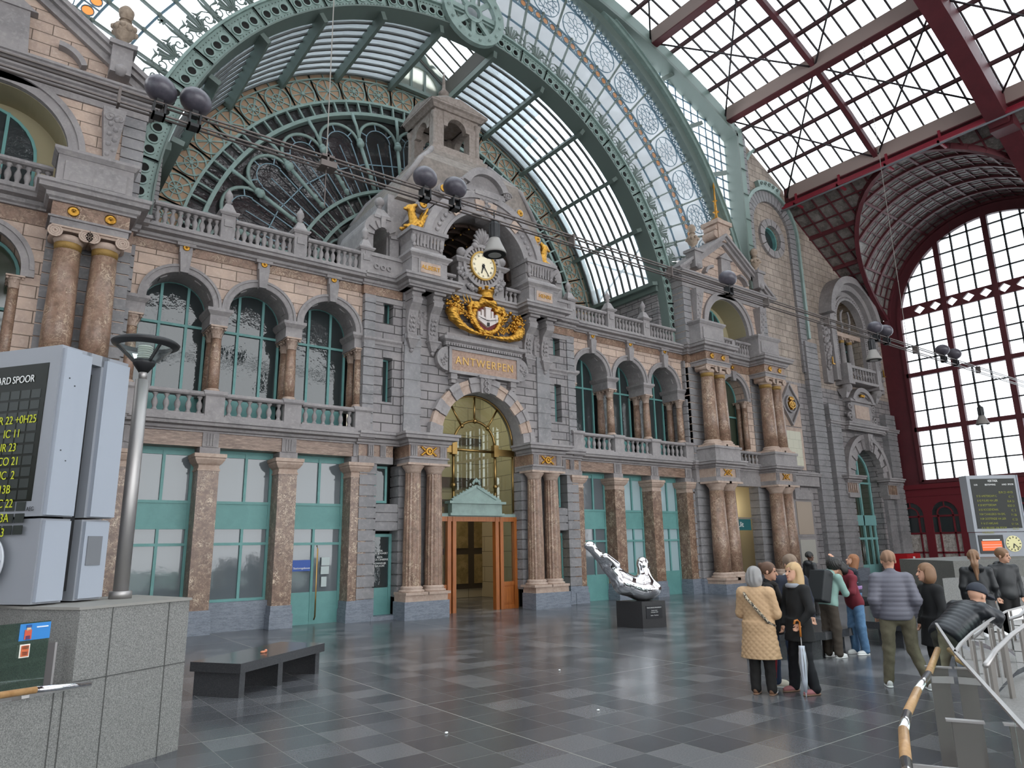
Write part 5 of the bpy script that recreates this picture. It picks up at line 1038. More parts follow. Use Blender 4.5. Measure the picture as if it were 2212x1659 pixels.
    m.build('door_frame', tl, t); M().poly([archhole(dx, 1.5, .02, 5.3)], 19.97, 19.99).build('pane', mat('green_room_glass', ''), t)
    for x in (-.35, -.2): M().tube([(dx+x, 19.80, .9), (dx+x, 19.80, 1.9)], .025, 6).build('pull_bar', STEEL, t)
    struct('wall_back', M().box(dx-2, dx+2, 20.9, 21, 0, 17), mat('yellow_plaster', ''), 'plastered room behind the right end openings')
    # plaque with curved pediment
    t = thing('plaque_aedicule', 'stone plaque with scrolls and curved pediment above the right end doorway', 'plaque', (dx, y, 8))
    struct('trim_56', M().mold([(34.8, y-.2), (dx-1.9, y-.2), (dx-1.9, y-.4), (dx+1.9, y-.4), (dx+1.9, y-.2), (42.2, y-.2)], cprof(7.75, 8.15, .25, .3)), BLUE, 'cornice above the right end doorway', 'trim')
    M().box(dx-1.1, dx+1.1, y-.3, y, 8.15, 9.35).box(dx-1.35, dx+1.35, y-.4, y, 8.15, 8.3).box(dx-1.35, dx+1.35, y-.45, y, 9.35, 9.5).arc(dx, 8.9, 1.05, 1.3, 28, 152, y-.5, y, 16).poly([[(dx-1.0, 9.5), (dx+1.0, 9.5)]+arcpts(dx, 8.9, 1.15, 33, 147, 12)], y-.3, y).build('frame', BLUE, t)
    M().box(dx-.75, dx+.75, y-.33, y-.28, 8.45, 9.2).build('marble_tablet', PINK, t)
    m = M()
    for s in (-1, 1): m.spiral(dx+s*1.25, y-.3, 9.1, .22, 1.5, .05, 0, s).spiral(dx+s*1.3, y-.3, 8.5, .25, 1.5, .06, pi, s)
    for k in range(16): m.ball((dx-.75+.1*k, y-.34, 9.7+.18*sin(pi*k/15)), .07, 6)
    islands(m, 'scroll', BLUE, t); M().ball((dx-.1, y-.42, 9.75), .1, 8).ball((dx+.1, y-.42, 9.75), .1, 8).build('gilt_monogram', GOLD, t)
    # balcony and tall window
    t = thing('stone_balcony', 'small stone balcony on scroll brackets under the tall window at the right end', 'balcony', (dx, y, 10.3)); m = M().box(dx-1.85, dx+1.85, y-.75, y, 10.35, 10.5).box(dx-1.8, dx+1.8, y-.7, y-.55, 11.15, 11.3)
    for s in (-1, 1): m.box(dx+s*1.6-.22, dx+s*1.6+.22, y-.75, y, 10.5, 11.35).ball((dx+s*1.6, y-.45, 10.05), .3, 12, (.8, 1, 1)).frus(dx+s*1.6, y-.3, 9.5, 10.0, .1, .1, .25, .3).box(dx+s*1.6-.3, dx+s*1.6+.3, y-.8, y, 10.2, 10.38)
    m.build('parapet', BLUE, t)
    for k in range(9): x = dx-1.2+.3*k; M().spiral(x, y-.62, 10.85, .14, 1, .035, k, 1, 10).box(x-.03, x+.03, y-.66, y-.58, 10.5, 11.15).build('baluster', BLUE, t)
    t = thing('window_hood', 'large semicircular stone hood around the tall window at the right end', 'arch', (dx, y, 13)); zc = 13.9
    m = M().arc(dx, zc, 2.35, 2.75, 5, 175, y-.75, y, 30).arc(dx, zc, 2.0, 2.38, 0, 180, y-.45, y, 30).arc(dx, zc, 1.45, 1.75, 0, 180, y-.3, y+.1, 26).arc(dx, zc, 1.75, 2.0, 0, 180, y-.18, y+.1, 26)
    for s in (-1, 1): m.box(dx+s*2.2-.2, dx+s*2.2+.2, y-.45, y, 10.4, zc).box(dx+s*1.75-.25, dx+s*1.75+.25, y-.25, y, 10.9, zc).box(dx+s*2.35-.35, dx+s*2.35+.35, y-.6, y, zc-.2, zc+.05)
    m.build('hood', BLUE, t); m = M()
    for k in range(30): a = radians(6*k+3); m.ball((dx+1.62*cos(a), y-.32, zc+1.62*sin(a)), .05, 6)
    for s in (-1, 1):
        for k in range(24): m.ball((dx+s*1.62, y-.28, 11.0+.12*k), .045, 6)
    islands(m, 'beading_knob', BLUE, t)
    for s in (-1, 1): column('grey_column', dx+s*.42, y+.15, 10.9, 13.2, .17, 'grey stone column %s of the tall window at the right end' % ('left' if s < 0 else 'right'), 'grey columns of the tall window', 'ion', 0, BLUE)
    struct('trim_57', M().box(dx-1.5, dx+1.5, y+.0, y+.5, 13.2, 13.45), PINK, 'lintel above the grey columns', 'trim')
    m = M()
    for s in (-1, 1): m.tube([(dx+s*.42, y+.05, 13.5), (dx+s*.36, y-.0, 13.8), (dx+s*.48, y+.0, 14.2), (dx+s*.42, y-.02, 14.6), (dx+s*.3, y-.05, 14.8)], .07, 6)
    tag(m.build('scroll_strut', BLUE), 'two curved stone struts inside the window hood', 'bracket')
    window_rect(dx-1.45, dx+1.45, 10.9, 13.2, y+.55, [(dx, 10.9, 13.2)], (12.6,), 'tall teal framed window behind the grey columns')
    for s in (-1, 1):
        x = dx+s*2.75; m = M()
        for k in range(26): m.ball((x+random.uniform(-.22, .22), y-.3, 11.0+2.3*k/26), random.uniform(.09, .17), 6)
        m.box(x-.3, x+.3, y-.25, y, 10.2, 13.6); t = thing('trophy_carving', 'hanging carved trophy with a gilded letter L %s of the tall window' % ('left' if s < 0 else 'right'), 'carving', (x, y, 12)); m.build('relief', BLUE, t); text(t, 'gilt_letter', 'L', (x, y-.5, 11.35), .6, GOLD, .03, sx=.9)
right_end()
# ---------------------------------------------------------------- iron arches, fan window, glazed gable
GZ = 10.97; FZ = 11.2
def iron_arches():
    Y0 = 19.57
    t = thing('iron_arch', 'pale green riveted iron arch with groups of round portholes spanning the facade', 'arch', (XC, Y0, GZ))
    M().arc(XC, GZ, 10.32, 11.02, 0, 180, Y0, Y0+.05, 90).arc(XC, GZ, 10.98, 11.06, 0, 180, Y0-.12, Y0+.7, 90).box(XC-11.02, XC-10.32, Y0, Y0+.05, 10.3, GZ).box(XC+10.32, XC+11.02, Y0, Y0+.05, 10.3, GZ).box(XC-11.06, XC-10.98, Y0-.12, Y0+.7, 10.3, GZ).box(XC+10.98, XC+11.06, Y0-.12, Y0+.7, 10.3, GZ).build('web_plate', GREEN, t)
    M().arc(XC, GZ, 10.28, 10.33, 0, 180, Y0-.12, Y0+.7, 90).box(XC-10.33, XC-10.28, Y0-.12, Y0+.7, 10.3, GZ).box(XC+10.28, XC+10.33, Y0-.12, Y0+.7, 10.3, GZ).build('lower_flange', GREEND, t)
    angs = [a for k in range(-1, 12) for a in (73.5-6.93*k, 106.5+6.93*k) if 1 < a < 179]+[80.5, 90, 99.5]
    riv = M(); rib = M(); po = M().arc(0, 0, 0, .125, 0, 360, -.012, 0, 14).mesh('porthole', DARK); ri = M().arc(0, 0, .12, .165, 0, 360, -.045, 0, 16).mesh('porthole_rim', GREEN)
    for a in angs:
        for d in (-1.93, 0, 1.93):
            q = radians(a+d); o = bpy.data.objects.new('porthole', po); COL.objects.link(o); o.parent = t; o.location = (10.64*cos(q), 0, 10.64*sin(q)); o2 = bpy.data.objects.new('porthole_rim', ri); COL.objects.link(o2); o2.parent = o
        for d in (-3.47, 3.47):
            q = radians(a+d); rib.bar((XC+10.35*cos(q), Y0-.03, GZ+10.35*sin(q)), (XC+11*cos(q), Y0-.03, GZ+11*sin(q)), .05, .07, (0, 1, 0))
        for k in range(10):
            for rr in (10.42, 10.88): q = radians(a-3.2+.7*k); riv.box(XC+rr*cos(q)-.014, XC+rr*cos(q)+.014, Y0-.025, Y0, GZ+rr*sin(q)-.014, GZ+rr*sin(q)+.014)
    islands(rib, 'stiffener', GREEND, t); riv.build('rivets', GREEND, t)['kind'] = 'stuff'
    # crest ornaments along the arch: palmettes and scroll sprays, one mesh each copied round
    pal = M()
    for k in range(-3, 4):
        a = pi/2+k*.33; L = .5-.05*abs(k); pal.tube([(.05*cos(a), 0, .08), (L*.5*cos(a)*1.2, 0, .1+L*.45*sin(a)), (L*cos(a)*.9, 0, .12+L*sin(a)), ((L+.06)*cos(a)*1.15, 0, .1+L*sin(a)*.98)], [.02, .035, .055, .012], 5, up=(0, 1, 0))
    for s in (-1, 1): pal.spiral(s*.16, 0, .06, .12, 1.2, .018, pi/2, -s, 12)
    pm = pal.mesh('palmette', GREEND)
    sc = M().tube([(0, 0, 0), (.02, 0, .3), (-.02, 0, .6), (.0, 0, .86)], [.04, .06, .045, .02], 5)
    for s in (-1, 1): sc.spiral(s*.22, 0, .24, .18, 1.1, .02, pi if s > 0 else 0, s, 14).tube([(s*.02, 0, .35), (s*.2, 0, .5), (s*.42, 0, .48), (s*.5, 0, .62)], [.015, .02, .05, .01], 5, up=(0, 1, 0)).ball((s*.12, 0, .1), .06, 6)
    for k in range(6): a = k*pi/3; sc.bar((0, 0, .93), (.11*cos(a), 0, .93+.11*sin(a)), .05, .03, (0, 1, 0))
    sm = sc.mesh('scroll_spray', GREEND)
    for me, nm, off in ((pm, 'palmette', 0), (sm, 'scroll_spray', 3.5)):
        for k in range(-1, 14):
            for a in (73.5-6.93*k-off, 106.5+6.93*k+off):
                if 3 < a < 177 and abs(a-90) > 8:
                    q = radians(a); o = bpy.data.objects.new(nm, me); COL.objects.link(o); o.parent = t; o.location = (11.06*cos(q), -.05, 11.06*sin(q)); o.rotation_euler = (0, -(q-pi/2), 0)
    # crown ornament
    q = radians(76); cr = thing('arch_crown_ornament', 'round openwork green iron ornament at the crown of the portholed arch', 'ornament', (XC, Y0, GZ+11.7))
    m = M()
    cx, cz = XC, 22.15
    m.arc(cx, cz, 1.0, 1.4, 0, 360, Y0-.25, Y0-.05, 32).arc(cx, cz, .3, .42, 0, 360, Y0-.2, Y0-.05, 18)
    for k in range(8): a = k*pi/4; m.bar((cx+.38*cos(a), Y0-.12, cz+.38*sin(a)), (cx+1.05*cos(a), Y0-.12, cz+1.05*sin(a)), .2, .1, (0, 1, 0))
    for k in range(16): a = k*pi/8+.2; m.ball((cx+1.2*cos(a), Y0-.26, cz+1.2*sin(a)), .07, 8)
    m.build('openwork', GREEN, cr)
    # barrel glass between the portholed arch and the fan window
    t = thing('ceiling', 'glazed barrel between the portholed arch and the fan window', 'ceiling', (XC, 22, FZ), kind='structure'); R = 10.2; cz = 11.1
    for i in range(11):
        a0 = 15+150*i/11 if False else 12.35+14.12*i
        a1 = a0+14.12
        if i != 5: M().arc(XC, cz, R, R+.02, a0, a1, 20.2, 24, 3).build('glazing', SKYG, t)
        if i == 5: continue
        m = M()
        for k in range(9): y = 20.45+.42*k; m.arc(XC, cz, R-.06, R+.0, a0, a1, y-.045, y+.045, 3)
        m.build('glazing_bar', mat('grey_glazing_bar', '#5b5c5b', .5), t)
    for i in range(12):
        q = radians(12.35+14.12*i); M().bar((XC+(R-.18)*cos(q), 19.7, cz+(R-.18)*sin(q)), (XC+(R-.18)*cos(q), 24, cz+(R-.18)*sin(q)), .16, .34, (cos(q), 0, sin(q))).build('purlin', GREEND, t)
    # raised skylight at the crown with a half-round end window
    hw, zb_, zt_ = 1.22, cz+R-.06, cz+R+1.5
    d_ = thing('ceiling', 'raised skylight with a half-round end window at the crown of the glazed barrel', 'skylight', (XC, 22, zb_), kind='structure')
    TB = mat('skylight_timber', '#4d4a45', .7)
    for s in (-1, 1):
        M().box(XC+s*hw-.05, XC+s*hw+.05, 20, 24, zb_, zb_+.75).build('cheek', TB, d_)
        M().add([(XC+s*hw, 20, zb_+.75), (XC+s*hw, 24, zb_+.75), (XC, 24, zt_), (XC, 20, zt_)], [(0, 1, 2, 3)]).build('glazing', SKYG, d_); m = M()
        for k in range(8): y = 20.2+.5*k; m.bar((XC+s*hw, y, zb_+.72), (XC, y, zt_-.03), .05, .06)
        islands(m, 'glazing_bar', TB, d_)
    m = M().poly([[(XC-hw, zb_-.1), (XC+hw, zb_-.1), (XC+hw, zb_+1.1), (XC, zt_+.2), (XC-hw, zb_+1.1)], archhole(XC, 1.0, zb_+.05, zb_+.15, 14)], 23.7, 23.9).box(XC-.38, XC-.28, 23.72, 23.88, zb_, zb_+1.1).box(XC+.28, XC+.38, 23.72, 23.88, zb_, zb_+1.1); m.build('window_frame', GREEND, d_)
    M().poly([archhole(XC, 1.0, zb_+.05, zb_+.15, 14)], 23.8, 23.81).build('pane', mat('yellowed_glass', (.93, .93, .82), .2, trans=.35), d_)
    for s in (-1, 1):
        M().tube([(XC+s*9.9, 19.8, cz+4.6), (XC+s*10.05, 23.9, 13.4)], .05, 5).tube([(XC+s*10.05, 19.8, 13.4), (XC+s*9.9, 23.9, cz+4.6)], .05, 5).build('brace_rod', GREEND, t)
        w = 'wall_left' if s < 0 else 'wall_right'
        m = M(); courses(m, XC+s*10.25-.15, XC+s*10.25+.15, 19.9, 24.0, 10.4, 13.0, .3, .02); m.v = m.v; struct(w, m, ASH, 'banded stone wall beside the fan window, %s side' % ('left' if s < 0 else 'right'))
        M().box(XC+s*10.05-.12, XC+s*10.05+.12, 19.8, 24, 12.95, 13.2).build('eaves_beam', GREEND, t)
        struct('wall_back', M().box(*sorted((XC+s*10.3, XC+s*12.2)), 19.9, 20.2, 10.3, 14.6), RUST, 'stone wall behind the foot of the portholed arch, %s side' % ('left' if s < 0 else 'right'))
    window_rect(20.6, 21.7, 10.9, 12.1, 23.2, [], (), 'small window low beside the fan window') if False else None
    # fan window
    Y = 24.0; t = thing('window_50', 'huge semicircular fan window with iron tracery and a ring of wheel ornaments', 'window', (XC, Y, FZ), kind='structure')
    M().arc(XC, FZ, 8.97, 10.25, 0, 180, Y+.1, Y+.15, 90).build('tan_band', TAN, t)
    M().arc(XC, FZ, 10.17, 10.55, 0, 180, Y-.1, Y+.2, 90).arc(XC, FZ, 8.92, 9.02, 0, 180, Y-.08, Y+.1, 90).arc(XC, FZ, 8.28, 8.42, 0, 180, Y-.25, Y+.1, 90).arc(XC, FZ, 9.93, 9.97, 0, 180, Y-.02, Y+.1, 90).build('ring_beam', GREEN, t)
    M().arc(XC, FZ, 0, 9.4, 0, 180, Y+.16, Y+.18, 60).build('pane', mat('smoky_fan_glass', '#343233', .05, ior=2.0, bump=(1.1, .35, .03)), t)
    # wheel ornaments
    wh = []
    for kind in (0, 1):
        m = M().arc(0, 0, .46, .51, 0, 360, -.06, 0, 26)
        for k in range(4 if kind == 0 else 4): a = k*pi/4; m.bar((-.5*cos(a), -.02, -.5*sin(a)), (.5*cos(a), -.02, .5*sin(a)), .035, .03, (0, 1, 0))
        if kind: m.arc(0, 0, .2, .24, 0, 360, -.04, 0, 18)
        m.arc(0, 0, 0, .07, 0, 360, -.06, 0, 10); wh.append(m.mesh('wheel_ornament', GREEN))
    n = 26; fr = M()
    for k in range(n):
        a = 180*(k+.5)/n; q = radians(a); o = bpy.data.objects.new('wheel_ornament', wh[(k//2) % 2]); COL.objects.link(o); o.parent = t; o.location = (9.45*cos(q), .08, 9.45*sin(q)); o.rotation_euler = (0, -q, 0)
        for d in (-1, 1):
            q2 = radians(a+d*90/n)
            fr.bar((XC+8.98*cos(q2), Y+.06, FZ+8.98*sin(q2)), (XC+10.2*cos(q2), Y+.06, FZ+10.2*sin(q2)), .05, .04, (0, 1, 0))
            fr.bar((XC+9.45*cos(q), Y+.07, FZ+9.45*sin(q)), (XC+9.93*cos(q2), Y+.07, FZ+9.93*sin(q2)), .04, .03, (0, 1, 0)); fr.bar((XC+9.45*cos(q), Y+.07, FZ+9.45*sin(q)), (XC+9.0*cos(q2), Y+.07, FZ+9.0*sin(q2)), .04, .03, (0, 1, 0))
        fr.bar((XC+9.95*cos(q), Y+.06, FZ+9.95*sin(q)), (XC+10.2*cos(q), Y+.06, FZ+10.2*sin(q)), .05, .04, (0, 1, 0))
    fr.build('band_lattice', GREEN, t)
    m = M()
    for k in range(53): q = radians(180*k/52); m.bar((XC+8.3*cos(q), Y, FZ+8.3*sin(q)), (XC+8.98*cos(q), Y, FZ+8.98*sin(q)), .07, .12, (0, 1, 0))
    islands(m, 'short_bar', GREEN, t)
    S = 13.8; PB = mat('blue_grey_lead_bar', '#7e98a3', .5)
    for k in range(-6, 7):
        a = 90+S*(k+.5)
        if 2 < a < 178:
            q = radians(a); m = M().tube([(XC+5.2*cos(q), Y-.12, FZ+5.2*sin(q)), (XC+7.05*cos(q), Y-.12, FZ+7.05*sin(q))], .075, 8).tube([(XC+7.1*cos(q), Y-.12, FZ+7.1*sin(q)), (XC+7.8*cos(q), Y-.25, FZ+7.8*sin(q)), (XC+8.35*cos(q), Y-.2, FZ+8.35*sin(q))], [.07, .06, .09], 6)
            for r_, sz in ((7.1, .17), (7.22, .14), (5.35, .11), (5.7, .1)): m.ball((XC+r_*cos(q), Y-.14, FZ+r_*sin(q)), sz, 8)
            m.build('radial_column', GREEN, t)
    bars = M()
    for k in range(-6, 7):
        a = 90+S*k; q = radians(a)
        if not 4 < a < 176: continue
        cx, cz = XC+7.2*cos(q), FZ+7.2*sin(q); m = M(); r = 7.2*sin(radians(S/2))
        P = lambda rr, t_: (cx+rr*cos(q+t_), Y-.08, cz+rr*sin(q+t_))
        m.tube([P(r-.02, radians(x)) for x in range(-92, 93, 12)], .07, 5, up=(0, 1, 0)); m.build('small_arch', GREEN, t)
        bars.tube([P(r*.62, radians(x)) for x in range(-90, 91, 15)], .022, 4, up=(0, 1, 0))
        for x in (-60, 0, 60): bars.bar(P(r*.62, radians(x)), P(r-.05, radians(x)), .04, .03, (0, 1, 0))
        for sgn in (-1, 1):
            e = r*.62*sgn; nx, nz = -sin(q), cos(q); bars.bar((cx+nx*e, Y-.02, cz+nz*e), (XC+5.1*cos(q)+nx*e*.7, Y-.02, FZ+5.1*sin(q)+nz*e*.7), .04, .03, (0, 1, 0))
        bars.bar((XC+6.3*cos(q-radians(S/2)), Y-.02, FZ+6.3*sin(q-radians(S/2))), (XC+6.3*cos(q+radians(S/2)), Y-.02, FZ+6.3*sin(q+radians(S/2))), .04, .03, (0, 1, 0))
        bars.bar((XC+5.1*cos(q), Y-.02, FZ+5.1*sin(q)), (XC+6.3*cos(q), Y-.02, FZ+6.3*sin(q)), .035, .03, (0, 1, 0)); bars.bar((cx, Y-.02, cz), (XC+6.3*cos(q), Y-.02, FZ+6.3*sin(q)), .03, .03, (0, 1, 0))
    bars.build('lead_bars', PB, t)
    m = M().arc(XC, FZ, 5.02, 5.14, 0, 180, Y-.22, Y, 60).arc(XC, FZ, 4.3, 4.42, 0, 180, Y-.22, Y, 60)
    for k in range(31): q = radians(6*k); m.bar((XC+4.35*cos(q), Y-.05, FZ+4.35*sin(q)), (XC+5.1*cos(q), Y-.05, FZ+5.1*sin(q)), .05, .05, (0, 1, 0))
    m.build('inner_ring', GREEN, t); m = M()
    for k in range(9):
        q = radians(10+20*k); cx, cz = XC+3.55*cos(q), FZ+3.55*sin(q); m.tube([(cx+.6*cos(q+radians(x)), Y-.08, cz+.6*sin(q+radians(x))) for x in range(-95, 96, 14)], .05, 5, up=(0, 1, 0)); m.arc(cx, cz, .12, .15, 0, 360, Y-.03, Y, 12)
        q2 = radians(20*k); m.tube([(XC+4.3*cos(q2), Y-.08, FZ+4.3*sin(q2)), (XC+1.2*cos(q2), Y-.08, FZ+1.2*sin(q2))], .06, 5)
    m.build('inner_tracery', GREEN, t)
    w = thing('window_51', 'clear glazed strip under the fan window', 'window', (XC, Y, 10.4), kind='structure'); M().box(XC-10.2, XC+10.2, Y+.1, Y+.12, 10.4, FZ-.05).build('pane', CLEAR, w); m = M().box(XC-10.3, XC+10.3, Y-.1, Y+.2, FZ-.1, FZ+.06)
    for k in range(28): x = XC-10.1+.75*k; m.box(x-.03, x+.03, Y, Y+.1, 10.4, FZ)
    m.build('window_frame', TEAL, w)
    # outer gable glazing
    t = thing('window_52', 'glazed gable with rosettes and amber discs between the two iron arches', 'window', (XC, 19.6, GZ), kind='structure'); Y = 19.62
    clipt(M().arc(XC, GZ, 11.0, 15.9, 0, 180, Y+.03, Y+.035, 180)).build('pane', mat('gable_glass', (.93, .95, .98), .1, trans=.3), t)
    LB = mat('slate_blue_bar', '#56707e', .5); m = M(); m2 = M()
    for r_ in (12.15, 13.15, 13.6, 15.2): m.arc(XC, GZ, r_-.028, r_+.028, 0, 180, Y-.03, Y+.03, 90)
    for k in range(52):
        a = 3.48*k+1.2
        if a > 179: continue
        q = radians(a); m2.bar((XC+11*cos(q), Y-.03, GZ+11*sin(q)), (XC+(15.6 if k % 2 == 0 else 13.6)*cos(q), Y-.03, GZ+(15.6 if k % 2 == 0 else 13.6)*sin(q)), .07 if k % 2 == 0 else .06, .1, (0, 1, 0))
        for r_ in (12.15, 13.15, 13.6)+((15.2,) if k % 2 == 0 else ()): m2.ball((XC+r_*cos(q), Y-.06, GZ+r_*sin(q)), .075, 6)
        for d in (0, 1.74):
            qq = radians(a+d); m.bar((XC+13.17*cos(qq), Y, GZ+13.17*sin(qq)), (XC+13.58*cos(qq), Y, GZ+13.58*sin(qq)), .035, .04, (0, 1, 0))
        for d in (0, 1.16, 2.32, 3.48, 4.64, 5.8):
            if k % 2: continue
            q1, q3 = radians(a+d), radians(a+d+1.16)
            for u, v_ in ((15.22, 15.6), (15.6, 15.22)): m.bar((XC+u*cos(q1), Y, GZ+u*sin(q1)), (XC+v_*cos(q3), Y, GZ+v_*sin(q3)), .03, .03, (0, 1, 0))
            m.bar((XC+15.2*cos(q1), Y, GZ+15.2*sin(q1)), (XC+15.65*cos(q1), Y, GZ+15.65*sin(q1)), .045, .05, (0, 1, 0))
    clipt(m).build('glazing_bars', LB, t); islands(clipt(m2), 'radial_bar', GREEND, t)
    am = M(); ar = M()
    for k in range(104):
        a = 1.74*k+1.2+.87; q = radians(a)
        if a > 179: continue
        cx, cz = XC+13.375*cos(q), GZ+13.375*sin(q); am.arc(cx, cz, 0, .145, 0, 360, Y+.0, Y+.012, 12); ar.arc(cx, cz, .14, .165, 0, 360, Y-.02, Y+.02, 12)
    islands(clipt(am), 'amber_disc', ORANGEG, t); clipt(ar).build('disc_rims', LB, t)['kind'] = 'stuff'
    ro = []
    for kind in (0, 1):
        m = M().arc(0, 0, .72, .745, 0, 360, -.02, .02, 28).arc(0, 0, .1, .12, 0, 360, -.01, .01, 10)
        for k in range(8):
            a = k*pi/4
            if kind == 0: m.tube([(.12*cos(a-.35), 0, .12*sin(a-.35)), (.3*cos(a-.36), 0, .3*sin(a-.36)), (.44*cos(a-.2), 0, .44*sin(a-.2)), (.48*cos(a), 0, .48*sin(a)), (.44*cos(a+.2), 0, .44*sin(a+.2)), (.3*cos(a+.36), 0, .3*sin(a+.36))], .012, 4, up=(0, 1, 0)); m.bar((.48*cos(a), 0, .48*sin(a)), (.73*cos(a), 0, .73*sin(a)), .02, .02, (0, 1, 0))
            else: m.bar((.12*cos(a), 0, .12*sin(a)), (.4*cos(a+.39), 0, .4*sin(a+.39)), .02, .02, (0, 1, 0)); m.bar((.4*cos(a+.39), 0, .4*sin(a+.39)), (.4*cos(a-.39), 0, .4*sin(a-.39)), .02, .02, (0, 1, 0)); m.bar((.4*cos(a+.39), 0, .4*sin(a+.39)), (.73*cos(a+.39), 0, .73*sin(a+.39)), .02, .02, (0, 1, 0)); m.bar((.4*cos(a+.39), 0, .4*sin(a+.39)), (.6*cos(a), 0, .6*sin(a)), .02, .02, (0, 1, 0)); m.bar((.4*cos(a-.39), 0, .4*sin(a-.39)), (.6*cos(a), 0, .6*sin(a)), .02, .02, (0, 1, 0))
        ro.append(m.mesh('rosette', LB))
    for k in range(26):
        q = radians(6.96*k+1.2+3.48)
        if q > pi or abs(abs(14.42*cos(q))-13.82) < 3 and GZ+14.42*sin(q) < 14.2: continue
        o = bpy.data.objects.new('rosette', ro[(k//2) % 2]); COL.objects.link(o); o.parent = t; o.location = (14.42*cos(q), Y-19.6, 14.42*sin(q))
    # second arch and kinked outer frame
    t = thing('iron_arch', 'larger plain green iron arch outside the glazed gable', 'arch', (XC, 19.5, GZ))
    A1 = 12; M().arc(XC, GZ, 15.6, 16.05, A1, 180-A1, 19.3, 19.66, 90).build('web', GREEND, t); M().arc(XC, GZ, 16.03, 16.2, A1, 180-A1, 19.1, 19.66, 90).arc(XC, GZ, 16.2, 16.24, A1, 180-A1, 19.0, 19.7, 90).build('upper_flange', GREEN, t)
    t = thing('iron_portal', 'kinked green riveted iron portal frame closing the train shed roof', 'frame', (XC, 19.5, 11))
    zr = lambda x, o=0: -8.4+sqrt((35.7-o)**2-(x-XC)**2)
    xs = [28.9-1.33*i for i in range(25)]; m = M()
    for u, v_ in zip(xs, xs[1:]): m.prism([(u, zr(u, 1.0)), (u, zr(u, .2)), (v_, zr(v_, .2)), (v_, zr(v_, 1.0))], 19.0, 19.6)
    for s in (-1, 1): m.box(XC+s*16.2-.3, XC+s*16.2+.3, 19.0, 19.6, 13.9, 23.0)
    m.build('web', mat('mid_green_iron', '#788b83', .5), t); m = M()
    for u, v_ in zip(xs, xs[1:]): m.prism([(u, zr(u, 1.15)), (u, zr(u, 1.0)), (v_, zr(v_, 1.0)), (v_, zr(v_, 1.15))], 18.85, 19.7)
    for s in (-1, 1):
        m.box(XC+s*15.85-.06, XC+s*15.85+.06, 18.85, 19.7, 14.0, 22.6)
        for k in range(6): m.box(XC+s*16.2-.32, XC+s*16.2+.32, 18.94, 19.1, 15+1.4*k, 15.05+1.4*k)
    for a in (32, 41, 50, 130, 139, 148): q = radians(a); d = 16.2; m.bar((XC+d*cos(q), 19.2, GZ+d*sin(q)), (XC+cos(q)/abs(cos(q))*min(15.9, abs((d+1.6)*cos(q))), 19.2, GZ+(d+1.1)*sin(q)), .2, .15, (0, 1, 0))
    m.build('flange', GREEND, t)
    # small panes in the corner between arch and portal
    t = thing('window_53', 'small paned glazing in the corner between the big arch and the portal frame', 'window', (XC, 19.6, 15), kind='structure'); g = M(); b = M()
    for s in (-1, 1):
        for i in range(22):
            x0 = XC+s*(4+.54*i); x1 = XC+s*(4+.54*(i+1)); f = lambda x: GZ+sqrt(max(.01, 16.1**2-(x-XC)**2)); top0, top1 = zr(x0, .9), zr(x1, .9)
            g.add([(x0, 19.64, f(x0)), (x1, 19.64, f(x1)), (x1, 19.64, top1), (x0, 19.64, top0)], [(0, 1, 2, 3)]); b.bar((x0, 19.6, f(x0)), (x0, 19.6, top0), .05, .05)
        for k in range(28):
            z = 11.5+.5*k; dx_ = sqrt(max(0, 16.1**2-(z-GZ)**2)); b.bar((XC+s*dx_, 19.6, z), (XC+s*15.9, 19.6, z), .05, .05, (0, 1, 0)) if dx_ < 15.9 else None
    clipt(g).build('pane', MT['gable_glass'], t); clipt(b).build('glazing_bars', LB, t)
iron_arches()

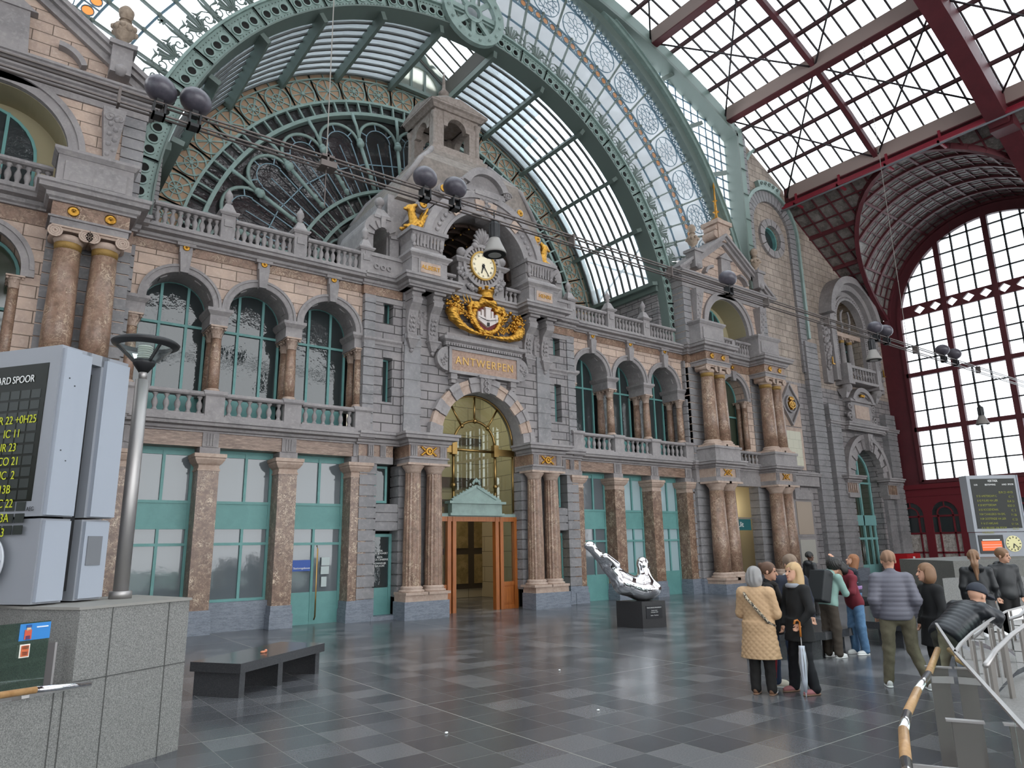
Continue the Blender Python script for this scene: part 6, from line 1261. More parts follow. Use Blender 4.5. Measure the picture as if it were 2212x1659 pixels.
# ---------------------------------------------------------------- train shed roof
VR, VZ = 35.7, -8.4
def vz(x, o=0): return VZ+sqrt((VR-o)**2-(x-XC)**2)
YB, YF = -32.0, 19.55; HRIB = [9.0, -.8, -10.6, -20.4, -30.2]; TRIB = [14.2, 4.1, -5.7, -15.5, -25.3]
def roof():
    t = thing('ceiling', 'arched iron and glass train shed roof', 'ceiling', (XC, 0, 24), kind='structure'); N = 34; X0, X1 = XC-20.5, XC+20.5; xs = [X0+(X1-X0)*i/N for i in range(N+1)]
    edges = [YF]+sorted(HRIB+TRIB, reverse=True)
    for a, b in zip(edges, edges[1:]):
        m = M(); v = []
        for x in xs: v += [(x, a, vz(x)), (x, b, vz(x))]
        m.add(v, [(2*i, 2*i+1, 2*i+3, 2*i+2) for i in range(N)]); m.build('glazing', SKYG, t)
        m = M(); n = max(1, round((a-b)/.66))
        for k in range(n):
            y = b+(a-b)*(k+.5)/n
            for i in range(0, N, 2): m.bar((xs[i], y, vz(xs[i], .05)), (xs[i+2], y, vz(xs[i+2], .05)), .07, .08)
        m.build('glazing_bars', mat('dark_glazing_bar', '#3d3437', .6), t)
    PX = []; th0 = math.asin(20.35/VR)
    for k in range(-15, 16): PX.append((VR*k*.0394*(20.35/VR/math.sin(th0))*1, k))
    for k in range(-15, 16):
        th = th0*k/15; x = XC+VR*sin(th); maj = (k % 4 == 3) if k >= 0 else (k % 4 == 1)
        if maj: M().box(x-.16, x+.16, YB, YF-.6, vz(x)-.85, vz(x)-.12).build('major_purlin', BEAM, t); M().box(x-.2, x+.2, YB, YF-.6, vz(x)-.9, vz(x)-.84).box(x-.07, x+.07, YB, YF-.6, vz(x)-.25, vz(x)-.1).build('purlin_flange', RED, t)
        else: M().box(x-.07, x+.07, YB, YF-.2, vz(x)-.22, vz(x)-.06).build('purlin', mat('plum_iron', '#4d3034', .6), t)
    for j, y in enumerate(TRIB):
        m = M()
        for i in range(0, N, 2): m.bar((xs[i], y, vz(xs[i], .45)), (xs[i+2], y, vz(xs[i+2], .45)), .2, .3)
        m.build('light_rib', RED, t)
    for y in HRIB:
        m = M()
        for i in range(0, N, 1): m.bar((xs[i], y, vz(xs[i], .9)), (xs[i+1], y, vz(xs[i+1], .9)), .75, 1.1)
        for s in (-1, 1): m.bar((XC+s*20.6, y, 20.3), (XC+s*29.3, y, 14.6), .8, 1.1).box(XC+s*20.8-.4, XC+s*20.8+.4, y-.45, y+.45, 19.2, 21.2)
        m.build('heavy_rib', RED, t)
    m = M(); mj = [XC+VR*sin(th0*k/15) for k in (-13, -9, -5, -1, 3, 7, 11, 15)] if False else [XC+VR*sin(th0*k/15) for k in (-15, -11, -7, -3, 3, 7, 11, 15)]
    ys = [YF-.4]+sorted(HRIB[:3]+TRIB[:3], reverse=True)
    for a, b in zip(mj, mj[1:]):
        for c, d in zip(ys, ys[1:]): m.tube([(a, c, vz(a)-.6), (b, d, vz(b)-.6)], .045, 5).tube([(a, d, vz(a)-.6), (b, c, vz(b)-.6)], .045, 5)
    m.build('brace_rods', mat('dark_rod', '#2f272a', .6), t)
    for s in (-1, 1):   # eaves beams and catwalk rails
        x = XC+s*20.6; sd = 'left' if s < 0 else 'right'
        e = thing('trim_60', 'eaves girder of the train shed roof with red catwalk rails, %s side' % sd, 'beam', (x, 0, 20.3), kind='structure')
        M().box(x-.2, x+.2, YB, 19.3, 20.1, 20.9).build('girder', BEAM, e); M().box(min(x-s*.2, x-s*.22), max(x-s*.2, x-s*.22), YB, 19.3, 20.15, 20.85).box(x-.3, x+.3, YB, 19.3, 20.02, 20.1).build('girder_flange', RED, e)
        m = M().box(x-s*.45-.08, x-s*.45+.08, YB, 19.2, 19.55, 19.85).box(x-s*.7-.05, x-s*.7+.05, YB, 19.2, 19.5, 19.6)
        for k in range(20): y = 18.5-2.4*k; m.box(x-.75 if s > 0 else x-.1, x+.1 if s > 0 else x+.75, y-.05, y+.05, 19.5, 19.6).box(x-s*.45-.05, x-s*.45+.05, y-.05, y+.05, 19.8, 20.2)
        m.build('catwalk_rail', REDS, e); M().tube([(x-s*.85, YB, 19.35), (x-s*.85, 19.2, 19.35)], .05, 6).build('pipe', PAINTG, e)
        # lower slope with dirty glass; dormer opening over the arched window
        CY, CZ, DR = 13.0, 14.2, 5.75
        SX = lambda z: XC+s*(29.3-(z-14.7)*(8.75/5.25)); t2 = thing('ceiling', 'lower slope of dirty glass with the barrel dormer over the arched window, %s side' % sd, 'ceiling', (x, 10, 17), kind='structure')
        g = M(); b = M(); n = 64
        def zlow(y): d = y-CY; return max(14.7, CZ+sqrt(max(0, DR*DR-d*d))) if abs(d) < DR else 14.7
        yy = [19.4-.36*i for i in range(int((19.4-YB)/.36))]
        for a_, b_ in zip(yy, yy[1:]):
            z0, z1 = zlow(a_), zlow(b_); v = [(SX(z0), a_, z0), (SX(z1), b_, z1), (SX(19.95), b_, 19.95), (SX(19.95), a_, 19.95)]; g.add(v, [(0, 1, 2, 3)])
        for k, y in enumerate(yy[::2]):
            z0 = zlow(y); b.bar((SX(z0)-s*.04, y, z0-.05), (SX(19.95)-s*.04, y, 19.9), .07, .08)
        for k in range(13):
            z = 14.7+5.25*k/12; d = sqrt(max(0, DR*DR-(z-CZ)**2)) if z-CZ < DR else 0; big = k % 3 == 0; w = .14 if big else .06
            for (p, q_) in (((19.4, CY+d), (CY-d, YB)) if d > 0 else ((19.4, YB),)): b.bar((SX(z)-s*.05, p, z-.06), (SX(z)-s*.05, q_, z-.06), w, w*(1.6 if big else 1.2))
        g.build('dirty_glass', DIRTG, t2); b.build('glazing_bars', RED, t2)
        g = M(); b = M(); A = [radians(6*i) for i in range(31)]
        def DP(a, u, r=DR): z = CZ+r*sin(a); xa = SX(max(z, 14.7)); xb = XC+s*29.3; return (xa+(xb-xa)*u, CY+r*cos(a), z)
        for a0, a1 in zip(A, A[1:]): g.add([DP(a0, 0), DP(a0, 1), DP(a1, 1), DP(a1, 0)], [(0, 1, 2, 3)])
        for i, a0 in enumerate(A):
            if i % 1 == 0: b.bar(DP(a0, 0, DR-.05), DP(a0, 1, DR-.05), .12 if i % 5 == 0 else .05, .1 if i % 5 == 0 else .06, (0, cos(a0), sin(a0)))
        for xx, w in [(XC+s*(29.2-.6*k), .16 if k % 3 == 0 else .05) for k in range(14)]:
            pts = [(xx, CY+(DR-.06)*cos(a), CZ+(DR-.06)*sin(a)) for a in A if (XC+s*29.3-xx)*s < (XC+s*29.3-SX(CZ+DR*sin(a)))*s]
            if len(pts) > 1: 
                for p, q_ in zip(pts, pts[1:]): b.bar(p, q_, w, w)
        rim = M(); rp = [(SX(max(14.7, CZ+DR*sin(a)))-s*.1, CY+DR*cos(a), CZ+DR*sin(a)-.05) for a in A]
        for p, q_ in zip(rp, rp[1:]): rim.bar(p, q_, .22, .3)
        g.build('dormer_glass', DIRTG, t2); b.build('dormer_bars', RED, t2); rim.build('dormer_rim', RED, t2)
roof()

# ---------------------------------------------------------------- iron side walls with the great arched windows
def side(s):
    sd = 'right' if s > 0 else 'left'; nm = 'wall_'+sd; xw = XC+s*29.32; WYs = [13.0, .6, -11.8, -24.2]; R = 5.15; ZS = 14.2
    def T(m, k=0): return m.xf(lambda x, y, z: (xw+s*y, x, z), k)
    loops = [[(YB, 4.6), (19.9, 4.6), (19.9, 20.5 if False else 14.8), (18.9, 14.8)]]
    outer = [(YB, 4.6), (19.9, 4.6), (19.9, 14.75)]
    for cy in WYs: outer += [(cy+5.75, 14.75)]+[(cy+5.75*cos(radians(a)), 14.2+5.75*sin(radians(a))) for a in range(10, 171, 8)]+[(cy-5.75, 14.75)]
    outer += [(YB, 14.75)]
    holes = [archhole(cy, R, 5.1, ZS, 30) for cy in WYs]
    m = M().poly([outer]+holes, 0, .3); T(m); struct(nm, m, RED, 'dark red iron wall with great arched windows on the %s' % sd)
    for wi, cy in enumerate(WYs):
        wn[0] += 1; t = thing('window_%d' % wn[0], '%s great arched side window on the %s counted from the facade' % (ORD[wi], sd), 'window', (0, 0, 0), kind='structure')
        m = M().poly([archhole(cy, R, 5.1, ZS, 30)], .12, .13); T(m).build('pane', mat('frosted_window_glass', (.93, .95, .97), .2, trans=.35), t)
        m = M().arc(cy, ZS, R-.12, R+.1, 0, 180, -.1, .2, 40).box(cy-R-.1, cy-R+.12, -.1, .2, 5.1, ZS).box(cy+R-.12, cy+R+.1, -.1, .2, 5.1, ZS).box(cy-R, cy+R, -.1, .2, 5.0, 5.2)
        for dy in (-2.58, 0, 2.58): m.box(cy+dy-.14, cy+dy+.14, -.12, .15, 5.1, ZS+sqrt(R*R-dy*dy))
        for z in (8.05, 11.2): m.box(cy-R, cy+R, -.1, .15, z-.12, z+.12)
        rh = [[(cy+dy-.3, 14.95), (cy+dy, 14.7), (cy+dy+.3, 14.95), (cy+dy, 15.2)] for k in range(4) for dy in [-R+.45+1.29*2*k+.05+q*.85 for q in range(3)] if abs(dy) < R-.4]
        m.poly([[(cy-R+.1, 14.6), (cy+R-.1, 14.6), (cy+R-.1, 15.3), (cy-R+.1, 15.3)]]+rh, -.05, .1)
        T(m).build('heavy_mullions', RED, t); b = M()
        for k in range(4):
            for q in (1, 2): dy = -R+.05+2.58*k+.86*q; h_ = ZS+sqrt(max(0, R*R-dy*dy)); b.box(cy+dy-.04, cy+dy+.04, -.02, .1, 5.1, h_)
        for z in (6.1, 7.1, 9.1, 10.15, 12.05, 12.9, 13.75, 16.15, 17.0, 17.85, 18.7):
            d = sqrt(max(0, R*R-max(0, z-ZS)**2)); b.box(cy-d, cy+d, -.02, .1, z-.035, z+.035)
        T(b).build('glazing_bars', mat('black_bar', '#201d1e', .6), t)
    # lower wall with small arched doors
    ys = [18.95-1.78*k for k in range(28)]; holes = [archhole(y, .68, .25, 3.3, 10) for y in ys if y > YB+1]
    m = M().poly([[(YB, 0), (19.9, 0), (19.9, 4.75), (YB, 4.75)]]+holes, -.25, -.1).box(YB, 19.9, -.4, .1, 4.7, 4.95).box(YB, 19.9, -.3, -.2, 4.3, 4.4); T(m); struct(nm, m, mat('red_iron_low', '#6b1822', .5), 'red lower iron wall with small arched bays on the %s' % sd)
    for k, y in enumerate(ys[:14 if s > 0 else 8]):
        wn[0] += 1; t = thing('window_%d' % wn[0], '%s small arched bay of the lower %s wall counted from the facade, marbled panels below glass' % (ORD[min(k, 15)] if k < 16 else str(k), sd), 'window', (0, 0, 0), kind='structure')
        T(M().poly([archhole(y, .68, 2.3, 3.3, 12)], -.15, -.13)).build('pane', DGLASS, t)
        T(M().box(y-.68, y+.68, -.15, -.13, .25, 2.28)).build('marbled_panel', mat('mottled_white_panel', '#b5aea6', .6, noise=[(5, '#8f857b', .42, .62, None), (13, '#d9d5cf', .5, .7, None)]), t)
        m = M()
        for dy in (-.4, .36): m.box(y+dy-.04, y+dy+.04, -.22, -.12, .25, 3.3)
        for z in (1.25, 2.28, 3.2): m.box(y-.68, y+.68, -.22, -.12, z-.05, z+.05)
        m.arc(y, 3.3, .36, .43, 0, 180, -.22, -.12, 12).bar((y, -.17, 3.7), (y, -.17, 3.98), .05, .08); T(m).build('glazing_bars', MT['red_iron_low'], t)
side(1); side(-1)

# ---------------------------------------------------------------- suspended cables with lamps
def cables():
    m = M(); CB = mat('dull_rod', '#6d6460', .5, .5)
    for dy, z in ((-.06, 9.2), (.06, 9.2), (-.06, 9.42), (.06, 9.42)):
        m.tube([(x, 12+dy, z+.0*x) for x in (-17, -5, 5, 13, 20, 30, 42.2)], .021, 5)
    t = thing('lamp_cable', 'pair of twin steel cables stretched across the concourse in front of the facade', 'cable', (0, 12, 9.3)); islands(m, 'cable', CB, t)
    for x in (-3, 1, 4.57, 10.9, 14.5, 19, 22.5, 29, 35): M().box(x-.02, x+.02, 11.9, 12.1, 9.16, 9.46).build('spacer', CB, t)
    M().box(4.42, 4.74, 11.86, 12.14, 9.18, 9.3).box(4.45, 4.7, 11.9, 12.1, 9.4, 9.45).build('hanger_box', CB, t)
    for x in (4.57, 28.4): M().tube([(x, 12, 9.4), (x, 12, vz(x)-.3)], .012, 4).build('hanger_wire', mat('pale_wire', '#8d8881', .6), t)
    M().tube([(4.57, 12, 9.2), (4.57, 12, 8.4)], .01, 4).build('hanger_wire', CB, t)
    DB = mat('dark_reflector', '#45424a', .35, noise=[(5, '#57525a', .4, .6, None)])
    dx = [1.6, 2.16, 6.76, 7.51, 17.12, 25.92, 26.7, 31.56, 32.72]
    nm = ['leftmost', 'second from the left', 'third from the left', 'fourth from the left', 'fifth from the left, alone before the right tower gable', 'sixth from the left', 'seventh from the left', 'eighth from the left', 'rightmost']
    for i, x in enumerate(dx):
        t = thing('reflector_lamp', 'grey egg-shaped lamp on the cables, %s' % nm[i], 'lamp', (x, 12, 9.42), group='egg-shaped reflector lamps on the cables')
        k = 1.0; b = M().ball((0, 0, 0), .27, 20, (1, 1, .8)); a = .5 if i % 2 == 0 else .35; c, q = cos(a), sin(a); b.xf(lambda X, Y, Z: (X*c+Z*q+x, Y+12, -X*q+Z*c+9.42+.28)); b.build('reflector', DB, t)
        M().box(x-.05, x+.05, 11.93, 12.07, 9.38, 9.5).box(x-.1, x+.1, 11.9, 12.1, 9.16, 9.22).box(x-.1, x-.07, 11.9, 12.1, 9.16, 9.42).box(x+.07, x+.1, 11.9, 12.1, 9.16, 9.42).build('clamp', BLACKP, t)
    def bell(x, y, z, lab, wire=None):
        t = thing('bell_floodlight', lab, 'lamp', (x, y, z), group='hanging bell floodlights')
        M().lathe(x, y, [(.115, 0), (.125, .05), (.125, .34), (.09, .4)], 18, z-.42, .12).build('ballast_housing', BLACKP, t)
        M().lathe(x, y, [(.27, 0), (.255, .06), (.14, .32), (.12, .38)], 24, z-.8).build('reflector', mat('bell_grey', '#8a8580', .4), t); M().lathe(x, y, [(.255, 0), (.25, .01)], 24, z-.81).build('dark_mouth', DARK, t); M().lathe(x, y, [(.15, 0), (.14, .01)], 20, z-.82).build('lens', mat('lamp_lens', '#a9a9a6', .15), t)
        M().tube([(x, y, z-.05), (x, y, z+(.25 if wire is None else wire))], .015 if wire is None else .006, 5).box(x-.05, x+.05, y-.03, y+.03, z-.05, z+.05).build('hook', BLACKP, t)
    bell(8.56, 12, 9.18, 'bell-shaped floodlight hanging from the cables in front of the clock'); bell(25.5, 12, 9.18, 'bell-shaped floodlight hanging from the cables near the right wall')
    bell(34.5, 12, 7.6, 'bell-shaped floodlight hanging on a thin wire before the great side window', 11.6)
cables()
# ---------------------------------------------------------------- left foreground: granite block, departure board, lamp post
def slab_poly(t, name, poly, z0, z1, mt): return M().prismz(poly, z0, z1).build(name, mt, t)
def oriented(m, C, u, w):   # local (a along u, b along w, z) to world
    return m.xf(lambda a, b, z: (C[0]+u[0]*a+w[0]*b, C[1]+u[1]*a+w[1]*b, z))
t = thing('granite_block', 'tall grey granite block carrying the departure board and lamp post at the left', 'block', (1.2, 8.8, 0))
slab_poly(t, 'block_body', [(.85, 7.9), (1.93, 8.48), (1.6, 9.6), (.1, 9.3), (.45, 8.5)], 0, 1.49, GRAN)
slab_poly(t, 'coping', [(.84, 7.88), (1.95, 8.46), (1.6, 9.62), (.1, 9.32), (.43, 8.48)], 1.49, 1.515, mat('coping_stone', '#8c8983', .6))
m = M(); d = Vector((1.08, .58)).normalized(); nn_ = Vector((.58, -1.08)).normalized()
def onface(a, z0, z1, w=.006): p = Vector((.85, 7.9))+d*a+nn_*.004; return M().bar((p.x, p.y, z0), (p.x, p.y, z1), w, .004, (nn_.x, nn_.y, 0))
m = M()
for a, z0, z1 in ((.33, .0, 1.49), (.97, 0, 1.49)): p = Vector((.85, 7.9))+d*a+nn_*.003; m.bar((p.x, p.y, z0), (p.x, p.y, z1), .008, .006)
p = Vector((.85, 7.9))+nn_*.003; q = Vector((1.93, 8.48))+nn_*.003; m.bar((p.x, p.y, .86), (q.x, q.y, .86), .006, .008); m.build('joint', mat('joint_dark', '#4a4a48', .8), t)
t = thing('low_granite_wall', 'low grey granite parapet with glass on top at the lower left', 'wall', (0, 7.4, 0))
A, B = Vector((.85, 7.9)), Vector((-1.6, 6.58)); n2 = Vector((-.58, 1.08)).normalized()*.25
slab_poly(t, 'parapet', [tuple(A), tuple(A+n2), tuple(B+n2), tuple(B)], 0, .8, GRAN)
m = M()
for a in (-.07, -.16, -.9, -1.7): p = A+d*a+nn_*.004; m.bar((p.x, p.y, 0), (p.x, p.y, .8), .008, .006)
m.build('joint', MT['joint_dark'], t); p = A+n2*.3; q = B+n2*.3; M().bar((p.x, p.y, .81), (q.x, q.y, .81), .06, .03).build('glass_shoe', STEEL, t)
t = thing('glass_screen', 'greenish glass screen on the low granite parapet at the left edge', 'screen', (0, 7.5, .8)); p = A-d*.22+n2*.3; q = B+n2*.3
M().bar((p.x, p.y, 1.12), (q.x, q.y, 1.12), .014, .6).build('glass_pane', mat('green_glass', (.55, .68, .6), .01, trans=.05), t); p2 = A-d*.14+n2*.5; M().bar((p2.x, p2.y, .8), (p2.x, p2.y, 1.22), .1, .02, (d.x, d.y, 0)).build('clamp_post', STEEL, t)
fr = Vector((p.x, p.y))-n2.normalized()*.02
def onglass(a0, a1, z0, z1, mt, nm, th=.004):
    pa, pb = fr-d*a0, fr-d*a1; o = M().bar((pa.x, pa.y, (z0+z1)/2), (pb.x, pb.y, (z0+z1)/2), th, z1-z0).build(nm, mt, None); return o
st = onglass(.005, .27, 1.27, 1.41, mat('sticker_blue', '#2f7fc4', .4), 'safety_sticker'); tag(st, 'blue safety sticker with a worker figure on the glass screen', 'sticker')
fr = fr-n2.normalized()*.006
for a0, a1, z0, z1, c, nm in ((.17, .23, 1.28, 1.36, '#c8553a', 'figure_shirt'), (.18, .215, 1.35, 1.38, '#e0b890', 'figure_face'), (.175, .22, 1.375, 1.40, '#1f4f8e', 'figure_helmet'), (.18, .22, 1.275, 1.31, '#24508f', 'figure_overall'), (.03, .13, 1.37, 1.38, '#dfe9f2', 'lettering')):
    o = onglass(a0, a1, z0, z1, mat('st'+c, c, .5), nm); o.parent = st
s2 = onglass(.17, .255, 1.13, 1.24, mat('sticker_white', '#e4e0d6', .5), 'small_sticker'); tag(s2, 'small orange and teal sticker below the blue one on the glass', 'sticker'); fr = fr-n2.normalized()*.006
for a0, a1, z0, z1, c in ((.18, .245, 1.14, 1.23, '#c4633a'), (.19, .235, 1.15, 1.18, '#3a7fa0'), (.185, .24, 1.2, 1.225, '#2f9488')): o = onglass(a0, a1, z0, z1, mat('st'+c, c, .5), 'print'); o.parent = s2
t = thing('handrail', 'beech and steel handrail in front of the left granite parapet', 'handrail', (.4, 7.4, .9))
h0, h1, h2 = (-1.5, 6.62, .93), (.55, 7.5, .89), (.97, 7.7, .86); M().tube([h0, h1], .028, 12).build('wood_grip', HWOOD, t); M().tube([h1, h2], .027, 12).build('steel_end', CHROME, t)
M().bar((.48, 7.48, .85), (.42, 7.62, .82), .06, .03).build('bracket', STEEL, t)
# departure board
def board(C, u, w, zb, zt, W, label, mirror=False):
    # front display plane runs from corner C along u; thickness along w
    t = thing('departure_board', label, 'departure board', (C[0], C[1], zb)); zs = zb+(zt-zb)*.32
    def part(nm, m, mt, l=None): return oriented(m, C, u, w).build(nm, mt, t, l)
    part('upper_case', M().box(0, W, 0, .36, zs+.01, zt).box(0, W, .5, .86, zs+.01, zt), PAINTG); part('lower_case', M().box(.02, W, .03, .36, zb, zs-.01).box(.02, W, .5, .84, zb, zs-.01), PAINTG)
    part('end_panel', M().box(-.05, 0, .02, .2, zs+.02, zt-.03).box(-.03, 0, .2, .35, zs+.02, zt-.05).box(-.05, 0, .53, .84, zs+.02, zt-.05).box(-.02, .02, .05, .34, zb+.02, zs-.03).box(-.02, .02, .52, .82, zb+.02, zs-.03), PAINTL)
    part('gap_frame', M().box(.12, W-.1, .36, .5, zb+.1, zt-.2), BLACKP); part('top_beam', M().box(0, .1, .3, .6, zt-.12, zt), PAINTG)
    part('bolt', M().box(-.055, -.049, .08, .092, zt-.35, zt-.338).box(-.055, -.049, .15, .162, zt-.42, zt-.408).box(-.055, -.049, .08, .092, zt-1.1, zt-1.088).box(-.055, -.049, .15, .162, zt-1.2, zt-1.19), BLACKP)
    part('vent', M().box(-.03, -.015, .56, .74, zb+.35, zb+.65), mat('vent_grey', '#6d6f73', .6))
    return t, part, zs
ub, wb = (-.6, .8), (.8, .6)
t, part, zs = board((.47, 8.4), ub, wb, 1.53, 4.12, 2.5, 'large silver departure board seen from the side at the left edge')
BG = mat('board_screen', '#14170f', .35, spec=.25); YEL = mat('flap_yellow', '#c9cf2a', .5); WHT = MT['white_paint']; FLP = mat('flap_dark', '#252b27', .4)
part('screen', M().box(.14, 2.36, -.006, .0, zs+.16, 3.94), BG); rows = ['EUR 22 +0H25', 'IC 11', 'EUR 23', 'ECO 21', 'IC  2', 'P 13B', 'IC 22', 'S1 13A', 'S32 23']
fl = M()
for r in range(13):
    for k in range(10): fl.box(.2+.14*k, .32+.14*k, -.009, -.006, 3.62-.115*r-.045, 3.62-.115*r+.045)
part('flap_cells', fl, FLP)
ang = atan2(-ub[1], -ub[0])   # reading direction runs towards the corner
def btext(par, s, a, z, size, mt, align='RIGHT'): return text(par, 'lettering', s, (.47+ub[0]*a-wb[0]*.014, 8.4+ub[1]*a-wb[1]*.014, z), size, mt, .001, rz=ang, align=align, sx=.85)
btext(t, 'SPOOR', .3, 3.78, .11, WHT); btext(t, 'AARD', .62, 3.78, .11, WHT)
for k, s in enumerate(rows): btext(t, s, .24+(.12 if k else -.04)+.03*(k % 3), 3.35-.142*k, .12, YEL)
btext(t, 'AEG', .08, zs+.08, .06, BLACKP)
ckm = M().lathe(0, 0, [(.27, 0), (.27, .02)], 36); ckm.v = [(x+.62, -.03+(z if False else -z), y+zs-.42) for x, y, z in ckm.v]; part('clock_face', ckm, mat('clock_white', '#c9ccd1', .5))
m = M()
for k in range(12): a = k*pi/6; m.bar((.62+.2*cos(a), -.055, zs-.42+.2*sin(a)), (.62+.25*cos(a), -.055, zs-.42+.25*sin(a)), .02, .006, (0, 1, 0))
m.bar((.62, -.056, zs-.42), (.62-.05, -.056, zs-.27), .018, .006, (0, 1, 0)).bar((.62, -.056, zs-.42), (.62-.18, -.056, zs-.56), .012, .006, (0, 1, 0)); part('clock_marks', m, BLACKP)
# lamp post
t = thing('lamp_post', 'brushed steel lamp post with black funnel lantern on the granite block', 'lamp', (1.33, 9.0, 1.515))
M().lathe(1.33, 9.0, [(.115, 0), (.115, .075), (.11, .08)], 24, 1.515).build('foot_ring', STEEL, t); M().lathe(1.33, 9.0, [(.078, 0), (.076, 1.2), (.074, 2.42)], 24, 1.55).build('pole', STEEL, t); M().lathe(1.33, 9.0, [(.045, 0), (.045, .14)], 16, 3.96).build('neck', STEEL, t)
M().lathe(1.33, 9.0, [(.05, 0), (.12, .1), (.125, .14), (.11, .15)], 20, 4.06).build('lantern_foot', BLACKP, t)
M().lathe(1.33, 9.0, [(.30, .33), (.355, .36), (.37, .39), (.34, .415), (.29, .4), (.30, .33)], 32, 4.02, 0, False).build('rim', BLACKP, t)
m = M()
for k in range(3): a = .9+k*2.094; m.bar((1.33+.11*cos(a), 9+.11*sin(a), 4.19), (1.33+.33*cos(a), 9+.33*sin(a), 4.4), .018, .04)
islands(m, 'rib', BLACKP, t); M().lathe(1.33, 9.0, [(.12, 0), (.3, .19)], 24, 4.18, 0, False).build('glass_cone', CLEAR, t)
m = M()
for k in range(8): m.lathe(1.33, 9.0, [(.075, 0), (.085, .012), (.075, .024)], 18, 4.17+.026*k)
m.build('louvre_stack', mat('louvre_white', '#d9d9d0', .5), t)

# ---------------------------------------------------------------- benches
def bench(poly, legs, label, h=.45):
    cx = sum(p[0] for p in poly)/len(poly); cy = sum(p[1] for p in poly)/len(poly); t = thing('stone_bench', label, 'bench', (cx, cy, 0), group='polished dark stone benches')
    M().prismz(poly, h-.13, h).build('seat_slab', GRAND, t)
    for a in legs: M().prismz(a, 0, h-.13).build('leg', GRAND, t)
    return t
def para(P, e1, e2, a0, a1, b0, b1): return [(P[0]+e1[0]*a+e2[0]*b, P[1]+e1[1]*a+e2[1]*b) for a, b in ((a0, b0), (a1, b0), (a1, b1), (a0, b1))]
P = (3.17, 10.68); e1 = (1.75, 1.3); e2 = (-.5, .72); l1 = hypot(*e1); e1n = (e1[0]/l1, e1[1]/l1)
bench([P, (P[0]+e1[0], P[1]+e1[1]), (P[0]+e1[0]+e2[0], P[1]+e1[1]+e2[1]), (P[0]+e2[0], P[1]+e2[1])], [para(P, e1n, e2, a, a+.12, .05, .95) for a in (.05, .95, 1.98)], 'long polished dark stone bench left of the entrance', .46)
m = M().ball((3.75, 11.55, .475), .035, 8, (1.3, 1, .5)).ball((3.8, 11.57, .485), .025, 8); tag(m.build('crumpled_wrapper', mat('wrapper_orange', '#d98a66', .6)), 'small orange crumpled wrapper on the left stone bench', 'litter')
bench([(10.9, 7.95), (12.0, 7.1), (12.98, 7.12), (14.3, 8.95), (13.3, 9.5)], [[(11.0, 7.95), (11.9, 7.22), (12.0, 7.35), (11.1, 8.1)], [(11.75, 7.35), (12.0, 7.2), (12.2, 7.5), (11.95, 7.65)], [(12.6, 7.25), (12.85, 7.25), (13.0, 7.6), (12.7, 7.6)]], 'dark stone bench behind the group with the umbrellas')
bench([(14.1, 7.5), (14.1, 6.75), (14.9, 6.5), (17.4, 6.7), (17.6, 9.1), (17.0, 9.1)], [[(14.2, 7.3), (14.2, 6.85), (14.9, 6.62), (17, 6.9), (17, 7.2), (14.6, 7.2)]], 'low wide dark stone bench behind the man in the quilted jacket')
bench([(20.3, 11.0), (19.9, 10.3), (21.9, 9.6), (22.3, 10.3)], [[(20.3, 10.8), (20.2, 10.4), (20.6, 10.3), (20.7, 10.7)], [(21.6, 10.3), (21.5, 9.9), (21.8, 9.85), (21.9, 10.2)]], 'far dark stone bench behind the pointing woman')
# ---------------------------------------------------------------- dove sculpture
t = thing('plinth', 'black granite plinth with a small engraved plate under the chrome bird', 'plinth', (13.35, 12.9, 0)); PC = (13.18, 12.5); pe = (.6, -.16); pf = (-.1, .83)
pe = (.66, -.16); pf = (-.16, .72)
M().prismz([PC, (PC[0]+pe[0], PC[1]+pe[1]), (PC[0]+pe[0]+pf[0], PC[1]+pe[1]+pf[1]), (PC[0]+pf[0], PC[1]+pf[1])], 0, .62).build('block', mat('black_granite', '#2b2a2b', .35, noise=[(120, '#3a393a', .5, .62, None)]), t)
pa = atan2(pe[1], pe[0]); un = (cos(pa), sin(pa)); nn3 = (sin(pa), -cos(pa)); c0 = (PC[0]+pe[0]*.5, PC[1]+pe[1]*.5)
m = M().bar((c0[0]-un[0]*.23+nn3[0]*.006, c0[1]-un[1]*.23+nn3[1]*.006, .37), (c0[0]+un[0]*.23+nn3[0]*.006, c0[1]+un[1]*.23+nn3[1]*.006, .37), .014, .3); m.build('plate', mat('plate_black', '#232326', .3), t)
for k, (s, z, sz) in enumerate((('PEACE BRINGS PROSPERITY', .47, .034), ('Populus Hand', .405, .03), ('Cheongjoo Yard', .365, .03), ('Guido - The Dove', .29, .03))): text(t, 'lettering', s, (c0[0]+nn3[0]*.016, c0[1]+nn3[1]*.016, z), sz, WHT, .001, rz=pa)
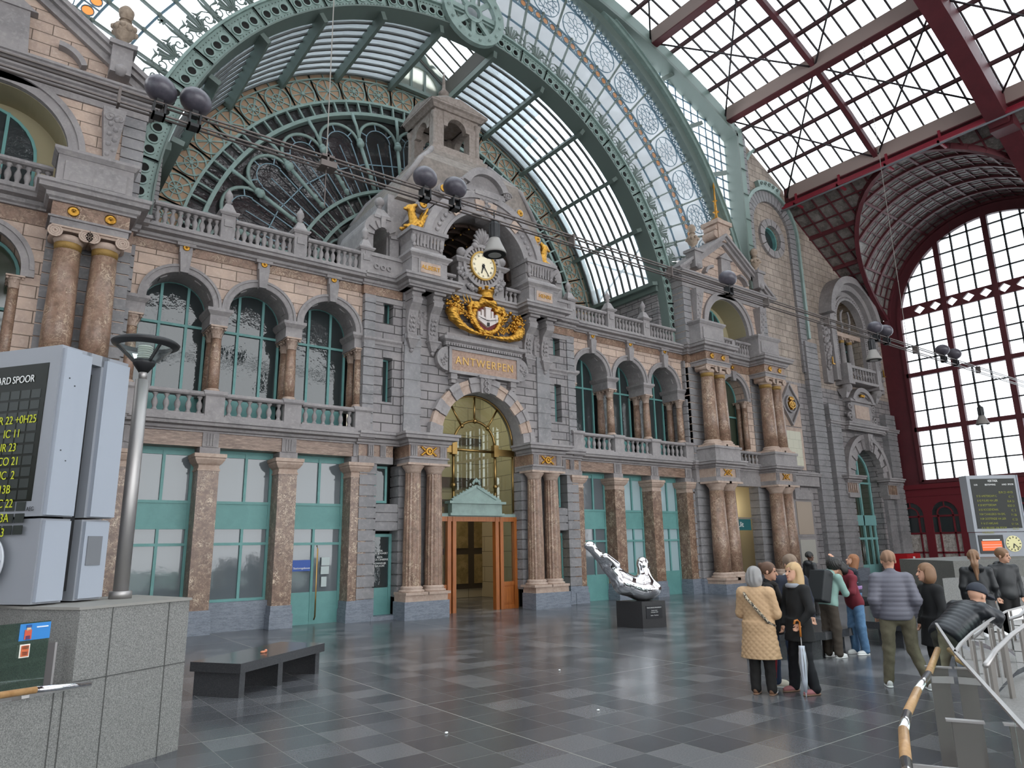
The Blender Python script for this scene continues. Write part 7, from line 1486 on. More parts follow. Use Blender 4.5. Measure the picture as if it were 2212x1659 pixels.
def dove():
    B_ = Vector((13.3, 12.85, .62))
    def fn(P):   # local: a to the right of the picture, z up
        d = sd_ell(P, (.28, 0, .27), (.46, .27, .27)); d = smin(d, sd_cap(P, (.2, 0, .28), (-.3, 0, .42), .27, .25), .12)
        d = smin(d, sd_cap(P, (-.25, 0, .42), (-.68, 0, .86), .25, .16), .12); d = smin(d, sd_cap(P, (-.66, 0, .86), (-1.1, .02, 1.3), .16, .1), .08)
        d = smin(d, sd_ell(P, (-1.14, .02, 1.36), (.15, .12, .11)), .07); d = smin(d, sd_cap(P, (-.5, -.05, .86), (-.8, -.14, 1.08), .13, .1), .05)
        d = smin(d, sd_cap(P, (.32, 0, .45), (.28, 0, .82), .2, .13), .13); d = smin(d, sd_ell(P, (.27, 0, .9), (.15, .13, .16)), .06); d = smin(d, sd_cap(P, (.36, 0, .88), (.47, 0, .8), .045, .02), .05)
        d = np.maximum(d, -sd_ell(P, (-.12, 0, 1.0), (.42, .5, .36))) if False else d; return np.maximum(d, .0-P[..., 2])
    m = sdmesh(fn, (-1.45, -.4, -.03), (.9, .4, 1.65), .022); a = -.35; c, s = cos(a), sin(a); m.xf(lambda x, y, z: (B_.x+x*c-y*s, B_.y+x*s+y*c, B_.z+z)); o = m.build('dove_sculpture', CHROME); tag(o, 'polished chrome bird sculpture with raised tail on the black plinth', 'sculpture')
dove()
# ---------------------------------------------------------------- right background objects
t = thing('granite_block', 'long grey granite block with steps carrying the far departure board', 'block', (26, 9, 0)); slab_poly(t, 'block_body', [(22.6, 9.2), (26, 7.0), (31, 8.0), (31, 11), (24.5, 11.6)], 0, 1.36, mat('granite_dim', '#6c6b66', .6, noise=[(60, '#565550', .45, .6, None)]))
slab_poly(t, 'sloping_face', [(22.0, 9.3), (25.5, 6.6), (26, 7.0), (22.6, 9.25)], 0, .9, GRAN)
t = thing('stone_steps', 'dark stone steps by the red wall', 'steps', (38, 17, 0))
for k in range(4): M().box(36.8+.35*k, 40.5, 15.8, 17.8-.02*k, .16*k, .16*(k+1)).build('step', GRAND, t)
t = thing('red_cabinet', 'bright red cabinet with a white sticker before the lower red wall', 'cabinet', (39.6, 18.4, 0)); M().box(38.9, 40.4, 18.0, 18.7, .1, 1.25).build('body', mat('cabinet_red', '#b3141d', .4), t); M().box(39.55, 39.75, 17.98, 18.0, .85, 1.1).build('sticker', WHT, t); M().box(38.95, 40.35, 18.05, 18.65, 0, .1).build('base', BLACKP, t)
BLr, BRr = Vector((23.9, 9.25)), None
def far_board():
    L0 = Vector((24.35, 9.05)); 
    t = thing('departure_board', 'far departure board with black flap display, orange screen and clock', 'departure board', (24.3, 8.3, 1.36)); A_ = Vector(FB[0]); B_ = Vector(FB[1]); u = (B_-A_); W = u.length; u /= W; w = Vector((-u.y, u.x))
    if w.x < 0: w = -w
    zb, zt = 1.36, 4.12; zs = zb+.82
    def P(m): return oriented(m, tuple(A_), tuple(u), tuple(w))
    P(M().box(0, W, 0, .4, zs+.01, zt)).build('upper_case', PAINTG, t); P(M().box(.03, W, .03, .4, zb, zs-.01)).build('lower_case', PAINTG, t); P(M().box(W-.05, W+.02, .0, .9, zb, zt)).build('end_panel', PAINTL, t)
    P(M().box(.12, W-.12, -.012, 0, zs+.12, zt-.12)).build('flap_display', BG, t)
    P(M().box(.1, .95, .005, .03, zb+.1, zs-.1)).build('screen_bezel', BLACKP, t)
    so = P(M().box(.18, .87, -.002, .005, zb+.2, zs-.3)); e = bpy.data.materials.new('orange_screen'); e.use_nodes = True; e.node_tree.nodes['Principled BSDF'].inputs['Base Color'].default_value = rgb('#c4501e'); e.node_tree.nodes['Principled BSDF'].inputs['Emission Color'].default_value = rgb('#d05520'); e.node_tree.nodes['Principled BSDF'].inputs['Emission Strength'].default_value = .7; so.build('orange_screen', e, t)
    P(M().box(.22, .82, -.004, -.002, zs-.28, zs-.24).box(.2, .84, -.006, -.002, zb+.31, zb+.32).box(.2, .84, -.006, -.002, zb+.39, zb+.4)).build('screen_line', WHT, t)
    k = M().lathe(0, 0, [(.27, 0), (.27, .02)], 32); k.v = [(x+W-.5, .03-z, y+zb+.42) for x, y, z in k.v]; P(k).build('clock_face', mat('clock_cream', '#dcd39c', .5), t)
    m = M()
    for q in range(12): a = q*pi/6; m.bar((W-.5+.19*cos(a), .0, zb+.42+.19*sin(a)), (W-.5+.24*cos(a), .0, zb+.42+.24*sin(a)), .025, .01, (0, 1, 0))
    cx_, cz_ = W-.5, zb+.42; m.bar((cx_, .0, cz_), (cx_-.03, .0, cz_-.15), .03, .01, (0, 1, 0)).bar((cx_, .0, cz_), (cx_+.15, .0, cz_-.16), .02, .01, (0, 1, 0)); P(m).build('clock_hands', BLACKP, t)
    an = atan2(u.y, u.x)
    def tx(s, a, z, size, mt, al='LEFT'): p = A_+u*a-w*.02; return text(t, 'lettering', s, (p.x, p.y, z), size, mt, .001, rz=an, align=al, sx=.8)
    tx('VERTREK', W/2, zt-.2, .11, WHT, 'CENTER'); tx('UUR', .22, zt-.33, .08, WHT); tx('BESTEMMING', .6, zt-.33, .08, WHT); tx('AARD  SPOOR', W-.18, zt-.33, .08, WHT, 'RIGHT')
    for i, (s, r) in enumerate((('8 35 AMSTERDAM C', 'EUR 22 +0H25'), ('8 42 PUURS VIA LIER', 'IC 11'), ('8 50 ROTTERDAM', 'EUR 23'), ('8 55 ROOSENDAAL', 'ECO 21'), ('9 04 CHARLEROI VIA BXL', 'IC  2'), ('9 09 OOSTENDE VIA LIER', 'P 13B'), ('9 16 ST-NIKLAAS', 'IC 22'), ('9 21 BRUSSEL VIA BOOM', 'S1 13A'), ('9 30 PUURS', 'S32 23'))): tx(s, .25, zt-.72-.155*i, .1, mat('dim_yellow', '#8a8c2c', .5)); tx(r, W-.25, zt-.6-.155*i, .1, MT['dim_yellow'], 'RIGHT')
FB = ((27.5, 10.36), (28.94, 9.3)); far_board()
# ---------------------------------------------------------------- people
SKIN = mat('skin', '#c99a80', .55); SKIND = mat('dark_skin', '#5a3d2e', .55)
def rotx(a): c, s = cos(a), sin(a); return np.array([[1, 0, 0], [0, c, -s], [0, s, c]])
def rotz(a): c, s = cos(a), sin(a); return np.array([[c, -s, 0], [s, c, 0], [0, 0, 1]])
def person(label, x, y, face, H=1.7, lean=0, arms=None, legs=None, top=None, topm=None, hem=.88, puff=.018, quilt=None, pants=None, pw=1.0, shoes=None, sole=None, hair='short', hairm=None, skin=None, hyaw=0, hpitch=0, w=1.0, hood=False, sy=1.0, hands=True, collar=True, beard=None, z=0, group=None):
    skin = skin or SKIN; s = H/1.75; rz = atan2(-face[0], face[1]); t = thing('person', label, 'person', (x, y, z), rz, world=False)
    hip = v3((0, 0, .93)); Rl = rotx(-lean).astype(np.float32)
    U = lambda p: Rl@(v3(p)-hip)+hip          # upper body joint after leaning
    inv = lambda P: (P-hip)@Rl+hip            # point into upright torso space
    A = arms or [((-.25, -.02, 1.13), (-.23, .08, .9)), ((.25, -.02, 1.13), (.23, .08, .9))]
    L = legs or [((-.1, .02, .5), (-.11, -.02, .08)), ((.1, .02, .5), (.11, -.0, .08))]
    sh = [U((-.175*w, -.01, 1.41)), U((.175*w, -.01, 1.41))]; el = [v3(a[0]) for a in A]; wr = [v3(a[1]) for a in A]
    nk = U((0, 0, 1.47)); Rh = (rotx(-lean*.6-hpitch)@rotz(hyaw)).astype(np.float32); hc = U((0, .015, 1.545))+Rh@v3((0, .015, .105)); hin = lambda P: (P-hc)@Rh/1.13
    def m_(fn, lo, hi, h): m = sdmesh(fn, lo, hi, h); return m.xf(lambda a, b, c: (a*s, b*s, c*s))
    allp = np.array(list(sh)+el+wr+[hc, hip, v3(L[0][1]), v3(L[1][1]), v3(L[0][0]), v3(L[1][0])]); lo = allp.min(0)-.24; hi = allp.max(0)+.24; lo[2] = max(lo[2], -.03)
    # body: head with features, neck, torso, limbs - one surface
    def head(P):
        q = hin(P); d = sd_ell(q, (0, -.012, .03), (.076, .095, .092)); d = smin(d, sd_ell(q, (0, .02, -.045), (.056, .066, .062)), .03); d = smin(d, sd_cap(q, (0, .09, .005), (0, .106, -.025), .01, .014), .012)
        d = smin(d, sd_ell(q, (0, .07, -.088), (.024, .02, .018)), .02)
        for sx in (-1, 1): d = smin(d, sd_ell(q, (sx*.078, -.01, -.005), (.01, .018, .03)), .006); d = np.maximum(d, -(sd_ell(q, (sx*.032, .098, .018), (.014, .012, .01))))
        return smin(d, sd_ell(q, (0, .086, -.058), (.022, .012, .008)), .008)
    def body(P):
        d = head(P); d = smin(d, sd_cap(P, nk-v3((0, 0, .04)), hc-Rh@v3((0, .01, .07)), .055, .05), .03); q = inv(P)
        t_ = smin(sd_ell(q, (0, 0, 1.28), (.15*w, .09, .2)), sd_ell(q, (0, 0, .97), (.14*w, .09, .16)), .1)
        for i in (0, 1):
            t_ = smin(t_, sd_cap(P, sh[i], el[i], .042, .034), .03); t_ = smin(t_, sd_cap(P, el[i], wr[i], .034, .026), .02)
            t_ = smin(t_, sd_cap(P, (L[i][0][0]*.9, 0, .9), L[i][0], .075, .05), .04); t_ = smin(t_, sd_cap(P, L[i][0], L[i][1], .048, .035), .02)
        return smin(d, t_, .03)
    m = m_(body, lo, hi, .011)
    if hands:
        for i in (0, 1):
            dr = wr[i]-el[i]; dr = dr/np.linalg.norm(dr); side = np.cross(dr, v3((0, 1, 0))); side = side/(np.linalg.norm(side)+1e-6); nv = np.cross(side, dr); ci = wr[i]
            def hand(P, dr=dr, side=side, nv=nv, ci=ci, i=i):
                d = sd_cap(P, ci, ci+dr*.03, .024, .028); d = smin(d, sd_cap(P, ci+dr*.03-side*.02, ci+dr*.075-side*.024, .017, .015), .012); d = smin(d, sd_cap(P, ci+dr*.03+side*.02, ci+dr*.075+side*.024, .017, .015), .012)
                for k, (o, l) in enumerate(((-.03, .05), (-.011, .062), (.009, .058), (.028, .045))):
                    a = ci+dr*.082+side*o; b = a+dr*l*.55+nv*l*.18; c = b+dr*l*.28+nv*l*.4; d = smin(d, sd_cap(P, a, b, .0095, .009), .004); d = smin(d, sd_cap(P, b, c, .009, .0075), .003)
                sg = -1 if i else 1; a = ci+dr*.03+side*.026*sg; b = a+dr*.03+side*.022*sg+nv*.01; return smin(smin(d, sd_cap(P, a, b, .011, .01), .006), sd_cap(P, b, b+dr*.03+nv*.01, .01, .008), .004)
            c_ = ci+dr*.07; hm = m_(hand, c_-.11, c_+.11, .0052); m.add(hm.v, hm.f, True)
    m.build('body', skin, t)
    f = M(); fe = lambda p: tuple((hc+Rh@v3(p)*1.13)*s)
    for sx in (-1, 1): f.ball(fe((sx*.031, .082, .017)), .010*s, 8)
    f.build('eyes', mat('eye_dark', '#241a15', .2), t)
    f = M()
    for sx in (-1, 1): f.bar(fe((sx*.016, .093, .038)), fe((sx*.048, .08, .04)), .006*s, .006*s)
    f.build('eyebrows', hairm, t); M().tube([fe((-.02, .092, -.056)), fe((0, .099, -.057)), fe((.02, .092, -.056))], .005*s, 6).build('lips', mat('lip_red', '#a4615a', .5), t)
    if beard:
        def bd(P): q = hin(P); return np.maximum(sd_ell(q, (0, .04, -.07), (.058, .064, .06)), -sd_ell(q, (0, .11, -.045), (.024, .02, .008)))
        m_(bd, hc-.16, hc+.16, .008).build('beard', beard, t)
    # upper garment
    def coat(P):
        q = inv(P); b = puff
        d = smin(sd_ell(q, (0, .0, 1.29), (.165*w+b, .105+b, .2+b)), sd_ell(q, (0, 0, 1.06), (.15*w+b, .105+b, .22)), .1); d = smin(d, sd_ell(q, (0, -.005, .93), (.165*w+b, .12+b, .15)), .08)
        if hem < .8:
            z = np.clip((.95-P[..., 2])/(.95-hem+.01), 0, 1); rx = .175*w+b+.06*z; ry = .13+b+.05*z; e = np.sqrt((P[..., 0]/rx)**2+((P[..., 1])/ry)**2); sk = (e-1)*.14; sk = np.maximum(sk, P[..., 2]-1.0); d = smin(d, sk, .05)
        d = smin(d, sd_cap(P, sh[0], sh[1], .062+b*.6), .05)
        for i in (0, 1): d2 = smin(sd_cap(P, sh[i], el[i], .06+b*.8, .05+b*.7), sd_cap(P, el[i], wr[i]-(wr[i]-el[i])*.06, .048+b*.7, .036+b*.6), .03); d = smin(d, d2, .035)
        if collar: d = smin(d, sd_cap(P, nk-v3((0, 0, .03)), nk+Rl@v3((0, .005, .035)), .07, .066), .02)
        if hood: d = smin(d, sd_ell(inv(P), (0, -.1, 1.47), (.12, .085, .08)), .03)
        if quilt == 'bands': d = d-.006*np.abs(np.sin(q[..., 2]*pi/.062))
        elif quilt == 'diamond': d = d-.006*np.minimum(np.abs(np.sin((q[..., 2]+q[..., 0])*pi/.085)), np.abs(np.sin((q[..., 2]-q[..., 0])*pi/.085)))
        else: d = d-.003*np.sin(q[..., 2]*23+q[..., 0]*17)*np.sin(q[..., 0]*31+q[..., 1]*19)
        d = np.maximum(d, hem-P[..., 2] if hem < .8 or lean < .2 else hem-inv(P)[..., 2]); return np.maximum(d, -head(P)+.004)
    m_(coat, lo, hi, .0125 if not quilt else .0105).build(top or 'jacket', topm, t)
    def trou(P):
        d = sd_ell(P, (0, -.01, .93), (.165*w, .12, .13))
        for i in (0, 1): d = smin(d, smin(sd_cap(P, (L[i][0][0]*.85, 0, .88), L[i][0], .095*w, .07*pw), sd_cap(P, L[i][0], (L[i][1][0], L[i][1][1], L[i][1][2]+.0), .067*pw, .058*pw), .03), .04)
        d = d-.004*np.sin(P[..., 2]*40+P[..., 0]*30)*np.sin(P[..., 2]*15); return np.maximum(d, P[..., 2]-1.0)
    m_(trou, lo, (hi[0], hi[1], 1.05), .0125).build('trousers', pants, t)
    for i in (0, 1):
        ax, ay, az = L[i][1]; zb = az-.08; 
        def shoe(P): q = P-v3((ax, ay+.05, zb)); d = smin(sd_ell(q, (0, .03, .035), (.045, .125, .045)), sd_ell(q, (0, -.06, .06), (.042, .065, .055)), .03); return np.maximum(d, .015-q[..., 2])
        so = m_(shoe, (ax-.07, ay-.12, zb-.01), (ax+.07, ay+.25, zb+.15), .008).build('shoe', shoes, t)
        def sol(P): q = P-v3((ax, ay+.05, zb)); d = np.minimum(sd_ell(q, (0, .03, .012), (.05, .133, .03)), sd_ell(q, (0, -.06, .012), (.045, .072, .03))); return np.maximum(np.maximum(d, q[..., 2]-.02), -q[..., 2])
        m_(sol, (ax-.07, ay-.15, zb-.02), (ax+.07, ay+.25, zb+.05), .008).build('sole', sole or WHT, so)
    # hair
    def hf(P):
        q = hin(P); cap_ = sd_ell(q, (0, -.022, .042), (.088, .103, .097)); fc = (q[..., 1]-.045)*.8+(.055-q[..., 2])*.55   # cut away the face
        d = np.maximum(cap_, fc-.022)
        if hair in ('short', 'fade'): d = np.maximum(d, -.03-q[..., 2]-q[..., 1]*.2); d = np.maximum(d, fc-.028)
        if hair == 'fade': d = d+.004
        if hair == 'bob' or hair == 'greybob': d = smin(d, np.maximum(sd_ell(q, (0, -.03, -.04), (.112, .1, .125)), q[..., 1]-.035), .03)
        if hair == 'long': d = smin(d, np.maximum(sd_ell(q, (0, -.05, -.14), (.12, .085, .27)), q[..., 1]-.05), .03)
        if hair == 'curly': d = smin(d, sd_ell(q, (0, -.035, .03), (.115, .12, .12)), .03); d = np.maximum(d, fc-.03)
        if hair == 'bun': d = smin(d, sd_ell(q, (0, -.115, .08), (.035, .035, .035)), .01)
        if hair == 'pony': d = smin(d, sd_cap(q, (0, -.11, .05), (0, -.17, -.1), .035, .045), .02); d = smin(d, sd_cap(q, (0, -.17, -.1), (.01, -.15, -.34), .055, .02), .03)
        k = 55 if hair != 'curly' else 90; return d-.007*np.sin(q[..., 0]*k*2.2+q[..., 2]*6)*np.cos(q[..., 2]*(12 if hair != 'curly' else 90))
    if hair: m_(hf, hc-(.27 if hair not in ('long', 'pony') else .45), hc+.27, .0095).build('hair', hairm, t)
    t['_h'] = list(map(float, hc*s)); t['_s'] = s
    return t, hc*s, s, Rh, U
def loc(t, p):   # local point of a person to world
    a = t.rotation_euler[2]; return (t.location[0]+p[0]*cos(a)-p[1]*sin(a), t.location[1]+p[0]*sin(a)+p[1]*cos(a), t.location[2]+p[2])
C_ = lambda n, c, r=.85, **k: mat(n, c, r, **k)
HG = C_('grey_hair', '#8d8a88'); HB = C_('brown_hair', '#5b4130', .6); HBL = C_('blond_hair', '#b3946a', .55); HK = C_('black_hair', '#17130f', .5); HLB = C_('light_brown_hair', '#7a5a40', .55); HS = C_('sandy_grey_hair', '#7c6a5b')
BLK = C_('black_wool', '#141415'); BLK2 = C_('black_nylon', '#17181a', .5); DKT = C_('dark_trousers', '#1b1817'); JEAN = C_('blue_jeans', '#5d7fa0', noise=[(9, '#4c6c8d', .4, .6, None)]); DJEAN = C_('dark_jeans', '#23324a'); OLV = C_('olive_trousers', '#6c6552', noise=[(5, '#5a5342', .4, .6, None)]); BRT = C_('brown_trousers', '#41382f')
WSH = C_('white_shoe', '#d9d9d6', .5); BSH = C_('brown_shoe', '#76543f', .6); PSH = C_('pink_shoe', '#a5686a', .6); KSH = C_('black_shoe', '#161616', .4); GUM = C_('gum_sole', '#8c6b55', .6)
r_ = (.80, -.60)   # towards the right of the photograph
# 1 woman in the quilted coat
tan, h1, s1, R1, U1 = person('woman with grey bob in a tan diamond-quilted coat seen from behind', 8.74, 6.14, (.93, .37), 1.62, top='quilted_coat', topm=C_('tan_quilt', '#b79672', .7), hem=.5, puff=.04, quilt='diamond', pants=DKT, pw=1.25, shoes=BSH, sole=GUM, hair='greybob', hairm=HG, hyaw=-.35, hpitch=.05, w=1.05, arms=[((-.25, .05, 1.12), (-.1, .26, 1.1)), ((.25, .05, 1.12), (.14, .26, 1.08))], hands=True)
m = M(); m.tube([(x*s1, y*s1, z*s1) for x, y, z in ((-.17, -.06, 1.45), (-.1, -.165, 1.35), (.03, -.19, 1.2), (.17, -.15, 1.02), (.235, .0, .95))], .022, 6); m.xf(lambda a, b, c: (a, b, c)); m.build('bag_strap', mat('patterned_strap', '#b9aa93', .7, noise=[(45, '#2b2723', .48, .52, None)]), tan)
st_ = M()
for sx in (-1, 1):
    for k in range(3): st_.bar(((.11*sx+.052*sx)*s1, (.05+.035*k)*s1, .02), ((.11*sx+.05*sx)*s1, (.03+.035*k)*s1, .06), .006, .012)
st_.build('shoe_stripes', WHT, tan)
# 2 woman with the bun
bun, *_ = person('woman with a brown hair bun and thick black scarf smiling in the group', 9.36, 6.36, (.62, -.78), 1.66, topm=BLK, top='coat', hem=.75, pants=DJEAN, shoes=C_('cream_shoe', '#c9bfae', .6), hair='bun', hairm=HB, hyaw=-.3, hpitch=.12, arms=[((-.25, .0, 1.13), (-.1, .2, 1.05)), ((.25, 0, 1.13), (.12, .2, 1.02))])
sc_ = M(); sc_.tube([(.1*cos(a)*.95, .095*sin(a)+.01, 1.385+.012*sin(3*a)) for a in [k*pi/6 for k in range(12)]], .045, 8, closed=True).tube([(.05, .1, 1.36), (.07, .14, 1.2), (.06, .15, 1.0)], [.045, .05, .04], 8); sc_.build('scarf', C_('dark_scarf', '#1d1815'), bun)
# 3 man with glasses behind them
man3, h3, s3, R3, _u = person('grey-haired man with glasses looking down, behind the two women', 9.95, 6.35, (-.6, -.8), 1.76, topm=C_('navy_jacket', '#252a38'), hem=.85, pants=DJEAN, shoes=C_('cream_shoe', ''), hair='short', hairm=HS, hpitch=.3, hyaw=.2)
g = M()
for sx in (-1, 1): c = h3+R3@v3((sx*.036, .112, .019))*s3; g.tube([tuple(c+R3@v3((.022*cos(a), 0, .017*sin(a)))*s3) for a in [k*pi/6 for k in range(12)]], .0025, 4, closed=True)
g.bar(tuple(h3+R3@v3((-.012, .114, .019))*s3), tuple(h3+R3@v3((.012, .114, .019))*s3), .003, .003); g.build('glasses', BLACKP, man3)
# 4 blond woman with umbrella
bl, h4, s4, R4, U4 = person('blond long-haired woman in a black coat facing left, holding a clear umbrella', 9.27, 5.86, (-.88, .3), 1.66, topm=BLK, top='coat', hem=.7, pants=C_('black_trousers', '#121318'), pw=1.3, shoes=PSH, sole=GUM, hair='long', hairm=HBL, hyaw=.1, hpitch=-.05, arms=[((-.27, .0, 1.13), (-.18, .12, .95)), ((.27, 0, 1.13), (.2, .12, .9))], legs=[((-.13, .05, .5), (-.2, .0, .08)), ((.1, .05, .5), (.13, .08, .08))])
M().tube([(.08*cos(a), .085*sin(a)+.02, 1.395) for a in [k*pi/6 for k in range(12)]], .034, 8, closed=True).build('grey_snood', C_('grey_knit', '#8f9299'), bl)
def umbrella(base, top, label, cm, closed_r=.055, hook=None):
    b = Vector(base); a = Vector(top); d_ = (a-b); Lg = d_.length; d_.normalize(); t = thing('umbrella', label, 'umbrella', tuple(b))
    P = lambda u: tuple(b+d_*Lg*u)
    M().tube([P(0), P(.07)], .008, 6).build('ferrule', cm, t); M().tube([P(.06), P(.2), P(.42), P(.58), P(.62), P(.68)], [.016, .035, closed_r, closed_r*.95, .04, closed_r*.8], 10).build('folded_canopy', cm, t)
    f = M()
    for k in range(8): q = k*pi/4; f.tube([tuple(Vector(P(.12))+Vector((cos(q), sin(q), 0))*.02), tuple(Vector(P(.45))+Vector((cos(q), sin(q), 0))*(closed_r+.006)), tuple(Vector(P(.66))+Vector((cos(q), sin(q), 0))*closed_r*.7)], .004, 4)
    f.build('rib', STEEL if cm.name != 'red_canopy' else cm, t); M().tube([P(.6), P(.8)], .007, 6).build('shaft', STEEL, t)
    hk = hook or (-.6, .45); M().tube([P(.8), P(.95), P(1.0), tuple(Vector(P(1.03))+Vector((hk[0], hk[1], 0))*.035), tuple(Vector(P(1.02))+Vector((hk[0], hk[1], 0))*.08), tuple(Vector(P(.97))+Vector((hk[0], hk[1], 0))*.1)], .014, 8).build('hook_handle', C_('orange_wood', '#b8702e', .35), t)
    return t
ux, uy, uz = loc(bl, (.2*s4, .2*s4, .84*s4))
umbrella((8.98, 5.68, .0), (9.06, 5.72, .93), 'closed transparent umbrella with an orange hooked handle held point down', mat('clear_plastic_film', '#b9bfc9', .15, ior=1.5), .05)
umbrella((9.0, 6.12, .12), (9.15, 6.3, .98), 'closed red umbrella hanging between the tan coat and the group', mat('red_canopy', '#7d1420', .5), .075)
# 5 man in black far off
person('dark-skinned man in a long black hooded coat standing alone near the pink panels', 18.7, 11.3, (.85, -.3), 1.66, topm=BLK2, top='coat', hem=.55, pants=DKT, shoes=KSH, sole=KSH, hair='short', hairm=HK, skin=SKIND, hood=True, hyaw=0)
# 6 teal jacket with backpack
tl6, h6, s6, R6, U6 = person('curly-haired person in a pale teal jacket with a black rucksack, bent over a phone', 12.3, 7.16, (.95, -.2), 1.68, lean=.28, topm=C_('pale_teal_jacket', '#7f9c93'), hem=.9, pants=BRT, pw=1.35, shoes=WSH, hair='curly', hairm=HK, hpitch=.5, hood=True, arms=[((-.24, .2, 1.15), (-.08, .42, 1.14)), ((.24, .2, 1.13), (.06, .42, 1.12))])
def bp(P):
    q = (P-v3((0, 0, .93)))@rotx(-.28).astype(np.float32)+v3((0, 0, .93)); d = np.maximum(np.maximum(np.abs(q[..., 0])-.15, np.abs(q[..., 1]+.24)-.09), np.abs(q[..., 2]-1.2)-.25)-.025; return smin(d, sd_cap(q, (-.12, -.22, 1.46), (.12, -.22, 1.46), .06), .05)
b_ = sdmesh(bp, (-.3, -.7, .7), (.3, .3, 1.75), .016); b_.xf(lambda a, b, c: (a*s6, b*s6, c*s6)); a6 = tl6.rotation_euler[2]; b_.xf(lambda a, b, c: (12.3+a*cos(a6)-b*sin(a6), 7.16+a*sin(a6)+b*cos(a6), c)); o = b_.build('rucksack', C_('black_rucksack', '#1d2022', .6)); tag(o, 'black roll-top rucksack on the back of the person in the teal jacket', 'bag')
# 7 red jacket
rd, h7, s7, R7, U7 = person('person in a dark red hooded jacket and light jeans bent towards the phone', 13.0, 7.05, (-.92, .3), 1.66, lean=.33, topm=C_('dark_red_jacket', '#6d1f2b'), hem=.8, pants=JEAN, pw=1.3, shoes=WSH, hair='bob', hairm=HK, hpitch=.45, hood=True, arms=[((-.22, .24, 1.15), (-.05, .4, 1.13)), ((.22, .24, 1.13), (.06, .42, 1.12))])
ph = M().box(12.62, 12.68, 7.05, 7.16, 1.1, 1.2); tag(ph.build('phone', BLACKP), 'phone held between the teal and the red jackets', 'phone')
# 8 man in the grey jacket
gm, h8, s8, R8, U8 = person('fair short-haired man in a grey banded puffer jacket and olive trousers seen from behind', 10.45, 5.1, (.8, .6), 1.8, topm=C_('grey_puffer', '#605f69', .6), hem=.88, quilt='bands', puff=.03, pants=OLV, pw=1.1, shoes=WSH, hair='fade', hairm=C_('ginger_fade', '#8c6d58'), w=1.08, arms=[((-.26, -.07, 1.14), (-.22, .07, .93)), ((.26, -.07, 1.14), (.22, .07, .93))], legs=[((-.13, .03, .5), (-.17, .1, .08)), ((.16, .03, .5), (.3, -.02, .08))])
# 9 pointing woman
pw_, *_ = person('woman in a dark flowered jacket and lilac top pointing up with a raised arm', 15.3, 8.25, (-.35, .6), 1.66, topm=mat('flowered_jacket', '#20242e', .8, noise=[(28, '#8b8f98', .62, .66, None)]), hem=.95, pants=JEAN, pw=1.1, shoes=WSH, hair='long', hairm=C_('auburn_hair', '#8a5a38', .6), hpitch=-.3, hyaw=.2, arms=[((-.3, .2, 1.5), (-.45, .38, 1.72)), ((.24, .15, 1.15), (.1, .32, 1.2))])
def lil(P): d = np.maximum(sd_ell(P, (0, 0, 1.02), (.185, .14, .14)), np.abs(P[..., 2]-.95)-.09); return d
sdmesh(lil, (-.25, -.2, .8), (.25, .2, 1.15), .016).build('lilac_top', C_('lilac_cloth', '#9a7aa8'), pw_)
# 10 bob hair woman
person('woman with light brown bob in a black coat, face turned left', 10.85, 4.78, (-.75, .55), 1.62, topm=BLK, top='coat', hem=.6, pants=DKT, shoes=KSH, hair='bob', hairm=HLB, hyaw=-.15, w=1.05)
# 11 man in cap leaning over
cp, h11, s11, R11, U11 = person('man in a navy baseball cap and black puffer jacket leaning over the glass balustrade', 9.12, 3.9, (.9, -.3), 1.72, lean=1.0, topm=C_('black_puffer', '#1b1d22', .4), hem=.86, quilt='bands', puff=.035, pants=C_('dark_olive', '#33332b'), shoes=KSH, hair=None, hairm=C_('white_hair', '#9b958f'), hpitch=-.25, hyaw=0, beard=C_('grey_beard', '#aaa59e'), arms=[((-.25, .5, 1.15), (-.1, .62, 1.0)), ((.25, .52, 1.13), (.12, .66, 1.02))])
def capf(P): q = (P-v3(h11/s11))@R11/1.13; d = np.maximum(sd_ell(q, (0, -.012, .045), (.094, .108, .1)), .028-q[..., 2]); b = np.maximum(np.maximum(sd_ell(q, (0, .12, .03), (.075, .1, .02)), .0-q[..., 1]), np.abs(q[..., 2]-.03)-.008); return np.minimum(d, b)
c11 = h11/s11; m = sdmesh(capf, c11-.3, c11+.3, .009); m.xf(lambda a, b, c: (a*s11, b*s11, c*s11)); m.build('baseball_cap', C_('navy_cap', '#1f2430', .7), cp)
# 12, 13 on the right
person('woman with a long brown ponytail in a black hooded coat seen from behind', 14.85, 5.68, (.8, .5), 1.74, topm=BLK2, top='coat', hem=.6, pants=DKT, shoes=KSH, hair='pony', hairm=HLB, hood=True, hyaw=-.2, w=1.1)
kd, *_ = person('young man in a black jacket with a red square badge at the right edge', 15.75, 5.55, (-.5, -.6), 1.76, topm=BLK2, hem=.85, pants=DKT, shoes=KSH, hair='short', hairm=HLB, hood=True, hyaw=.6, hpitch=.2, w=1.15)
M().box(-.235, -.228, .02, .05, 1.38, 1.41).build('red_badge', C_('badge_red', '#c4202a', .5), kd)

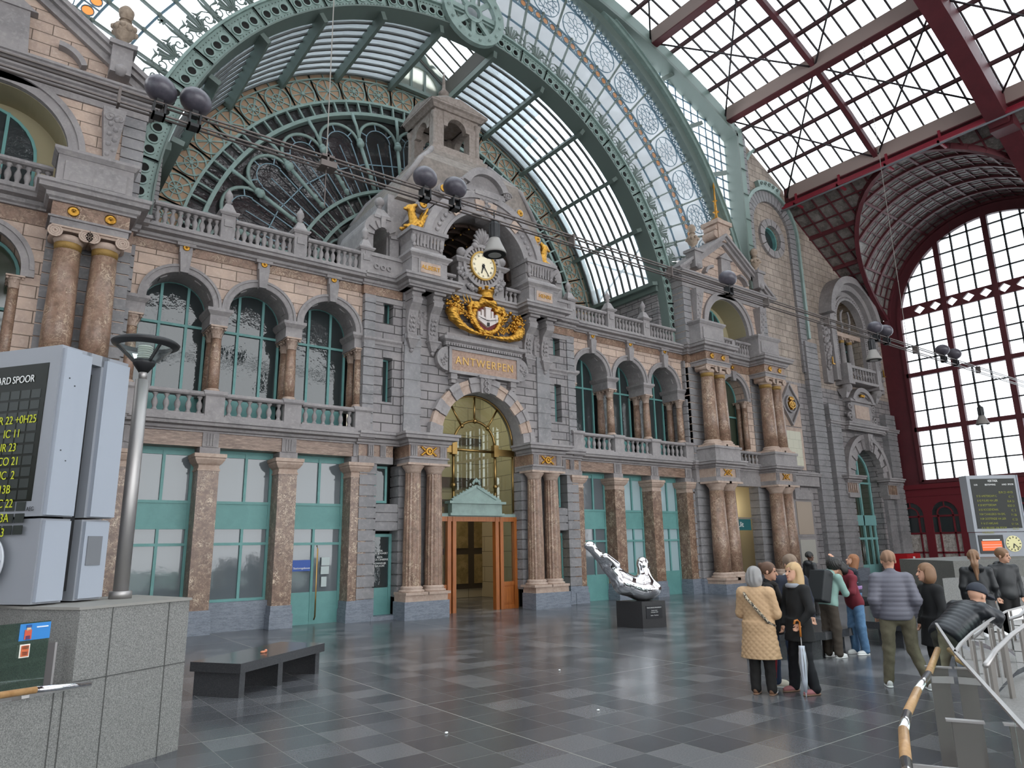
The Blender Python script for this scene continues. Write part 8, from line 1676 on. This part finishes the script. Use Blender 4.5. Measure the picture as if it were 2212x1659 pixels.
# ---------------------------------------------------------------- glass balustrades on the right
GG = mat('balustrade_glass', (.78, .87, .84), .01, trans=.03)
def gline(nm, label, pts, z0, z1, cat='balustrade', capw=.05, post=None, base=None):
    t = thing(nm, label, cat, (pts[0][0], pts[0][1], z0))
    for a, b in zip(pts, pts[1:]):
        dd = Vector((b[0]-a[0], b[1]-a[1])).normalized()*.008
        M().bar((a[0]+dd.x, a[1]+dd.y, (z0+z1)/2), (b[0]-dd.x, b[1]-dd.y, (z0+z1)/2), .018, z1-z0).build('glass_pane', GG, t)
        M().bar((a[0], a[1], z1+.005), (b[0], b[1], z1+.005), .024, .016).build('steel_cap', STEEL, t)
    return t
Lp = [(8.42, 3.69), (6.42, 2.7), (4.3, 1.57), (2.6, .66)]
t = gline('glass_balustrade', 'straight glass balustrade with polished steel edge at the lower right', Lp, .12, 1.1)
ld = Vector((-.894, -.448)); ln = Vector((-.448, .894))
for (px_, py_, ztop) in ((6.72, 2.98, .93), (4.89, 2.06, .93)):
    M().bar((px_-ln.x*.07, py_-ln.y*.07, ztop/2), (px_+ln.x*.07, py_+ln.y*.07, ztop/2), .03, ztop, (0, 0, 1)).build('steel_post', PLATE, t); M().bar((px_-ln.x*.1, py_-ln.y*.1, ztop), (px_+ln.x*.1, py_+ln.y*.1, ztop), .05, .012).build('post_top_plate', STEEL, t)
cpnt = [(6.42, 2.7), (6.95, 2.87), (7.85, 3.12), (9.25, 3.46), (10.4, 3.7), (11.6, 3.82), (12.8, 3.75), (14.0, 3.4), (15.2, 2.7), (16, 1.6), (16.4, .2)]
t = gline('glass_balustrade', 'curved glass balustrade round the stair opening at the right edge', cpnt, .42, 1.1)
for px_, py_ in ((7.8, 2.98), (9.0, 3.28), (10.3, 3.55), (11.6, 3.68), (12.9, 3.6), (14.1, 3.2)): M().box(px_-.05, px_+.05, py_-.012, py_+.012, .33, .9).build('steel_post', PLATE, t)
M().tube([(x, y-.17, .95) for x, y in cpnt[1:]], .024, 10).build('steel_handrail', STEEL, t)
kp = [(x, y-.02) for x, y in cpnt]; kerb = M()
for a, b in zip(kp, kp[1:]):
    d_ = Vector((b[0]-a[0], b[1]-a[1])).normalized(); n_ = Vector((d_.y, -d_.x)); kerb.prismz([(a[0]-n_.x*.05, a[1]-n_.y*.05), (a[0]+n_.x*.5, a[1]+n_.y*.5), (b[0]+n_.x*.5, b[1]+n_.y*.5), (b[0]-n_.x*.05, b[1]-n_.y*.05)], -.2, .34)
tag(kerb.build('stone_kerb', mat('kerb_stone', '#7d7a77', .6, noise=[(60, '#6a6865', .45, .6, None)])), 'curved grey stone kerb carrying the curved glass balustrade', 'kerb')
t = thing('handrail', 'beech and steel handrail with angled joints running beside the straight glass balustrade', 'handrail', (5, 2.4, .95)); hr = [(7.6, 3.35, .95), (6.2, 2.83, .95), (5.5, 2.6, .95), (4.73, 2.32, .95), (4.32, 2.15, .95), (3.74, 1.87, .95), (3.38, 1.69, .95), (2.7, 1.35, .95), (2.0, 1.0, .95)]
for i in (0, 1, 2, 3, 4, 5, 6, 7):
    w_ = i in (0, 2, 4, 6); M().tube([hr[i], hr[i+1]], .028 if w_ else .0285, 12).build('wood_grip' if w_ else 'steel_joint', HWOOD if w_ else mat('polished_steel', '#c9c8c6', .18, 1.0), t)
for p, q in (((6.5, 2.95), (6.6, 2.82)), ((3.95, 1.96), (4.15, 1.58))): M().bar((p[0], p[1], .86), (q[0], q[1], .86), .02, .05).build('bracket', STEEL, t)
t = thing('handrail', 'thick beech handrail inside the straight glass balustrade at the lower right corner', 'handrail', (4.6, 1.6, .85)); M().tube([(4.75, 1.6, .86), (3.3, .75, .72), (2.4, .25, .6)], .03, 12).build('wood_grip', HWOOD, t)
# small litter specks on the floor
for k, (x, y) in enumerate(((6.4, 6.9), (7.9, 9.4), (13.6, 8.9), (4.4, 7.2))):
    tag(M().ball((x, y, .012), .018, 8, (1.3, 1, .6)).build('litter', WHT), 'small white scrap on the dark floor, %s' % ['nearest the camera centre', 'between camera and entrance', 'right of the plinth', 'nearest the granite block'][k], 'litter', 'white scraps on the floor')
# info stand behind the group
t = thing('info_stand', 'white and blue poster stand beside the man in black', 'stand', (13.6, 8.6, 0)); M().box(13.3, 13.75, 8.6, 8.66, .25, 1.35).box(13.35, 13.7, 8.55, 8.7, 0, .25).build('panel', WHT, t); M().box(13.36, 13.5, 8.585, 8.6, .75, 1.25).build('blue_stripe', mat('stand_blue', '#3f8fb5', .5), t)
for o in list(bpy.data.objects):   # tidy builder notes
    for k in ('_o', '_h', '_s'):
        if k in o: del o[k]
